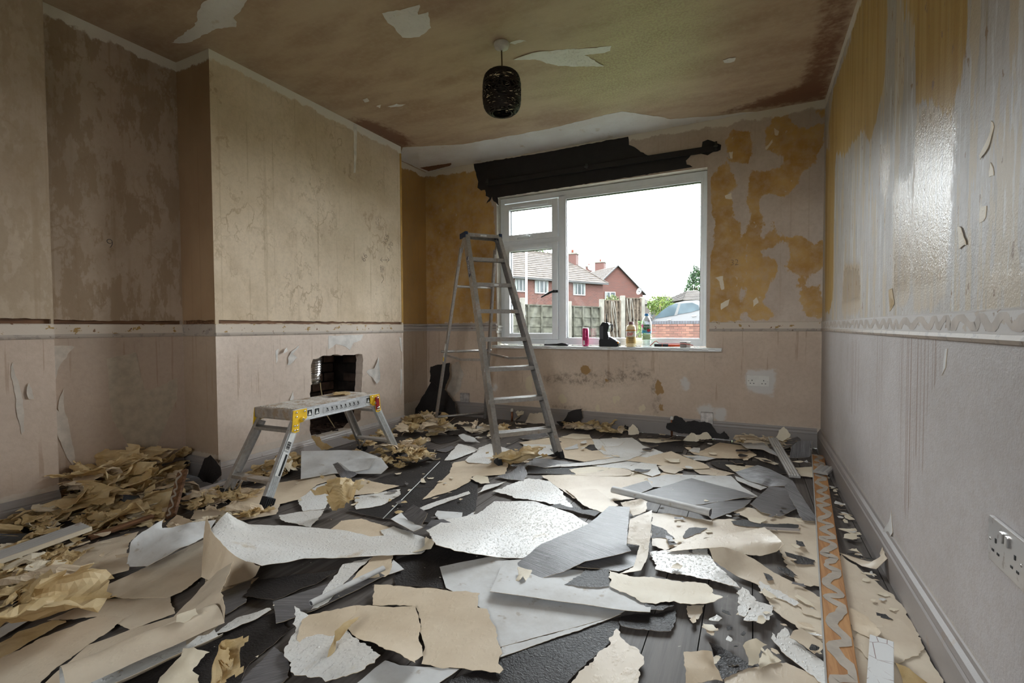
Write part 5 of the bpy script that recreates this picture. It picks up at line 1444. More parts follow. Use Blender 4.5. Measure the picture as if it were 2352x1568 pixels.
paper('C', 'B', [(-420, 720), (-180, 690), (120, 700), (450, 800), (200, 860), (-250, 850)], 1, 'cream sheet between the black strip and the folded grey sheets')
paper('B', 'B', [(100, 760), (420, 800), (560, 750), (760, 770), (700, 860), (300, 900)], 0, 'buff sheet behind the left folded grey corner')
paper('T', 'B', [(860, 710), (1060, 700), (1300, 760), (1180, 800), (940, 770)], 0, 'pale tan slip behind the white vinyl backing')
paper('W', 'A', [(760, 620), (980, 580), (1050, 640), (1000, 660), (800, 650)], 3, 'small white slip left of the left ladder foot', rot=30)
paper('C', 'A', [(1750, 380), (1880, 340), (2060, 360), (2080, 400), (1900, 400)], 2, 'cream slip behind the right ladder foot by the skirting')
paper('W', 'A', [(2160, 400), (2352, 390), (2420, 430), (2352, 470), (2230, 480)], 3, 'white slip at the rear of the broad buff sheet')
# ---- middle right
paper('T', 'M', [(1500, 255), (1700, 250), (2100, 270), (2208, 300), (2100, 400), (1850, 420), (1700, 400), (1600, 330)], 2, 'pale tan sheet on the bright floor right of centre')
paper('W', 'M', [(1190, 355), (1420, 270), (1560, 290), (1640, 380), (1700, 460), (1450, 415), (1330, 400)], 3, 'shiny white ragged sheet above the big central one', rot=15, rough=0.010)
paper('T', 'M', [(1650, 345), (1850, 340), (1990, 440), (1880, 490), (1760, 440)], 4, 'pale tan triangle right above the big central sheet')
paper('K', 'M', [(1545, 455), (1620, 435), (1760, 470), (1890, 480), (1840, 515), (1700, 480)], 3, 'black torn strip at the top edge of the big central sheet', rot=5)
paper('W', 'M', [(770, 600, .03), (880, 545, .01), (1090, 500), (1200, 420), (1450, 420), (1700, 500), (1800, 560), (1480, 710), (1380, 785), (1230, 780), (950, 730, .05), (830, 690, .07)], 4,
      'biggest white embossed sheet lifting off the floor at the centre', rot=10, pins=[(1250, 600, .0), (1000, 640, .03)])
paper('V', 'R', [(240, 275), (360, 250), (770, 260), (840, 330), (940, 385), (880, 400), (520, 330), (260, 330)], 3, 'white vinyl backing beneath the folded grey sheets at right', rot=0, rough=0.001)
paper('G', 'R', [(70, 335), (240, 290), (275, 335), (190, 370)], 4, 'grey vinyl corner left of the folded grey sheets', rot=-30, rough=0.001)
paper('G', 'R', [(540, 445), (910, 400), (850, 460), (650, 535)], 5, 'lower grey vinyl triangle by the white roll', rot=25, rough=0.002)
paper('G', 'R', [(190, 370), (520, 275), (930, 385, .006), (540, 445)], 6, 'large grey vinyl kite lying behind the white roll', rot=15, rough=0.001)
paper('V', 'R', [(795, 262), (1000, 335), (960, 350), (810, 290)], 4, 'white backing edge under the hump-backed grey sheet', rough=0.002)
paper('G', 'R', [(795, 235, .01), (940, 190, .05), (1010, 215, .05), (1160, 290, .04), (1110, 320, .03), (1000, 330), (870, 290)], 6, 'hump-backed grey vinyl sheet near the right skirting', rot=-35, rough=0.002, pins=[(960, 250, .05)])
paper('G', 'R', [(1110, 320, .03), (1160, 290, .04), (1310, 520, .01), (1310, 545), (1225, 540), (1130, 370, .02)], 6, 'grey vinyl tail running down beside the pine rail', rot=-60, rough=0.002)
paper('G', 'R', [(890, 440), (1010, 330, .02), (1110, 335, .03), (1185, 465), (1080, 515), (960, 490)], 5, 'grey vinyl lozenge under the tail beside the pine rail', rot=-20, rough=0.002)
paper('T', 'R', [(270, 490), (640, 540), (760, 530), (1000, 590), (500, 680), (350, 730), (270, 700)], 2, 'pale glittery sheet below the white roll', rough=0.008)
paper('T', 'R', [(760, 470), (880, 455), (1320, 545), (1330, 760), (1360, 960), (1180, 940), (1060, 700), (980, 590)], 1, 'broad pale sheet alongside the pine rail', rough=0.010)
paper('W', 'R', [(250, 740), (620, 720), (660, 800), (830, 970), (620, 920), (290, 850)], 3, 'cream torn sheet under the curled beige flap', rough=0.008)
paper('T', 'R', [(630, 715, .05), (720, 705, .06), (850, 745, .02), (1000, 840), (1180, 940), (1380, 1050), (1390, 1180), (1390, 1340), (1200, 1230), (1030, 1100), (940, 950), (800, 890), (660, 800, .02)], 3,
      'long tan sheet with rolled corner running to the pine rail', pins=[(800, 830, .0), (720, 740, .05)])
paper('T', 'R', [(360, 735), (470, 680), (980, 590, .01), (1060, 640, .04), (1110, 690, .05), (1060, 740, .01), (950, 765), (850, 750), (620, 715, .01)], 6, 'curled beige flap with its right end rolled under', pins=[(900, 670, .04)], rough=0.003)
paper('K', 'R', [(1110, 740), (1300, 790), (1300, 820), (1190, 820)], 3, 'black shard at the end of the curled beige flap', rot=10)
paper('K', 'R', [(1055, 830), (1130, 840), (1195, 890), (1100, 870)], 4, 'small black scrap below the curled beige flap', rot=10)
paper('K', 'R', [(770, 545), (860, 535), (980, 560), (1200, 570), (1195, 590), (960, 585), (800, 570)], 4, 'black flecked strip in front of the grey lozenge', rot=5)
paper('K', 'R', [(265, 565), (340, 590), (415, 655), (265, 650)], 4, 'slate grey wedge right of the beige ribbon', rot=20)
paper('K', 'R', [(465, 640), (500, 590), (620, 590), (580, 620), (480, 655)], 4, 'black oval chip on the pale glittery sheet', rot=20)
paper('C', 'R', [(880, 520), (1000, 530), (960, 560), (890, 545)], 5, 'cream crumb sheet above the black flecked strip')
# ---- centre foreground
paper('V', 'M', [(855, 835), (1190, 770), (1280, 790), (1700, 900), (2030, 1115), (1960, 1150), (1240, 1350), (1110, 1100), (895, 975)], 2, 'large off-white vinyl backing sheet in the foreground', rough=0.001)
paper('V', 'M', [(1230, 1415), (1250, 1350), (1960, 1150), (2010, 1135), (1260, 1405)], 3, 'narrow white strip along the big glossy black sheet', rough=0.002)
paper('V', 'M', [(1175, 1000, .012), (1260, 800, .01), (1380, 790, .01), (1640, 850), (1760, 860), (1940, 930), (2100, 1040), (2200, 1060), (2190, 1120, .012), (2030, 1110, .012), (1640, 1060, .012), (1250, 1010, .014)], 5,
      'folded white vinyl panel lying on the off-white sheet', rough=0.001, pins=[(1500, 960, .008)])
paper('G', 'M', [(1720, 835), (2050, 690), (2120, 700), (2090, 830), (1990, 865)], 7, 'grey vinyl underside flap beside the beige ribbon', rot=-20, rough=0.002)
paper('G', 'M', [(1295, 855), (1500, 690, .02), (1800, 560, .03), (1930, 450, .035), (2060, 455, .04), (2050, 580, .04), (2040, 700, .03), (2070, 740, .02), (1780, 800, .02), (1640, 870, .01), (1470, 920)], 8,
      'large twisted grey streaked vinyl length at centre right', rot=-15, rough=0.002, pins=[(1850, 650, .05), (1600, 760, .03)])
paper('T', 'R', [(130, 530, .05), (270, 480, .06), (265, 560, .05), (240, 780, .01), (200, 860), (60, 885), (150, 840), (190, 700, .02), (110, 690, .02)], 8, 'beige ribbon standing at the end of the twisted grey vinyl', rough=0.002)
paper('T', 'R', [(70, 425, .02), (200, 400, .06), (240, 420, .05), (230, 480, .05), (150, 510, .03)], 9, 'beige curl at the top of the standing ribbon', rough=0.004)
paper('C', 'M', [(1335, 940), (1350, 840, .02), (1450, 860), (1400, 940)], 9, 'cream torn curl on the tip of the twisted grey vinyl', pins=[(1380, 880, .03)])
paper('K', 'M', [(1645, 955), (1780, 860), (1930, 850), (1930, 960), (1780, 970)], 9, 'black textured triangle lying on the folded white panel', rot=15)
paper('C', 'R', [(0, 860), (140, 900), (610, 940), (650, 1000), (720, 1025, .012), (590, 1075), (200, 1060), (0, 960)], 9, 'ragged cream sheet overlapping the folded white panel', rough=0.008)
paper('K', 'R', [(220, 1070), (390, 1055), (410, 1080), (340, 1110), (240, 1110)], 8, 'black chip tucked under the ragged cream sheet', rot=10)
paper('T', 'R', [(490, 1080), (600, 1075), (560, 1165), (500, 1150)], 2, 'tan tab hanging below the ragged cream sheet')
paper('W', 'R', [(820, 1140), (840, 960), (930, 1040), (870, 1140)], 5, 'upright cream tear right of the bare boards', rough=0.008)
paper('W', 'R', [(850, 1170), (920, 1050), (1050, 1080), (1010, 1170)], 6, 'square white tear below the upright cream one', rough=0.008)
paper('W', 'R', [(950, 920), (1190, 1050), (1170, 1080), (960, 990)], 5, 'slanting white tear on the long tan sheet', rough=0.008)
paper('T', 'R', [(1165, 1020), (1380, 1090), (1390, 1170), (1220, 1120)], 5, 'tan tear against the pine rail', rough=0.008)
paper('K', 'R', [(975, 875), (1010, 885), (1040, 920), (1000, 925)], 6, 'little black curl above the slanting white tear')
paper('W', 'R', [(1030, 1250), (1060, 1300), (1110, 1215), (1150, 1280), (1270, 1370), (1400, 1480), (1430, 1640), (1250, 1500), (1090, 1370)], 3, 'forked white sheet left of the pine rail near the bottom', rough=0.006)
paper('T', 'R', [(1140, 1290), (1220, 1230, .01), (1390, 1350), (1300, 1390)], 5, 'tan leaf on the forked white sheet')
paper('T', 'R', [(720, 1640), (730, 1540), (960, 1470), (1120, 1440), (1400, 1560), (1440, 1680)], 2, 'shiny tan sheet at the bottom edge left of the pine rail')
paper('K', 'R', [(630, 1310, .02), (700, 1340), (880, 1450), (940, 1470), (740, 1540), (690, 1580), (660, 1400)], 4, 'crescent of black vinyl near the bottom right', rot=40)
paper('C', 'R', [(845, 1335, .02), (930, 1280, .04), (1000, 1330, .02), (950, 1440), (880, 1460)], 6, 'cream curl with dark inside near the bottom right', pins=[(910, 1370, .05)])
paper('C', 'R', [(940, 1440), (1000, 1350), (1090, 1430), (960, 1480)], 5, 'pale torn triangle near the bottom right')
paper('B', 'R', [(470, 1400, .02), (560, 1375, .03), (650, 1375, .04), (660, 1440, .02), (720, 1600), (480, 1640)], 6, 'buff crumpled sheet with cream margin at the bottom edge', amp=0.03)
paper('T', 'M', [(1690, 1570), (1980, 1225), (2150, 1405), (2115, 1490), (2150, 1640), (1640, 1680)], 4, 'beige torn-edged sheet right of the glossy black sheet', rough=0.010)
paper('T', 'R', [(1470, 750), (1600, 860), (1800, 1010), (1980, 1220), (2150, 1568), (2200, 1700), (1580, 1700), (1500, 1200), (1455, 800)], 1, 'large beige sheet between the pine rail and the right skirting', rough=0.008)
paper('T', 'R', [(1540, 1270), (1830, 1160), (1980, 1290), (1960, 1400), (1830, 1450), (1640, 1420), (1540, 1330)], 3, 'overlapping beige sheet right of the pine rail', rough=0.006)
paper('B', 'R', [(1510, 1090), (1640, 1150), (1720, 1250, .01), (1660, 1290), (1540, 1230)], 4, 'brown stained scrap right of the pine rail')
paper('Y', 'R', [(1810, 1470, .02), (1900, 1490, .03), (2050, 1600), (1900, 1640), (1850, 1560)], 4, 'yellow curl at the bottom right corner', amp=0.03)
paper('T', 'R', [(1450, 740), (1560, 775), (1660, 800, .01), (1720, 790, .03), (1790, 715, .07), (1770, 780, .06), (1690, 850, .01), (1600, 830)], 3, 'beige strip curling up against the right skirting', rough=0.003)
# ---- left foreground
paper('G', 'L', [(1400, 1000), (1600, 920), (1560, 1060), (1430, 1140)], 2, 'grey vinyl strip between the long roll and the black sheet', rot=60)
paper('K', 'L', [(1540, 1020), (1620, 920), (2170, 850), (2000, 950), (1740, 1050)], 4, 'black vinyl blade below the big curled white sheet', rot=20)
paper('G', 'L', [(1730, 1060), (2100, 940), (2208, 890), (2400, 870), (2440, 895), (2000, 1110), (1800, 1190), (1750, 1200)], 5, 'grey vinyl length with rolled edge left of centre', rot=25, rough=0.001)
paper('W', 'M', [(40, 1110), (240, 820), (430, 770), (290, 900), (150, 1060)], 7, 'diagonal white strip lying over the grey vinyl length', rough=0.005)
paper('B', 'M', [(430, 770), (560, 760), (540, 860), (510, 895), (290, 930), (330, 880)], 6, 'buff tab at the end of the diagonal white strip', rough=0.004)
paper('V', 'M', [(560, 790), (630, 850), (520, 890)], 3, 'white arrow-shaped corner by the star of black vinyl', rough=0.001)
paper('B', 'M', [(160, 600), (230, 545), (360, 530), (560, 590), (690, 625), (420, 640)], 5, 'buff sheet behind the big curled white sheet')
paper('W', 'M', [(480, 600), (560, 575), (690, 620), (640, 640), (500, 645)], 7, 'white flake at the back of the big curled white sheet')
paper('B', 'L', [(1275, 900), (1290, 700, .06), (1310, 505, .15), (1335, 600, .13), (1440, 720, .10), (1650, 830, .04), (1620, 910), (1430, 960)], 6, 'buff fin standing up behind the curled white sheet', rough=0.002)
paper('W', 'L', [(1330, 600, .12), (1440, 480, .16), (1540, 560, .06), (1900, 580, .02), (2200, 605, .01), (2350, 640), (2620, 625), (2690, 645), (2700, 720), (2670, 750), (2230, 775, .01), (1930, 785, .02), (1830, 810, .03),
                 (1660, 830, .05), (1560, 800, .06), (1440, 720, .10)], 8, 'big white sheet with its left end curling up, left of centre', rot=10, pins=[(1500, 640, .06), (1750, 690, .02), (2100, 690, .0)], rough=0.004)
paper('C', 'M', [(680, 740), (760, 700), (770, 640, .02), (825, 690, .03), (800, 740)], 9, 'torn buff knot at the tip of the curled white sheet', amp=0.02)
paper('T', 'L', [(605, 1000), (700, 940), (1000, 800), (1300, 660, .02), (1285, 890), (1150, 990), (1060, 1025), (780, 1035)], 6, 'smooth beige leaf-shaped sheet at left of the curled white sheet', rough=0.003)
paper('T', 'L', [(85, 1040), (200, 900), (560, 690), (880, 610), (800, 740, .01), (815, 855, .01), (430, 960), (130, 1040)], 5, 'glossy tan sheet pointing to the left edge', rough=0.005)
paper('V', 'L', [(795, 830), (830, 690, .06), (900, 620, .08), (1040, 530, .10), (1030, 600, .07), (1060, 600, .06), (1200, 550, .09), (1370, 535, .08), (1310, 640, .05), (1130, 730, .06), (950, 830, .02)], 7,
      'crumpled grey-white vinyl back standing behind the glossy tan sheet', amp=0.03, rough=0.003, pins=[(940, 740, .09), (1050, 670, .08)])
paper('B', 'L', [(1060, 560), (1120, 505, .02), (1220, 540, .02), (1200, 570), (1090, 610)], 6, 'small buff flap behind the crumpled grey-white vinyl')
paper('T', 'L', [(0, 1410), (250, 1290), (640, 1140), (790, 1155), (610, 1290), (550, 1330), (260, 1560), (150, 1660), (-60, 1660)], 5, 'embossed tan sheet filling the bottom left corner', rough=0.006)
paper('T', 'L', [(200, 1640), (560, 1330, .01), (850, 1220, .02), (1100, 1150, .04), (1380, 860, .07), (1480, 800, .09), (1440, 900, .10), (1400, 990, .10), (1425, 1090, .10), (1420, 1180, .07), (1320, 1270, .02),
                 (1000, 1420, .0), (700, 1570, 0), (540, 1660, 0), (350, 1640, 0)], 7, 'long beige sheet rolled into a tube in the left foreground', rough=0.003,
      pins=[(1250, 1120, .10), (1000, 1240, .085), (760, 1360, .075), (500, 1500, .06)])
paper('C', 'L', [(1100, 1215, .08), (1120, 1140, .10), (1240, 1100, .11), (1255, 1140, .10), (1200, 1180, .09)], 9, 'folded lip at the mouth of the long rolled sheet', rough=0.003)
paper('G', 'L', [(40, 1190), (130, 1060), (360, 935), (270, 1060), (170, 1130)], 7, 'narrow grey vinyl sliver near the left edge', rot=30)
paper('V', 'L', [(-40, 1240), (60, 1185), (170, 1130), (230, 1140), (100, 1220), (-40, 1300)], 6, 'white slip below the grey sliver at the left edge')
paper('W', 'L', [(1310, 1290), (1500, 1160), (1690, 1100), (1720, 1110), (1480, 1230)], 5, 'thin white strip right of the long rolled sheet', rough=0.005)
paper('C', 'L', [(940, 1640), (1110, 1450, .01), (1160, 1370, .03), (1200, 1370, .03), (1330, 1400), (1220, 1500), (1290, 1640)], 6, 'ragged cream sheet at the bottom edge left of centre', amp=0.02, rough=0.008)
paper('G', 'L', [(1440, 1640), (1740, 1340), (1830, 1440), (1830, 1530), (1700, 1640)], 3, 'dark grey vinyl corner at the bottom edge', rot=50)
paper('B', 'M', [(440, 950), (900, 985), (1110, 1010), (1095, 1100), (1155, 1110), (1240, 1350), (1230, 1430), (1260, 1490), (1235, 1515), (980, 1480), (740, 1450), (750, 1420), (735, 1200), (700, 1085), (430, 1080)], 6,
      'large squarish buff sheet with torn right edge in the foreground', rough=0.006)
paper('B', 'M', [(200, 1130), (330, 1085), (700, 1085, .006), (735, 1200), (750, 1400, .01), (700, 1445, .02), (550, 1360, .03), (300, 1270)], 8, 'lapped buff sheet overlying the large squarish one', rough=0.005)
paper('W', 'M', [(-130, 1360), (-60, 1240), (-65, 1085, .02), (50, 1150), (250, 1230), (480, 1390, .03), (330, 1500, .03), (130, 1560), (-90, 1500)], 8, 'white embossed sheet with serrated top at the bottom left of centre', rough=0.008, pins=[(100, 1400, .02)])
paper('Y', 'M', [(130, 1440), (190, 1260, .03), (350, 1150, .03), (250, 1280, .03), (200, 1350)], 10, 'folded yellow tongue across the serrated white sheet', amp=0.02)
paper('B', 'M', [(0, 1150), (320, 1090), (300, 1160), (140, 1320), (20, 1340), (-50, 1300)], 9, 'stained buff leaf left of the lapped buff sheet', amp=0.01)
paper('V', 'M', [(330, 1568), (510, 1430), (600, 1460), (980, 1490), (880, 1560), (700, 1680), (350, 1680)], 4, 'off-white vinyl back below the large squarish buff sheet', rough=0.001)
paper('T', 'L', [(300, 1170), (620, 1035), (1080, 1022), (1110, 1125), (830, 1230), (660, 1150)], 2, 'dull tan sheet under the smooth beige leaf', rough=0.004)
paper('B', 'L', [(1290, 880), (1440, 950), (1640, 900), (1600, 940), (1420, 1010), (1330, 1060)], 3, 'buff underside strip below the buff fin', rough=0.004)
paper('Y', 'L', [(-30, 1330), (120, 1240), (330, 1180), (420, 1190), (180, 1310), (-30, 1420)], 6, 'yellowed flat sheet under the large dull yellow crumple', amp=0.01)
paper('T', 'L', [(-40, 920), (120, 830), (380, 760), (560, 690), (200, 900), (60, 1010), (-40, 1000)], 2, 'tan strip left of the glossy tan sheet', rough=0.006)
paper('C', 'L', [(0, 880), (110, 840), (200, 850), (90, 900), (-20, 910)], 5, 'cream sliver at the left edge')
paper('B', 'D', [(620, 560), (760, 540), (950, 560), (900, 600), (720, 610)], 2, 'brown paper strip under the platform left foot')
paper('B', 'C', [(1000, 720), (1500, 600), (1740, 560), (1760, 640), (1500, 690), (1150, 790)], 1, 'flat buff paper before the alcove heap')
paper('Y', 'C', [(900, 830), (1250, 720), (1600, 650), (1680, 700), (1300, 800), (1000, 880)], 1, 'yellowish flat paper beside the thin moulding', rough=0.008)
# near the platform
paper('V', 'D', [(1315, 460), (1320, 160, .075), (1700, 155, .075), (1950, 160, .07), (2150, 230, .05), (2225, 330, .02), (2150, 400), (1950, 400), (1660, 400)], 6, 'smooth white vinyl sheet propped up in front of the fireplace', rough=0.0006, pins=[(1600, 300, .035), (1900, 260, .06)])
paper('V', 'D', [(1720, 285, .05), (1870, 250, .06), (2095, 240, .07), (2020, 355, .02), (1840, 385, .02)], 9, 'folded white inner flap on the propped vinyl sheet', rough=0.001)
paper('G', 'D', [(1645, 300, .03), (1700, 280, .05), (1780, 370, .03), (1890, 385, .02), (1900, 420, 0), (1660, 515), (1740, 460, .01)], 8, 'curled dark grey vinyl shell at the front of the propped sheet', rot=-20, rough=0.002)
paper('V', 'M', [(545, 530, .02), (610, 490, .01), (700, 560, .01), (750, 580, .04), (690, 608, .02)], 5, 'white-backed vinyl curl left of centre', rough=0.001)
paper('G', 'M', [(620, 500, .02), (690, 435, .05), (780, 490, .05), (740, 570, .02), (680, 560)], 7, 'grey vinyl petal standing up left of centre', rot=40, rough=0.001)
paper('G', 'M', [(750, 600), (800, 540, .02), (880, 530, .02), (970, 580), (880, 612)], 6, 'brown-grey vinyl lens left of the biggest white sheet', rot=30, rough=0.002)
paper('V', 'M', [(825, 500), (840, 475), (1000, 490), (990, 530), (970, 560), (850, 530)], 4, 'white vinyl back behind the brown-grey lens', rough=0.001)
paper('G', 'M', [(985, 540), (1020, 525), (1065, 545), (1010, 580)], 6, 'little grey vinyl diamond beside the brown-grey lens', rot=-30)
paper('V', 'M', [(1030, 510), (1080, 485), (1070, 545), (1020, 530)], 5, 'little white chip beside the grey diamond')
paper('W', 'M', [(700, 470), (800, 430), (1040, 355), (1050, 370), (880, 430), (740, 480)], 2, 'thin white streak of paper on the large black sheet', rough=0.004)
paper('W', 'M', [(1095, 370), (1140, 320), (1280, 290), (1200, 330)], 3, 'pale spike of paper right of the large black sheet', rough=0.003)
paper('C', 'A', [(810, 815), (880, 770), (1000, 790), (1020, 850), (930, 870)], 4, 'cream scrap with curled tip left of the ladder foot', amp=0.015)

# ---- rolled white vinyl tube and a few standing boards
def roll(name, label, a, b, r, mat, matin, turns=1.15, flat=0.7):
    a, b = Vector(a), Vector(b); d = (b-a).normalized(); F = frame(d, (0, 0, 1))
    v, f = [], []; n = 30
    for i in range(9):
        p = a.lerp(b, i/8)
        for k in range(n):
            th = 2*PI*turns*k/(n-1)-1.2
            rr = r*(1-0.22*k/(n-1))
            v.append(p+F @ Vector((math.cos(th)*rr*flat*(1+0.06*math.sin(i*1.7)), math.sin(th)*rr, 0)))
    for i in range(8):
        for k in range(n-1): f.append((i*n+k, i*n+k+1, (i+1)*n+k+1, (i+1)*n+k))
    o = mkobj(name, v, f, [mat, matin, M['rim']], None, True)
    sharp_rim(o.data)
    md = o.modifiers.new('thickness', 'SOLIDIFY'); md.thickness = 0.0012; md.material_offset = 1
    return prop(o, label, 'vinyl wallpaper')
a, b = fl(1400+20*S3, 1000+365*S3, 0.022), fl(1400+640*S3, 1000+515*S3, 0.022)
roll('vinyl_roll', 'tight white vinyl roll lying in front of the grey kite', (a.x, a.y, 0.040), (b.x, b.y, 0.040), 0.024, M['V'], M['G'])
a, b = fl(700+40*S3, 1000+1125*S3), fl(700+500*S3, 1000+895*S3)
roll('vinyl_roll', 'rolled edge of vinyl along the diagonal white strip', (a.x, a.y, 0.030), (b.x, b.y, 0.030), 0.012, M['V'], M['G'])
a, b = fl(1380*S3, 1000+1215*S3, 0.05), fl(400*S3, 1000+1640*S3, 0.05)
roll('wallpaper_roll', 'tube of beige wallpaper with an open mouth in the left foreground', (a.x, a.y, 0.066), (b.x, b.y, 0.062), 0.056, M['T'], M['W'], 0.86, 0.85)

def standing(kind, label, px, Y, lean=0.12, zmin=0.0, rough=0.006, curl=0.02, name=None):
    PSEED[0] += 1
    rng = random.Random(PSEED[0])
    P2 = pxY(px, Y)
    lo = min(z for _, z in P2)
    P2 = [(x, max(zmin+0.004, z)) for x, z in P2]
    if area2(P2) < 0: P2 = P2[::-1]
    ol = [tuple(p) for p, _, _ in torn(P2, rough, 0.012, rng)]
    ol = [(x, max(0.003, z)) for x, z in ol]
    a = np.array(ol)
    P, f = sheet(ol, step=0.025, rng=rng)
    de = np.clip(sdist(P, ol), 0, 1)
    v = []
    for (x, z), dd in zip(P, de):
        y = Y+lean*z+curl*noise.noise(Vector((x*6, z*6, PSEED[0])))+0.3*curl*math.exp(-dd/.03)*noise.noise(Vector((x*14, z*14, 3)))
        v.append((x, min(YB-0.026, y), z))
    c = fl(*px[0], 0)
    o = mkobj(name or NAME[kind], v, f, [M[kind], M[BACK[kind]], M['rimdark' if kind == 'K' else 'rim']], None, True)
    sharp_rim(o.data)
    md = o.modifiers.new('thickness', 'SOLIDIFY'); md.thickness = 0.0012; md.material_offset = 1; md.material_offset_rim = 2
    return prop(o, label, CAT[kind])
c3 = cr(940, 500, 0.3827)
bq = lambda pts: [(1400+x*S5, 920+y*S5) for x, y in pts]
aq = lambda pts: [(900+x*S5, 920+y*S5) for x, y in pts]
standing('K', 'tall black vinyl board leaning in the far left corner', c3([(115, 985), (205, 1040), (265, 1110), (285, 1185), (150, 1195), (15, 1200)]), 3.72, 0.15, curl=0.008)
standing('K', 'upper black flap behind the board in the far left corner', c3([(118, 895), (235, 870), (232, 960), (200, 1042), (115, 985)]), 3.80, 0.05, curl=0.006, name='black_vinyl_flap')
standing('K', 'jagged black scrap propped on the skirting right of the ladder', aq([(1710, 215), (1780, 220), (1830, 120), (1970, 85), (1985, 170), (1915, 285), (1760, 275)]), 3.84, 0.05)
standing('T', 'cream card propped on the skirting seen through the ladder', aq([(1380, 235), (1430, 130), (1600, 110), (1590, 240), (1500, 240)]), 3.83, 0.05)
standing('K', 'long black torn board against the skirting below the spur', bq([(590, 290), (595, 235), (650, 230), (670, 160), (740, 175), (790, 225), (880, 205), (1040, 235), (1090, 290), (1120, 335), (900, 355), (700, 330)]), 3.84, 0.05, curl=0.012)
standing('K', 'small black spike right of the long black board', bq([(1000, 380), (1010, 325), (1150, 345), (1190, 315), (1245, 380), (1240, 400)]), 3.80, 0.1, curl=0.012)
standing('C', 'crown-shaped cream scrap below the long black board', bq([(760, 410), (850, 335), (900, 355), (950, 350), (1010, 330), (1060, 400), (900, 425)]), 3.74, 0.1)
standing('C', 'pale arrowhead scrap standing left of the copper pipe', bq([(195, 355), (200, 280), (235, 245), (295, 310), (300, 350)]), 3.76, 0.1)
standing('K', 'dark little shard behind the pale arrowhead', bq([(135, 285), (155, 250), (195, 270), (190, 340)]), 3.82, 0.05)
standing('C', 'cream spiky scrap standing by the leaning moulding', bq([(1720, 400), (1760, 310), (1815, 275), (1880, 375), (1800, 430)]), 3.72, 0.1)
standing('K', 'pointed black board propped in the chimney corner', [(400+x*S5, 1000+y*S5) for x, y in [(240, 430), (300, 240), (360, 205), (470, 330), (485, 415), (400, 500), (300, 480)]], 1.57, 0.05, curl=0.004, rough=0.003)
standing('Y', 'drooping yellow strip caught on the fireplace edge', [(400+x*S5, 1000+y*S5) for x, y in [(1430, 0), (1520, 10), (1540, 60), (1650, 130), (1540, 150), (1480, 100)]], 2.27, 0.0)

# ---- crumpled glue-soaked paper
def crumple_mesh(seed, w, l, h, n=19):
    rng = random.Random(seed)
    V = []
    for j in range(n):
        for i in range(n):
            x, y = (i/(n-1)-.5)*w, (j/(n-1)-.5)*l
            V.append(Vector((x*(1+.25*noise.noise(Vector((y*9, seed, 0)))), y*(1+.25*noise.noise(Vector((x*9, seed, 4)))), 0)))
    for k in range(rng.randint(3, 5)):
        p = Vector((rng.uniform(-.3, .3)*w, rng.uniform(-.3, .3)*l, 0))
        a = rng.random()*2*PI
        nr = Vector((math.cos(a), math.sin(a), rng.uniform(-.3, .3))).normalized()
        ax = nr.cross(Vector((rng.uniform(-.3, .3), rng.uniform(-.3, .3), 1))).normalized()
        ang_ = rng.choice((-1, 1))*rng.uniform(0.5, 2.0)
        for v in V:
            d = (v-p).dot(nr)
            if d > 0:
                t_ = min(1, d/(0.14*w))
                Rm = Matrix.Rotation(ang_*t_, 3, ax)
                v[:] = p+(v-p)-nr*d+Rm @ (nr*d) if False else p+Rm @ (v-p)
    for k in range(7):                               # sharp creases
        a = rng.random()*PI; pd = rng.uniform(0.05, 0.13)*w/0.25; ph = rng.random()
        dr = Vector((math.cos(a), math.sin(a), rng.uniform(-.5, .5)))
        am = Vector((rng.uniform(-.3, .3), rng.uniform(-.3, .3), 1))*rng.uniform(0.008, 0.020)*w/0.25
        for v in V:
            tt = (v.dot(dr)/pd+ph) % 1.0
            v += am*(1-abs(2*tt-1))
    for v in V:
        q = v*11/(w/0.25)
        v += noise.noise_vector(q+Vector((seed, 0, 0)))*0.014*(w/0.25)
        r = 1-abs(noise.noise(q*0.9+Vector((0, seed, 0))))*2
        v.z += 0.016*r*(w/0.25)
    zs = [v.z for v in V]; z0, z1 = min(zs), max(zs)
    for v in V: v.z = (v.z-z0)/(z1-z0)*h
    F = []
    for j in range(n-1):
        for i in range(n-1):
            c = ((i+.5)/(n-1)-.5, (j+.5)/(n-1)-.5)
            edge_ = max(abs(c[0]), abs(c[1]))
            if edge_ > 0.36+0.16*noise.noise(Vector((c[0]*5, c[1]*5, seed*1.7)))+0.06: continue
            a = j*n+i
            F.append((a, a+1, a+n+1, a+n) if rng.random() < 2 else 0)
    used = sorted({i for f in F for i in f}); mp = {k: i for i, k in enumerate(used)}
    me = bpy.data.meshes.new('crumpled_paper')
    me.from_pydata([tuple(V[i]) for i in used], [], [tuple(mp[i] for i in f) for f in F])
    zmin = min(v.co.z for v in me.vertices)
    for v in me.vertices: v.co.z -= zmin
    return me
CM = {}
for kd, cnt in (('Y', 14), ('C', 5), ('B', 5), ('T', 4)):
    CM[kd] = []
    for k in range(cnt):
        me = crumple_mesh(100+k*3+ord(kd), 0.22, 0.20+0.04*(k % 3), 0.075)
        me.materials.append(M[kd]); me.materials.append(M[kd])
        CM[kd].append(me)
rc = random.Random(99)
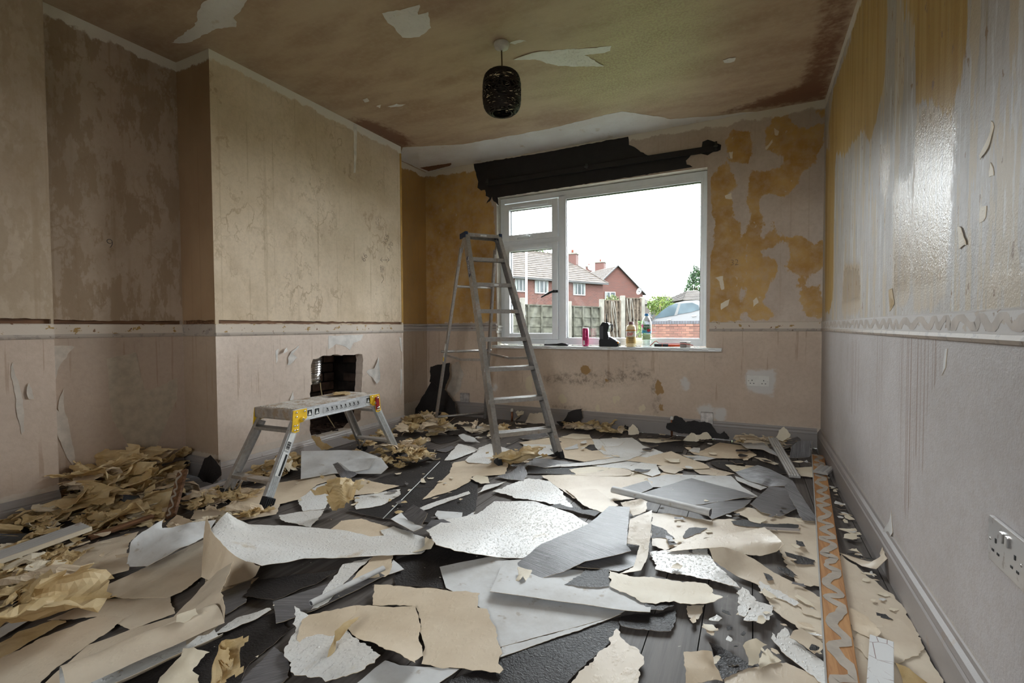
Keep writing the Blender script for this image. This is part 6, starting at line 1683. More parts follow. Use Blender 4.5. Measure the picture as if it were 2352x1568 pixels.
def crumple(kind, loc, size, label, group, h=1.0, rz=None, k=None, tilt=0.25):
    me = CM[kind][rc.randrange(len(CM[kind])) if k is None else k]
    o = bpy.data.objects.new('crumpled_paper', me)
    s_ = size/0.22
    x = min(max(loc[0], -2.96), XR-0.06); y = min(loc[1], YB-0.06)
    o.location = (x, y, loc[2]); o.scale = (s_, s_, s_*h)
    o.rotation_euler = (rc.uniform(-tilt, tilt), rc.uniform(-tilt, tilt), rc.random()*6.28 if rz is None else rz)
    sharp_rim(o.data)
    md = o.modifiers.new('thickness', 'SOLIDIFY'); md.thickness = 0.0012
    COL.objects.link(o)
    return prop(o, label, 'paper', group)
FR = np.array([[RC[0][0], RC[1][0]], [-RC[0][2], -RC[1][2]]])      # right and away on the floor
def heap(n, poly_px, zfun, sizes, kinds, label, group):
    P2 = [(q.x, q.y) for q in (fl(x, y) for x, y in poly_px)]
    a = np.array(P2); lo, hi = a.min(0), a.max(0)
    k = 0; tries = 0
    while k < n and tries < 4000:
        tries += 1
        p = np.array([[rc.uniform(lo[0], hi[0]), rc.uniform(lo[1], hi[1])]])
        if not inpoly(p, P2)[0]: continue
        d = float(sdist(p, P2)[0])
        kd = rc.choice(kinds)
        sz = rc.uniform(*sizes); ctr = a.mean(0)
        zz = 0.004+zfun*rc.random()*min(1, d/0.08)
        x0_, y0_ = FR @ (p[0]-ctr)
        word = 'large' if sz > sizes[0]*0.35+sizes[1]*0.65 else 'small' if sz < sizes[0]*0.65+sizes[1]*0.35 else 'middling'
        place = ('rear ' if y0_ > 0 else 'front ')+('left' if x0_ < 0 else 'right')
        crumple(kd, (p[0][0], p[0][1], zz), sz, word+' '+label[kd]+', '+place+' part', group)
        k += 1
LB = lambda where: {'Y': 'crumpled yellow glue-stained paper '+where, 'C': 'crumpled cream torn paper '+where, 'B': 'crumpled buff backing paper '+where, 'T': 'crumpled tan paper '+where}
CQ = lambda pts: [(x*S5, 1040+y*S5) for x, y in pts]
DQ = lambda pts: [(400+x*S5, 1000+y*S5) for x, y in pts]
heap(50, CQ([(480, 640), (560, 480), (900, 330), (1350, 230), (1700, 250), (1760, 480), (1550, 620), (1200, 660), (900, 700), (650, 700)]), 0.15, (0.15, 0.30), 'YYYYYYB', LB('in the heap along the alcove skirting'), 'alcove paper heap')
heap(14, CQ([(900, 700), (1300, 640), (1640, 590), (1640, 660), (1500, 720), (1100, 800), (920, 780)]), 0.015, (0.08, 0.18), 'YYYBC', LB('on the floor before the alcove heap'), 'papers before the alcove heap')
heap(7, [(450, 1190), (560, 1175), (600, 1180), (590, 1195), (560, 1205), (470, 1205)], 0.008, (0.07, 0.13), 'YYBC', LB('just in front of the platform near foot'), 'papers before the platform')
heap(16, [(0, 1330), (90, 1290), (200, 1300), (150, 1350), (60, 1420), (0, 1450)], 0.03, (0.10, 0.20), 'YYB', LB('above the large dull yellow crumple'), 'left foreground papers')
heap(14, CQ([(0, 800), (350, 640), (500, 700), (560, 800), (300, 900), (0, 900)]), 0.04, (0.12, 0.22), 'YYC', LB('beside the white moulding at the left edge'), 'left edge paper heap')
heap(26, [(0, 1260), (130, 1220), (180, 1260), (120, 1330), (60, 1400), (0, 1430)], 0.03, (0.08, 0.17), 'YYC', LB('low at the left picture edge'), 'left picture edge scraps')
heap(16, DQ([(100, 800), (300, 650), (560, 600), (720, 650), (560, 760), (250, 830)]), 0.03, (0.10, 0.20), 'YYB', LB('between the platform leg and the alcove'), 'scraps left of the platform')
heap(26, DQ([(620, 600), (760, 420), (1000, 330), (1300, 260), (1320, 440), (1000, 520), (760, 600)]), 0.04, (0.10, 0.19), 'YYYC', LB('under the work platform'), 'scraps under the platform')
heap(30, [(800, 1025), (880, 1000), (985, 1030), (1000, 1060), (960, 1090), (870, 1070), (820, 1050)], 0.06, (0.10, 0.20), 'YYYB', LB('round the far platform foot'), 'heap at the far platform foot')
heap(26, [(915, 985), (960, 965), (1010, 970), (1015, 1000), (960, 1010), (920, 1005)], 0.05, (0.12, 0.24), 'YYYB', LB('beside the chimney breast corner'), 'heap at the chimney corner')
heap(16, [(1020, 985), (1110, 975), (1200, 985), (1230, 1000), (1100, 1005), (1040, 1000)], 0.015, (0.09, 0.18), 'CBYT', LB('behind the ladder front legs'), 'scraps behind the ladder')
heap(14, [(1300, 970), (1420, 985), (1470, 1005), (1400, 1005), (1320, 990)], 0.02, (0.12, 0.22), 'YYB', LB('on the floor by the window skirting'), 'scraps by the window skirting')
heap(16, [(1660, 1005), (1800, 1010), (1860, 1020), (1790, 1040), (1700, 1025)], 0.02, (0.10, 0.2), 'YCB', LB('near the right end of the window wall'), 'scraps near the right corner')
heap(12, [(400, 1215), (500, 1195), (560, 1215), (480, 1240), (420, 1240)], 0.01, (0.06, 0.12), 'CYB', LB('behind the crumpled grey-white vinyl'), 'scraps left of centre')
heap(14, [(700, 1060), (830, 1050), (960, 1065), (930, 1085), (760, 1090)], 0.015, (0.07, 0.13), 'YYC', LB('in front of the propped vinyl sheet'), 'scraps before the propped sheet')
q = fl(790, 1185); crumple('Y', (q.x, q.y, 0.012), 0.24, 'tall yellow crumpled flag of paper left of centre', None, 1.9, 0.6, 3)
q = fl(1190, 1070); crumple('Y', (q.x, q.y, 0.014), 0.30, 'yellow crumpled paper by the left ladder foot', None, 1.2, 2.2, 5)
q = fl(120, 1430); crumple('Y', (q.x, q.y, 0.030), 0.34, 'large dull yellow crumple at the lower left', None, 1.1, 1.0, 7)
q = fl(480, 1560); crumple('Y', (q.x, q.y, 0.03), 0.16, 'yellow crumple at the bottom edge left of centre', None, 0.9, 1.0, 9)
q = fl(1205, 965); crumple('C', (q.x, q.y, 0.02), 0.20, 'pale crumple rising behind the lowest ladder tread', None, 1.3, 1.0, 1)
crumple('Y', (T0+e1*0.22-e2*0.05).to_tuple()[:2]+(HZ+0.003,), 0.14, 'small buff crumple lying on the platform deck', None, 0.35, 1.0, 2, 0.05)

# ---- little torn scraps all over, each its own piece
def scrap_mesh(seed, kind):
    rng = random.Random(seed)
    n = rng.randint(5, 8)
    poly = []
    el = rng.uniform(0.35, 0.9)
    for k in range(n):
        a = 2*PI*k/n+rng.uniform(-.3, .3); r = rng.uniform(0.4, 1.0)*0.05
        poly.append((math.cos(a)*r, math.sin(a)*r*el))
    ol = [tuple(p) for p, _, _ in torn(poly, 0.003, 0.010, rng)]
    P, f = sheet(ol, step=0.018, rng=rng)
    cv = rng.uniform(-0.5, 1.0)
    v = [(x, y, 0.001+max(0, cv)*6*x*x+0.004*abs(noise.noise(Vector((x*30, y*30, seed))))) for x, y in P]
    me = bpy.data.meshes.new('paper_scrap')
    me.from_pydata(v, [], f)
    for m_ in (M[kind], M[BACK[kind]], M['rim']): me.materials.append(m_)
    me.polygons.foreach_set('use_smooth', [True]*len(f))
    return me
SCR = {k: [scrap_mesh(300+i*5+ord(k), k) for i in range(7)] for k in 'WCKGYB'}
LBS = {'W': 'small torn white scrap ', 'C': 'small torn cream scrap ', 'K': 'small torn black scrap ', 'G': 'small torn grey vinyl scrap ', 'Y': 'small torn yellow scrap ', 'B': 'small torn buff scrap '}
def scraps(n, poly_px, kinds, where, group, z=(0.010, 0.020), size=(0.5, 1.3)):
    P2 = [(q.x, q.y) for q in (fl(x, y) for x, y in poly_px)]
    a = np.array(P2); lo, hi = a.min(0), a.max(0)
    k = 0; tries = 0
    while k < n and tries < 5000:
        tries += 1
        p = np.array([[rc.uniform(lo[0], hi[0]), rc.uniform(lo[1], hi[1])]])
        if not inpoly(p, P2)[0]: continue
        kd = rc.choice(kinds)
        o = bpy.data.objects.new('paper_scrap', rc.choice(SCR[kd]))
        s_ = rc.uniform(*size)
        o.location = (min(p[0][0], XR-0.05), min(p[0][1], YB-0.06), rc.uniform(*z)); o.scale = (s_, s_, s_)
        o.rotation_euler = (rc.uniform(-.08, .08), rc.uniform(-.08, .08), rc.random()*6.28)
        COL.objects.link(o); prop(o, LBS[kd]+where, 'paper scrap', group)
        sharp_rim(o.data)
        md = o.modifiers.new('thickness', 'SOLIDIFY'); md.thickness = 0.001; md.material_offset = 1; md.material_offset_rim = 2
        k += 1
scraps(46, [(1010, 985), (1300, 990), (1700, 1010), (1860, 1050), (1780, 1090), (1400, 1090), (1050, 1030)], 'WWCCKKGB', 'on the far floor below the window', 'far floor scraps', size=(0.5, 1.6))
scraps(40, [(1890, 1080), (1930, 1130), (2100, 1500), (2000, 1400), (1950, 1250)], 'CCWWKB', 'between the pine rail and the right skirting', 'scraps by the right skirting', z=(0.004, 0.010), size=(0.3, 0.9))
scraps(34, [(1420, 1160), (1850, 1150), (1880, 1400), (1700, 1380), (1500, 1300)], 'WWCCKBG', 'left of the pine rail', 'scraps left of the pine rail', size=(0.3, 0.9))
scraps(26, [(1560, 1420), (1880, 1400), (1900, 1540), (1600, 1540)], 'CCWKB', 'on the bare boards at lower right', 'lower right scraps', z=(0.006, 0.02), size=(0.25, 0.7))
scraps(30, [(640, 1160), (1000, 1060), (1100, 1100), (1050, 1200), (760, 1210)], 'CWYBG', 'on the black sheet between platform and ladder', 'middle floor scraps', size=(0.25, 0.8))
scraps(30, [(20, 1250), (330, 1200), (420, 1260), (150, 1350), (0, 1450)], 'YYCBK', 'in the left foreground', 'left foreground scraps', z=(0.02, 0.045), size=(0.4, 1.0))
scraps(26, [(180, 1200), (460, 1110), (620, 1080), (700, 1120), (560, 1170), (300, 1240)], 'YYCB', 'round the platform near legs', 'scraps round the platform', z=(0.008, 0.02), size=(0.3, 0.9))
# crumbs nobody could count
m = MB(); rcr = random.Random(5)
for k in range(900):
    x, y = rcr.uniform(-2.9, 0.40), rcr.uniform(0.5, 3.85)
    if x < -2.6 and y < 3.3: continue
    s_ = rcr.uniform(0.002, 0.007)
    zc0 = 0.006+ground(x, y)+rcr.uniform(0, .014)
    m.add([Vector((x+rcr.uniform(-1, 1)*s_, y+rcr.uniform(-1, 1)*s_, zc0+rcr.uniform(0, .002))) for _ in range(3)], [(0, 1, 2)])
prop(m.build('paper_crumbs', M['C'], recalc=False), 'fine pale paper crumbs sprinkled over the whole floor', 'paper crumbs', kind='stuff')

# ------------------------------------------------------------------ timber on the floor
def along(p, q, z, w): 
    return Vector((p[0], p[1], z)), Vector((q[0], q[1], z))
a, b = fl(1879, 1045, 0.02), fl(1947, 1660, 0.02)
dr_ = root('pine_rail', 'long orange pine rail with zigzag adhesive lying along the right skirting', 'timber', ((a+b)/2).to_tuple()[:2]+(0.0,))
d = (b-a); d.z = 0; d.normalize(); sd_ = Vector((-d.y, d.x, 0))
lo_, hi_ = Vector((a.x, a.y, 0.014)), Vector((b.x, b.y, 0.014))
MB().bar(lo_, hi_, 0.016, 0.066, (0, 0, 1), 0.002).build('rail', M['pine'], dr_)
MB().bar(lo_-sd_*0.034+Vector((0, 0, 0.0)), hi_-sd_*0.034, 0.020, 0.004, (0, 0, 1)).build('painted_edge', M['mould'], dr_)
zigzag('adhesive_bead', lo_+Vector((0, 0, 0.0082)), hi_+Vector((0, 0, 0.0082)), sd_, (0, 0, 1), 0.026, 0.065, 0.016, M['glue'], dr_, 9, 0.0012)
def moulding(name, label, p, q, w, th, mat, ribs=4, side=None, chip=None):
    p, q = Vector(p), Vector(q)
    o = root(name, label, 'moulding', (p+q)/2*Vector((1, 1, 0)).length*0+Vector(((p.x+q.x)/2, (p.y+q.y)/2, 0)))
    d_ = (q-p).normalized(); up_ = Vector((0, 0, 1)); s2 = d_.cross(up_).normalized(); n2 = s2.cross(d_).normalized()
    prof = []
    for k in range(ribs*6+1):
        u_ = k/(ribs*6)
        prof.append(p+s2*(u_-.5)*w+n2*(th*(0.72+0.28*abs(math.sin(u_*ribs*PI)))))
    prof = [p-s2*w/2]+prof+[p+s2*w/2]
    MB().prism(prof, q-p).build('moulded_strip', mat, o)
    if chip:
        MB().bar(p+s2*chip*w/2+n2*th*0.5, q+s2*chip*w/2+n2*th*0.5, 0.006, th, s2).build('torn_edge', M['C'], o)
    return o
a, b = fl(1400+1695*S5, 920+400*S5, 0.09), fl(1400+1925*S5, 920+800*S5, 0.02)
moulding('fluted_moulding', 'grey fluted moulding propped near the right corner', a, b, 0.055, 0.014, M['mould'])
a, b = fl(1400+2190*S5, 920+760*S5, 0.03), fl(1400+2260*S5, 920+700*S5, 0.035)
moulding('moulding_offcut', 'short grey moulding offcut lying on the pine rail', a, b, 0.07, 0.016, M['mould'], 3)
a, b = fl(-60, 1305, 0.05), fl(198, 1212, 0.075)
moulding('white_moulding', 'broad grey-white fluted moulding at the left edge', a, b, 0.10, 0.016, M['mould'], 5, chip=1)
a, b = fl(205, 1238, 0.02), fl(350, 1188, 0.03)
moulding('thin_moulding', 'thin brown-grey moulding behind the glossy tan sheet', a, b, 0.03, 0.014, M['oldwood'], 3)
a, b = fl(425, 1138, 0.016), fl(560, 1098, 0.02)
moulding('beading_strip', 'pale painted beading strip lying by the platform left foot', a, b, 0.035, 0.014, M['skirt_pale'], 2)
a, b = fl(560, 1105, 0.02), fl(700, 1062, 0.02)
moulding('dark_moulding', 'dark fluted moulding lying under the work platform', a, b, 0.05, 0.012, M['mould'], 4)
a, b = fl(392, 1186, 0.012), fl(420, 1082, 0.15)
bk = root('brown_batten', 'rough brown batten standing in the alcove heap', 'timber', (a.x, a.y, 0))
MB().bar(a, b, 0.045, 0.016, (1, 0, 0), 0.002).build('batten', M['oldwood'], bk)
zigzag('plaster_smear', a+Vector((0.0, -0.009, 0.004)), b+Vector((0, -0.009, 0.004)), (1, 0, 0), (0, -1, 0.5), 0.016, 0.03, 0.006, M['glue'], bk, 4, 0.003)
# glossy white painted offcut at the bottom right
a, b = fl(2025, 1470, 0.03), fl(2020, 1640, 0.03)
gw = root('white_gloss_board', 'cracked glossy white board offcut at the bottom right', 'board', ((a.x+b.x)/2, (a.y+b.y)/2, 0))
t = NT('cracked_white_gloss', 0.15, 0.6)
ck = t.vor(16, feature='DISTANCE_TO_EDGE')
t.color(t.mix(t.math('MULTIPLY', t.rng(ck, 0.0, 0.02, 1, 0), t.rng(t.noise(9), 0.45, 0.55)), (0.74, 0.74, 0.74), (0.20, 0.09, 0.07))).bump(ck, 0.4, 0.004)
MB().bar(a+Vector((0, 0, 0.0)), b, 0.014, 0.050, (0, 0, 1), 0.002).build('board', t.m, gw)
# bent trim strip on the boards near the grey lozenge
a, b = fl(1755, 1214, 0.012), fl(1835, 1218, 0.012)
moulding('flat_trim', 'thin flat beige trim lying below the black flecked strip', a, b, 0.012, 0.008, M['skirt_pale'], 1)
# pale cord across the black sheet
a = [fl(x, y, 0.016) for x, y in ((1010, 1060), (965, 1105), (935, 1135), (905, 1165), (880, 1190))]
prop(MB().tube(a, 0.0022, 6).build('twine', M['sticker'], smooth=True), 'thin white cord lying straight across the large black sheet', 'cord')
# wrapping scraps left on the sill
for i, (px, w_) in enumerate(((1162, 0.10), (1195, 0.06), (1500, 0.05), (1545, 0.09), (1600, 0.07))):
    q = on(px, 790, 1, 3.93)
    me = CM['C'][i % 5].copy(); me.materials.clear(); me.materials.append(M['V'])
    o = bpy.data.objects.new('sill_scrap', me); o.location = (q.x, 3.935, SZ+0.0005); o.scale = (w_/0.22, 0.05/0.22, 0.16)
    COL.objects.link(o)
    prop(o, ('crumpled white wrap at the left end of the sill', 'white flake left of the knife on the sill', 'white flake beside the water bottle', 'white flakes under the scraper on the sill', 'white flakes at the right end of the sill')[i], 'paper scrap')
# ------------------------------------------------------------------ outside
GZ = -0.30
t = NT('lawn_grass', 0.9, 0.1)
t.color(t.mix(t.rng(t.noise(3, detail=6), 0.3, 0.7), (0.022, 0.036, 0.010), (0.04, 0.055, 0.016)))
lawn = MB().lohi((-70, 4.3, GZ-0.2), (90, 160, GZ)).build('ground', t.m, base=(0, 20, GZ)); prop(lawn, kind='structure')
lawn2 = MB().lohi((-40, -60, GZ-0.2), (40, -1.85, GZ)).build('ground_rear', t.m, base=(0, -20, GZ)); prop(lawn2, kind='structure')

def m_brick(name, a, b, mortar, sc=1.0):
    t = NT(name, 0.85, 0.15)
    vec = t.n('CombineXYZ', {0: t.n('Attribute', out='Fac', attribute_name='bu'), 1: t.n('Attribute', out='Fac', attribute_name='bv'), 2: 0.0})
    bn = t.n('TexBrick', {'Vector': vec, 'Color1': (*a, 1), 'Color2': (*b, 1), 'Mortar': (*mortar, 1), 'Scale': 1.0/sc, 'Mortar Size': 0.010, 'Brick Width': 0.225, 'Row Height': 0.075})
    big = t.noise(0.5, detail=3)
    t.color(t.mix(t.math('MULTIPLY', t.rng(big, 0.3, 0.7), 0.4), bn, tuple(v*0.7 for v in a)))
    return t.m
M['brick_house'] = m_brick('red_brick_wall', (0.040, 0.0125, 0.009), (0.024, 0.008, 0.0065), (0.040, 0.030, 0.025), 1.6)
M['rooftile'] = simple('brown_concrete_tile', (0.032, 0.026, 0.022), 0.85, 0.15, var=0.35, scale=3)
M['rooftile2'] = simple('grey_brown_tile', (0.030, 0.026, 0.023), 0.85, 0.15, var=0.3, scale=3)
M['whitepaint'] = simple('white_window_paint', (0.10, 0.10, 0.10), 0.5, var=0.03)
M['darkglass'] = simple('curtained_glass', (0.014, 0.018, 0.019), 0.2, 0.1, var=0.4, scale=1.5)
M['curtain'] = simple('pale_curtain', (0.055, 0.06, 0.056), 0.8, var=0.2, scale=6)
M['concrete'] = simple('pale_concrete_post', (0.068, 0.064, 0.056), 0.9, 0.1, var=0.2, scale=6)
M['fencewood'] = simple('grey_weathered_larch', (0.026, 0.0255, 0.020), 0.9, 0.1, var=0.45, scale=7)
M['fencewood2'] = simple('brown_weathered_larch', (0.032, 0.025, 0.019), 0.9, 0.1, var=0.5, scale=9)
M['terracotta'] = simple('terracotta_pot', (0.075, 0.018, 0.008), 0.8)
M['gutter'] = simple('dark_gutter', (0.003, 0.003, 0.003), 0.6)

def quadwall(name, pts, e, mat, parent, p0):
    """planar wall from a loop of points with brick coordinates measured along e and up"""
    o = mkobj(name, pts, [tuple(range(len(pts)))], mat, parent)
    for an, fn in (('bu', lambda p: (p-p0).dot(e)), ('bv', lambda p: p.z)):
        at_ = o.data.attributes.new(an, 'FLOAT', 'POINT')
        at_.data.foreach_set('value', [fn(Vector(p)) for p in pts])
    return o
def coursed(name, a, b, c, d, n, mat, parent, step=0.05):
    """tiled roof slope a-b (eave) to d-c (ridge), each course a lapped slab"""
    a, b, c, d = map(Vector, (a, b, c, d))
    nr = (b-a).cross(d-a).normalized()
    if nr.z < 0: nr = -nr
    m = MB()
    for k in range(n):
        t0, t1 = k/n, (k+1)/n
        p, q, r, s_ = a.lerp(d, t0), b.lerp(c, t0), b.lerp(c, t1), a.lerp(d, t1)
        m.add([p+nr*step, q+nr*step, r+nr*0.004, s_+nr*0.004, p, q], [(0, 1, 2, 3), (4, 5, 1, 0)])
    return m.build(name, mat, parent, recalc=False)
def hwindow(parent, c, ex, up_, nrm, w, h, lights=3):
    R_ = Matrix((ex, nrm, up_)).transposed()
    f = MB().box(c+nrm*0.03, (w, 0.10, h), R_).build('window', M['whitepaint'], parent)
    k = lights
    for i in range(k):
        pw = w/k
        cc = c+ex*((i+.5)*pw-w/2)+nrm*0.07
        MB().box(cc, (pw*0.78, 0.04, h*0.84), R_).build('pane', M['darkglass'], f)
        if i != 1:
            MB().box(cc+nrm*0.022+ex*(-0.2*pw if i == 0 else 0.2*pw), (pw*0.34, 0.01, h*0.82), R_).build('curtain', M['curtain'], f)
    return f

# semi-detached house, seen obliquely
zc_ = lambda y, d: CAMH+(751-y)/FPX*d
A1 = dep(1181.5, 635.5, 37.8); B1 = dep(1384.5, 652, 43.9)
EZ = (A1.z+B1.z)/2
A1.z = B1.z = EZ
ex = (A1-B1); ex.z = 0; L1 = ex.length; ex.normalize()
inn = Vector((-ex.y, ex.x, 0)); inn = inn if inn.dot(B1-Vector((0, 0, 0))) > 0 else -inn
A0 = B1+ex*(L1+7); DEP = 8.0
h1 = root('brick_house', 'red brick semi-detached house with hipped tile roof seen through the left panes', 'house', (B1.x, B1.y, GZ))
zb = Vector((0, 0, GZ-EZ))
quadwall('wall', [B1+zb, A0+zb, A0, B1], ex, M['brick_house'], h1, B1)
quadwall('wall', [B1+zb, B1, B1+inn*DEP, B1+inn*DEP+zb], inn, M['brick_house'], h1, B1)
quadwall('wall', [A0+zb, A0, A0+inn*DEP, A0+inn*DEP+zb], inn, M['brick_house'], h1, B1)
quadwall('wall', [B1+inn*DEP+zb, A0+inn*DEP+zb, A0+inn*DEP, B1+inn*DEP], ex, M['brick_house'], h1, B1)
ov = 0.35
rz = 2.95
e0, e1_, e2_, e3 = B1-ex*ov-inn*ov, A0+ex*ov-inn*ov, A0+ex*ov+inn*(DEP+ov), B1-ex*ov+inn*(DEP+ov)
r0, r1 = B1+ex*1.7+inn*DEP/2+Vector((0, 0, rz)), A0+inn*DEP/2+ex*ov+Vector((0, 0, rz))
rf = coursed('roof', e0, e1_, r1, r0, 14, M['rooftile'], h1)
coursed('roof', e3, e0, r0, r0, 14, M['rooftile'], h1)
coursed('roof', e2_, e3, r0, r1, 14, M['rooftile'], h1)
MB().bar(e0-Vector((0, 0, 0.06)), e1_-Vector((0, 0, 0.06)), 0.14, 0.12).build('gutter', M['gutter'], h1)
MB().bar(r0, r1, 0.16, 0.25, (0, 0, 1)).build('ridge_tiles', M['rooftile'], h1)
MB().bar(e0, r0, 0.16, 0.20, (0, 0, 1)).build('hip_tiles', M['rooftile'], h1)
for x0, x1, y0, y1 in ((1182, 1208, 640, 670), (1228, 1258, 643, 674), (1273, 1301, 647, 676), (1316, 1343, 650, 678)):
    p, q = onplane(x0, (y0+y1)/2, B1, inn), onplane(x1, (y0+y1)/2, B1, inn)
    tpz, btz = onplane((x0+x1)/2, y0, B1, inn).z, onplane((x0+x1)/2, y1, B1, inn).z
    hwindow(h1, Vector(((p.x+q.x)/2, (p.y+q.y)/2, (tpz+btz)/2)), ex, Vector((0, 0, 1)), -inn, (p-q).length, tpz-btz)
def chimney(parent, base, w, h, pots=1):
    ch = MB().box(base+Vector((0, 0, h/2)), (w, w*0.8, h), None).build('chimney_stack', simple('chimney_brick', (0.034, 0.014, 0.011), 0.9) if 'chimney_brick' not in bpy.data.materials else bpy.data.materials['chimney_brick'], parent)
    MB().box(base+Vector((0, 0, h+0.06)), (w*1.15, w*0.95, 0.14)).build('stack_cap', M['concrete'], ch)
    for k in range(pots):
        MB().lathe([(0.13, 0), (0.12, 0.3), (0.14, 0.34)], base+Vector(((k-(pots-1)/2)*0.3, 0, h+0.12)), 10).build('chimney_pot', M['terracotta'], ch, True)
chimney(h1, dep(1315, 615, 45.5), 0.95, 1.25)

# gable-ended house behind
apx = dep(1417, 610, 55)
gx = Vector((RC[0][0]*0.97+RC[0][2]*(-0.24)*-1, 0, 0))
rgt = Vector(RC[:, 0]); rgt.z = 0; rgt.normalize(); away = -Vector(RC[:, 2]); away.z = 0; away.normalize()
rd = (away*0.95-rgt*0.31).normalized(); gw_ = Vector((rd.y, -rd.x, 0))
if gw_.dot(rgt) < 0: gw_ = -gw_
hw = 3.45; ez2 = apx.z-3.05
h2 = root('gable_house', 'red brick house with gable end seen right of the mullion', 'house', (apx.x, apx.y, GZ))
le, re_ = Vector((apx.x, apx.y, ez2))-gw_*hw, Vector((apx.x, apx.y, ez2))+gw_*hw
dn = Vector((0, 0, GZ-ez2))
quadwall('wall', [le+dn, re_+dn, re_, apx, le], gw_, M['brick_house'], h2, le)
for s_ in (le, re_): quadwall('wall', [s_+dn, s_, s_+rd*9, s_+rd*9+dn], rd, M['brick_house'], h2, le)
fo = -rd*0.25
lo2 = le-gw_*0.3+Vector((0, 0, -0.27)); ro2 = re_+gw_*0.3+Vector((0, 0, -0.27))
coursed('roof', lo2+fo, lo2+rd*9, apx+rd*9, apx+fo, 16, M['rooftile'], h2)
coursed('roof', ro2+rd*9, ro2+fo, apx+fo, apx+rd*9, 16, M['rooftile'], h2)
for s_ in (lo2, ro2): MB().bar(s_+fo, apx+fo, 0.12, 0.10, rd).build('verge', M['gutter'], h2)
chimney(h2, dep(1379, 625, 60), 1.15, 1.15)
wp = onplane(1401, 681, apx, rd)
hwindow(h2, wp, gw_, Vector((0, 0, 1)), -rd, 1.35, 1.1, 2)
def dish(name, label, p, r, d_):
    d_ = Vector(d_).normalized(); F = frame(d_)
    o = root(name, label, 'satellite dish', p)
    v = [Vector(p)]; f = []
    for i in range(1, 5):
        for k in range(16):
            rr = r*i/4; a_ = 2*PI*k/16
            v.append(Vector(p)+F @ Vector((math.cos(a_)*rr, math.sin(a_)*rr, 0.35*rr*rr/r)))
    for k in range(16): f.append((0, 1+k, 1+(k+1) % 16))
    for i in range(3):
        for k in range(16): f.append((1+i*16+k, 1+(i+1)*16+k, 1+(i+1)*16+(k+1) % 16, 1+i*16+(k+1) % 16))
    mkobj('reflector', v, f, M['whitepaint'], o, True)
    MB().tube([Vector(p)-d_*0.02, Vector(p)+d_*r*0.9+Vector((0, 0, -0.1))], 0.03, 6).build('feed_arm', M['gutter'], o)
    MB().tube([Vector(p), Vector(p)-d_*0.35+Vector((0, 0, -0.25))], 0.03, 6).build('bracket', M['gutter'], o)
dish('satellite_dish', 'round white dish at the right eave of the gable house', dep(1470, 669, 54.2), 0.42, (-0.6, -0.9, 0.3))
dish('satellite_dish', 'round white dish beside the far small chimney', dep(1357, 615, 71.2), 0.5, (0.5, -0.9, 0.3))
sc_ = root('far_chimney', 'small far chimney between the two brick houses', 'chimney', dep(1353, 622, 72)-Vector((0, 0, 9.6)))
chimney(sc_, dep(1353, 622, 72)-Vector((0, 0, 9.6)), 0.9, 10.2)

# further roofs to the right
def farroof(label, pxs, d, mat):
    l, r, apx_l, apx_r = [dep(x, y, d) for x, y in pxs]
    o = root('far_house', label, 'house', ((l.x+r.x)/2, (l.y+r.y)/2, GZ))
    back = away*6
    z0 = (l.z+r.z)/2
    l.z = r.z = z0
    mid = away*3
    coursed('roof', l, r, apx_r+mid, apx_l+mid, 9, mat, o)
    coursed('roof', r, r+back, apx_r+mid, apx_r+mid, 9, mat, o)
    coursed('roof', l+back, l, apx_l+mid, apx_l+mid, 9, mat, o)
    coursed('roof', r+back, l+back, apx_l+mid, apx_r+mid, 9, mat, o)
    q = [v+away*0.3 for v in (l+rgt*0.3, r-rgt*0.3)]
    qb = [v+away*5.7 for v in (l+rgt*0.3, r-rgt*0.3)]
    m = MB().prism([q[0], q[1], qb[1], qb[0]], Vector((0, 0, GZ-z0)))
    m.build('wall', simple('far_render', (0.04, 0.034, 0.03), 0.9) if 'far_render' not in bpy.data.materials else bpy.data.materials['far_render'], o)
farroof('distant brown hipped roof above the white car', [(1524, 692), (1578, 692), (1538, 677), (1558, 676)], 48, M['rooftile2'])
farroof('brown roof at the right edge of the window view', [(1568, 691), (1660, 687), (1618, 660), (1640, 658)], 30, M['rooftile2'])
farroof('pale roof edge behind the bright hedge', [(1462, 698), (1500, 700), (1472, 672), (1480, 672)], 58, M['rooftile2'])

# vegetation
def foliage(name, label, c, rx, ry, rz_, n, size, cols, trunk=True, taper=0.0, seed=1):
    rng = random.Random(seed)
    o = root(name, label, 'tree' if trunk else 'bush', (c[0], c[1], GZ))
    m = MB(); c = Vector(c)
    for k in range(n):
        while True:
            p = Vector((rng.uniform(-1, 1), rng.uniform(-1, 1), rng.uniform(-1, 1)))
            l = p.length
            if 0.35 < l < 1.0 and l > rng.random(): break
        wd = 1-taper*(p.z+1)/2
        lump = 1+0.25*noise.noise(p*3+Vector((seed, 0, 0)))
        q = c+Vector((p.x*rx*wd*lump, p.y*ry*wd*lump, p.z*rz_*lump))
        F = frame((rng.gauss(0, 1), rng.gauss(0, 1), rng.gauss(0.4, 1)))
        s_ = size*rng.uniform(0.6, 1.3)
        m.add([q+F @ Vector((x_*s_, y_*s_*0.5, 0)) for x_, y_ in ((-1, 0), (0, -1), (1, 0), (0, 1))], [(0, 1, 2, 3)])
    t = NT(name+'_leaves', 0.7, 0.2)
    t.color(t.mix(t.rng(t.noise(2.2, detail=4), 0.35, 0.65), cols[0], cols[1]))
    prop(m.build('foliage', t.m, o, recalc=False), kind='stuff')
    k_ = 1.0 if trunk else 0.2
    MB().tube([(c.x, c.y, GZ), (c.x, c.y, c.z)], [0.18*k_, 0.08*k_], 8).build('trunk' if trunk else 'stem', M['oldwood'], o, True)
    return o
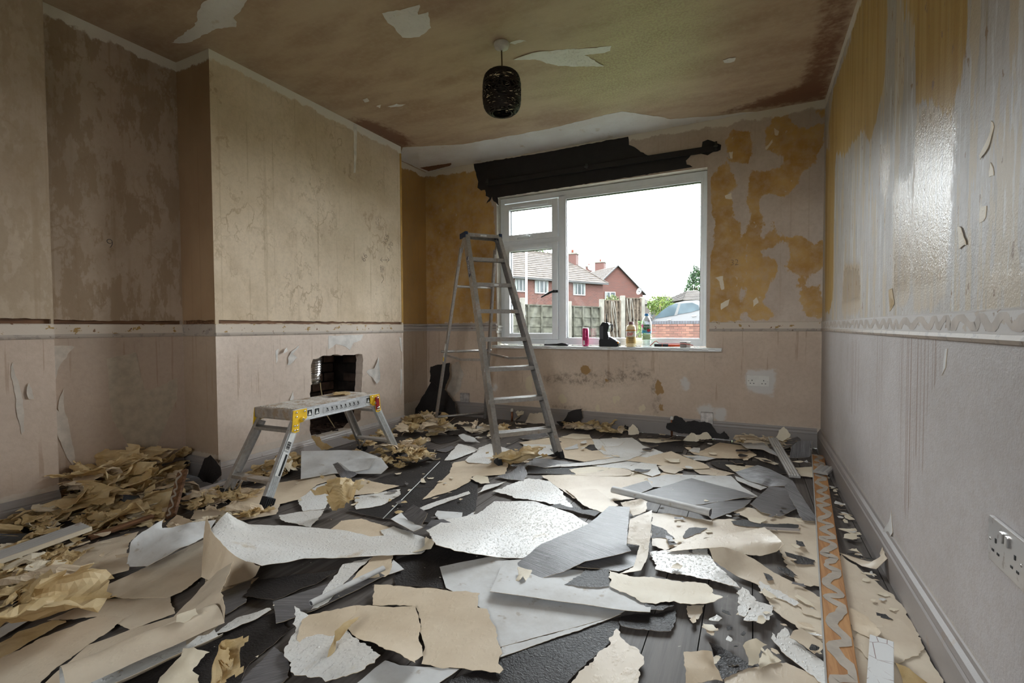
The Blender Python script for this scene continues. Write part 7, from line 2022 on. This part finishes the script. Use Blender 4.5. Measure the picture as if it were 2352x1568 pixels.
foliage('conifer_tree', 'tall dark green tree at the right edge of the window', dep(1600, 660, 40), 1.3, 1.3, 1.75, 3200, 0.10, ((0.006, 0.017, 0.006), (0.015, 0.033, 0.010)), True, 0.55, 3)
foliage('hedge_bush', 'bright yellow-green bush behind the white car', dep(1516, 700, 22), 0.62, 0.6, 0.48, 1600, 0.05, ((0.018, 0.038, 0.004), (0.045, 0.062, 0.006)), False, 0, 4)
foliage('hedge_bush', 'flowering green bush above the fence before the gable house', dep(1406, 695, 17.5), 0.30, 0.3, 0.28, 500, 0.045, ((0.02, 0.036, 0.01), (0.05, 0.054, 0.022)), False, 0, 5)
foliage('distant_tree', 'treetop peeping over the left house roof', dep(1237, 590, 60), 1.3, 1.3, 1.0, 400, 0.2, ((0.014, 0.027, 0.007), (0.032, 0.045, 0.016)), True, 0, 6)
foliage('weed_clump', 'green weeds at the foot of the last fence post', dep(1474, 762, 13.0), 0.12, 0.12, 0.3, 160, 0.05, ((0.016, 0.038, 0.006), (0.032, 0.056, 0.01)), False, 0, 7)
MBp = MB().tube([dep(1209, 780, 16).to_tuple()[:2]+(GZ,), dep(1209, 573, 16)], [0.045, 0.035], 10)
prop(MBp.build('lamp_post', M['whitepaint'], smooth=True), 'thin white pole rising behind the left fence panel', 'pole')

# waney-lap fence with concrete posts
posts = [(1085, 668, 10.6), (1200, 684, 11.4), (1307, 692, 12.3), (1382, 687, 13.2), (1430, 679, 13.3), (1475, 682, 13.6)]
PP = [dep(x, y, d_) for x, y, d_ in posts]
fen = root('garden_fence', 'weathered lap-board garden fence with pale concrete posts outside the window', 'fence', (PP[2].x, PP[2].y, GZ))
for tp_ in PP:
    MB().box((tp_.x, tp_.y, (tp_.z+GZ)/2), (0.13, 0.13, tp_.z-GZ), Matrix.Rotation(0.4, 3, 'Z'), 0.012).build('fence_post', M['concrete'], fen)
rfp = random.Random(12)
for i in range(5):
    a, b = PP[i].copy(), PP[i+1].copy()
    tz_ = min(a.z, b.z)-(0.14 if i < 3 else 0.06)
    a.z = b.z = 0
    d_ = (b-a).normalized(); nn = Vector((d_.y, -d_.x, 0))
    if nn.dot(a) > 0: nn = -nn                      # towards the room
    L_ = (b-a).length-0.16
    a = a+d_*0.08
    mt = M['fencewood'] if i < 3 else M['fencewood2']
    m = MB().bar(a+Vector((0, 0, tz_+0.02)), a+d_*L_+Vector((0, 0, tz_+0.02)), 0.03, 0.09, (0, 0, 1))
    m.bar(a+Vector((0, 0, GZ+0.03)), a+d_*L_+Vector((0, 0, GZ+0.03)), 0.05, 0.05, (0, 0, 1))
    o = m.build('fence_panel', mt, fen)
    o['label'] = 'grey-green lap panel' if i < 3 else 'taller brown lap panel with bare stems'
    nbd = 7
    hh = (tz_-GZ)/nbd
    for k in range(nbd):
        z0 = GZ+k*hh-0.03; z1 = GZ+(k+1)*hh+0.01
        m = MB(); n_ = 12
        v = []
        for j in range(n_+1):
            p = a+d_*L_*j/n_
            w_ = 0.022*noise.noise(Vector((j*0.7, k*3.3, i*5)))
            for zz_, off in ((z0+w_, 0.035), (z1, 0.010)):
                v.append(Vector((p.x, p.y, zz_))+nn*off); v.append(Vector((p.x, p.y, zz_))+nn*(off-0.012))
        f = []
        for j in range(n_):
            q = j*4
            f += [(q, q+4, q+6, q+2), (q+1, q+3, q+7, q+5), (q, q+1, q+5, q+4), (q+2, q+6, q+7, q+3)]
        m.add(v, f); m.build('lap_board', mt, o)
    nb_ = 4 if i < 3 else 5
    for k in range(nb_):
        p = a+d_*L_*(k+0.15)/(nb_-0.7)
        MB().bar(Vector((p.x, p.y, GZ))+nn*0.05, Vector((p.x, p.y, tz_+0.02))+nn*0.05, 0.03, 0.045, nn).build('batten', mt, o)
    if i >= 3:
        for k in range(3):
            p = a+d_*L_*rfp.uniform(0.15, 0.85)
            pts = [Vector((p.x, p.y, GZ+u_*(tz_-GZ)*1.0))+nn*0.10+d_*0.12*math.sin(u_*3+k) for u_ in (0, .3, .6, .85, 1.0)]
            MB().tube(pts, 0.010, 5).build('bare_stem', M['concrete'], o, True)

# low brick wall in front of the car
wl_y = 15.6
x0 = on(1497, 750, 1, wl_y).x; x1 = on(1690, 750, 1, wl_y).x
ztop = on(1555, 737, 1, wl_y).z
lw = root('garden_wall', 'low pale red brick wall with blue-grey brick-on-edge coping', 'brick wall', ((x0+x1)/2, wl_y, GZ))
MB().lohi((x0+0.01, wl_y-0.090, GZ), (x1-0.01, wl_y+0.095, ztop-0.012)).build('mortar', simple('pale_mortar', (0.055, 0.045, 0.038), 0.9), lw)
rbk = [simple('pale_red_brick', (0.060, 0.025, 0.018), 0.85, var=0.2, scale=9), simple('salmon_brick', (0.072, 0.032, 0.022), 0.85, var=0.2, scale=9), simple('dusty_red_brick', (0.050, 0.021, 0.015), 0.85, var=0.2, scale=9)]
bgr = simple('blue_grey_brick', (0.024, 0.024, 0.029), 0.8, var=0.2, scale=9)
meB = {}
def brickobj(c, sx, sz, mat, sy=0.2):
    o = MB().box(c, (sx, sy, sz)).build('brick', mat, lw)
n_ = int((x1-x0)/0.078)
for k in range(n_):
    brickobj((x0+0.039+k*0.078, wl_y, ztop-0.045), 0.067, 0.09, bgr, 0.21)
zz = ztop-0.098
row = 0
while zz > 0.42:
    off = 0 if row % 2 else 0.115
    k = -1
    while x0+off+k*0.23 < x1:
        a_, b_ = max(x0, x0+off+k*0.23), min(x1, x0+off+k*0.23+0.220)
        if b_-a_ > 0.03: brickobj(((a_+b_)/2, wl_y, zz-0.034), b_-a_, 0.066, rbk[(k*7+row*3) % 3], 0.2+(0.03 if row == 0 else 0))
        k += 1
    zz -= 0.076; row += 1

# white hatchback parked behind the wall
cy_ = 17.2
def cpt(px, py, y=cy_): q = on(px, py, 1, y); return (q.x, q.z)
car = root('white_car', 'white hatchback car parked behind the low brick wall', 'car', (on(1560, 740, 1, cy_).x, cy_+0.85, 0.25))
top = [cpt(*p) for p in ((1500, 734), (1518, 718), (1535, 704), (1552, 695), (1572, 690.5), (1600, 689), (1625, 691))]
xl, xr = top[0][0]-0.75, top[-1][0]+1.9
zt = top[-2][1]
car_gz = zt-1.46
prop(MB().lohi((top[0][0]-6, 15.75, GZ), (top[-1][0]+9, 20.8, car_gz)).build('driveway', M['concrete']), kind='structure')
prof = [(xl, car_gz+0.30), (xl-0.02, car_gz+0.55), (xl+0.15, car_gz+0.78), (top[0][0]-0.10, top[0][1]-0.06)]+top+[(xr-0.75, zt-0.08), (xr-0.25, zt-0.42), (xr-0.05, zt-0.62), (xr, car_gz+0.35), (xr-0.1, car_gz+0.22), (xl+0.1, car_gz+0.22)]
bm = bmesh.new()
def tumble(z_): return 0.0
f0 = [bm.verts.new((x_, cy_+tumble(z_), z_)) for x_, z_ in prof]; f1 = [bm.verts.new((x_, cy_+1.7-tumble(z_), z_)) for x_, z_ in prof]
bm.faces.new(f0); bm.faces.new(f1[::-1])
for i in range(len(prof)): bm.faces.new((f0[i], f1[i], f1[(i+1) % len(prof)], f0[(i+1) % len(prof)]))
bmesh.ops.recalc_face_normals(bm, faces=bm.faces[:])
bmesh.ops.bevel(bm, geom=[e for e in bm.edges if abs(e.verts[0].co.y-e.verts[1].co.y) < 0.1], offset=0.05, segments=2, affect='EDGES')
me = bpy.data.meshes.new('body'); bm.to_mesh(me); bm.free()
for v in me.vertices: v.co -= ORG[car]
me.materials.append(simple('white_car_paint', (0.07, 0.07, 0.072), 0.35, 0.1, var=0.02))
o = bpy.data.objects.new('body', me); COL.objects.link(o); o.parent = car; ORG[o] = ORG[car]
def sidepanel(name, pxs, mat, y_off, th=0.02):
    pts = []
    for x_, y_ in pxs:
        q = cpt(x_, y_); pts.append(Vector((q[0], cy_+tumble(q[1])-y_off, q[1])))
    return MB().prism(pts, (0, -th, 0)).build(name, mat, car)
cg = simple('blue_tinted_car_glass', (0.024, 0.034, 0.040), 0.15, 0.10, var=0.3, scale=1.2)
sidepanel('side_window', [(1502, 731), (1520, 714), (1537, 702), (1554, 697), (1558, 697), (1549, 724), (1520, 729)], cg, 0.004)
sidepanel('side_window', [(1556, 722), (1564, 697), (1590, 695), (1604, 701), (1607, 711), (1585, 717)], cg, 0.004)
sidepanel('pillar_trim', [(1549, 724), (1557, 697), (1564, 697), (1556, 723)], simple('grey_pillar', (0.04, 0.04, 0.04), 0.5), 0.002)
sidepanel('door_handle', [(1532, 734), (1542, 732.5), (1542, 734.5), (1532, 736)], M['whitepaint'], 0.008)
sidepanel('door_handle', [(1589, 725), (1600, 723.5), (1600, 726), (1589, 727)], M['whitepaint'], 0.008)
q = cpt(1494, 733)
MB().box((q[0], cy_-0.10, q[1]), (0.14, 0.2, 0.17), None, 0.04).build('wing_mirror', M['gutter'], car)
for wx in (xl+0.75, xr-0.75):
    MB().tube([(wx, cy_-0.01, car_gz+0.31), (wx, cy_+0.2, car_gz+0.31)], 0.31, 24).build('wheel', M['rubber'], car, True)
    MB().tube([(wx, cy_+1.5, car_gz+0.31), (wx, cy_+1.71, car_gz+0.31)], 0.31, 24).build('wheel', M['rubber'], car, True)
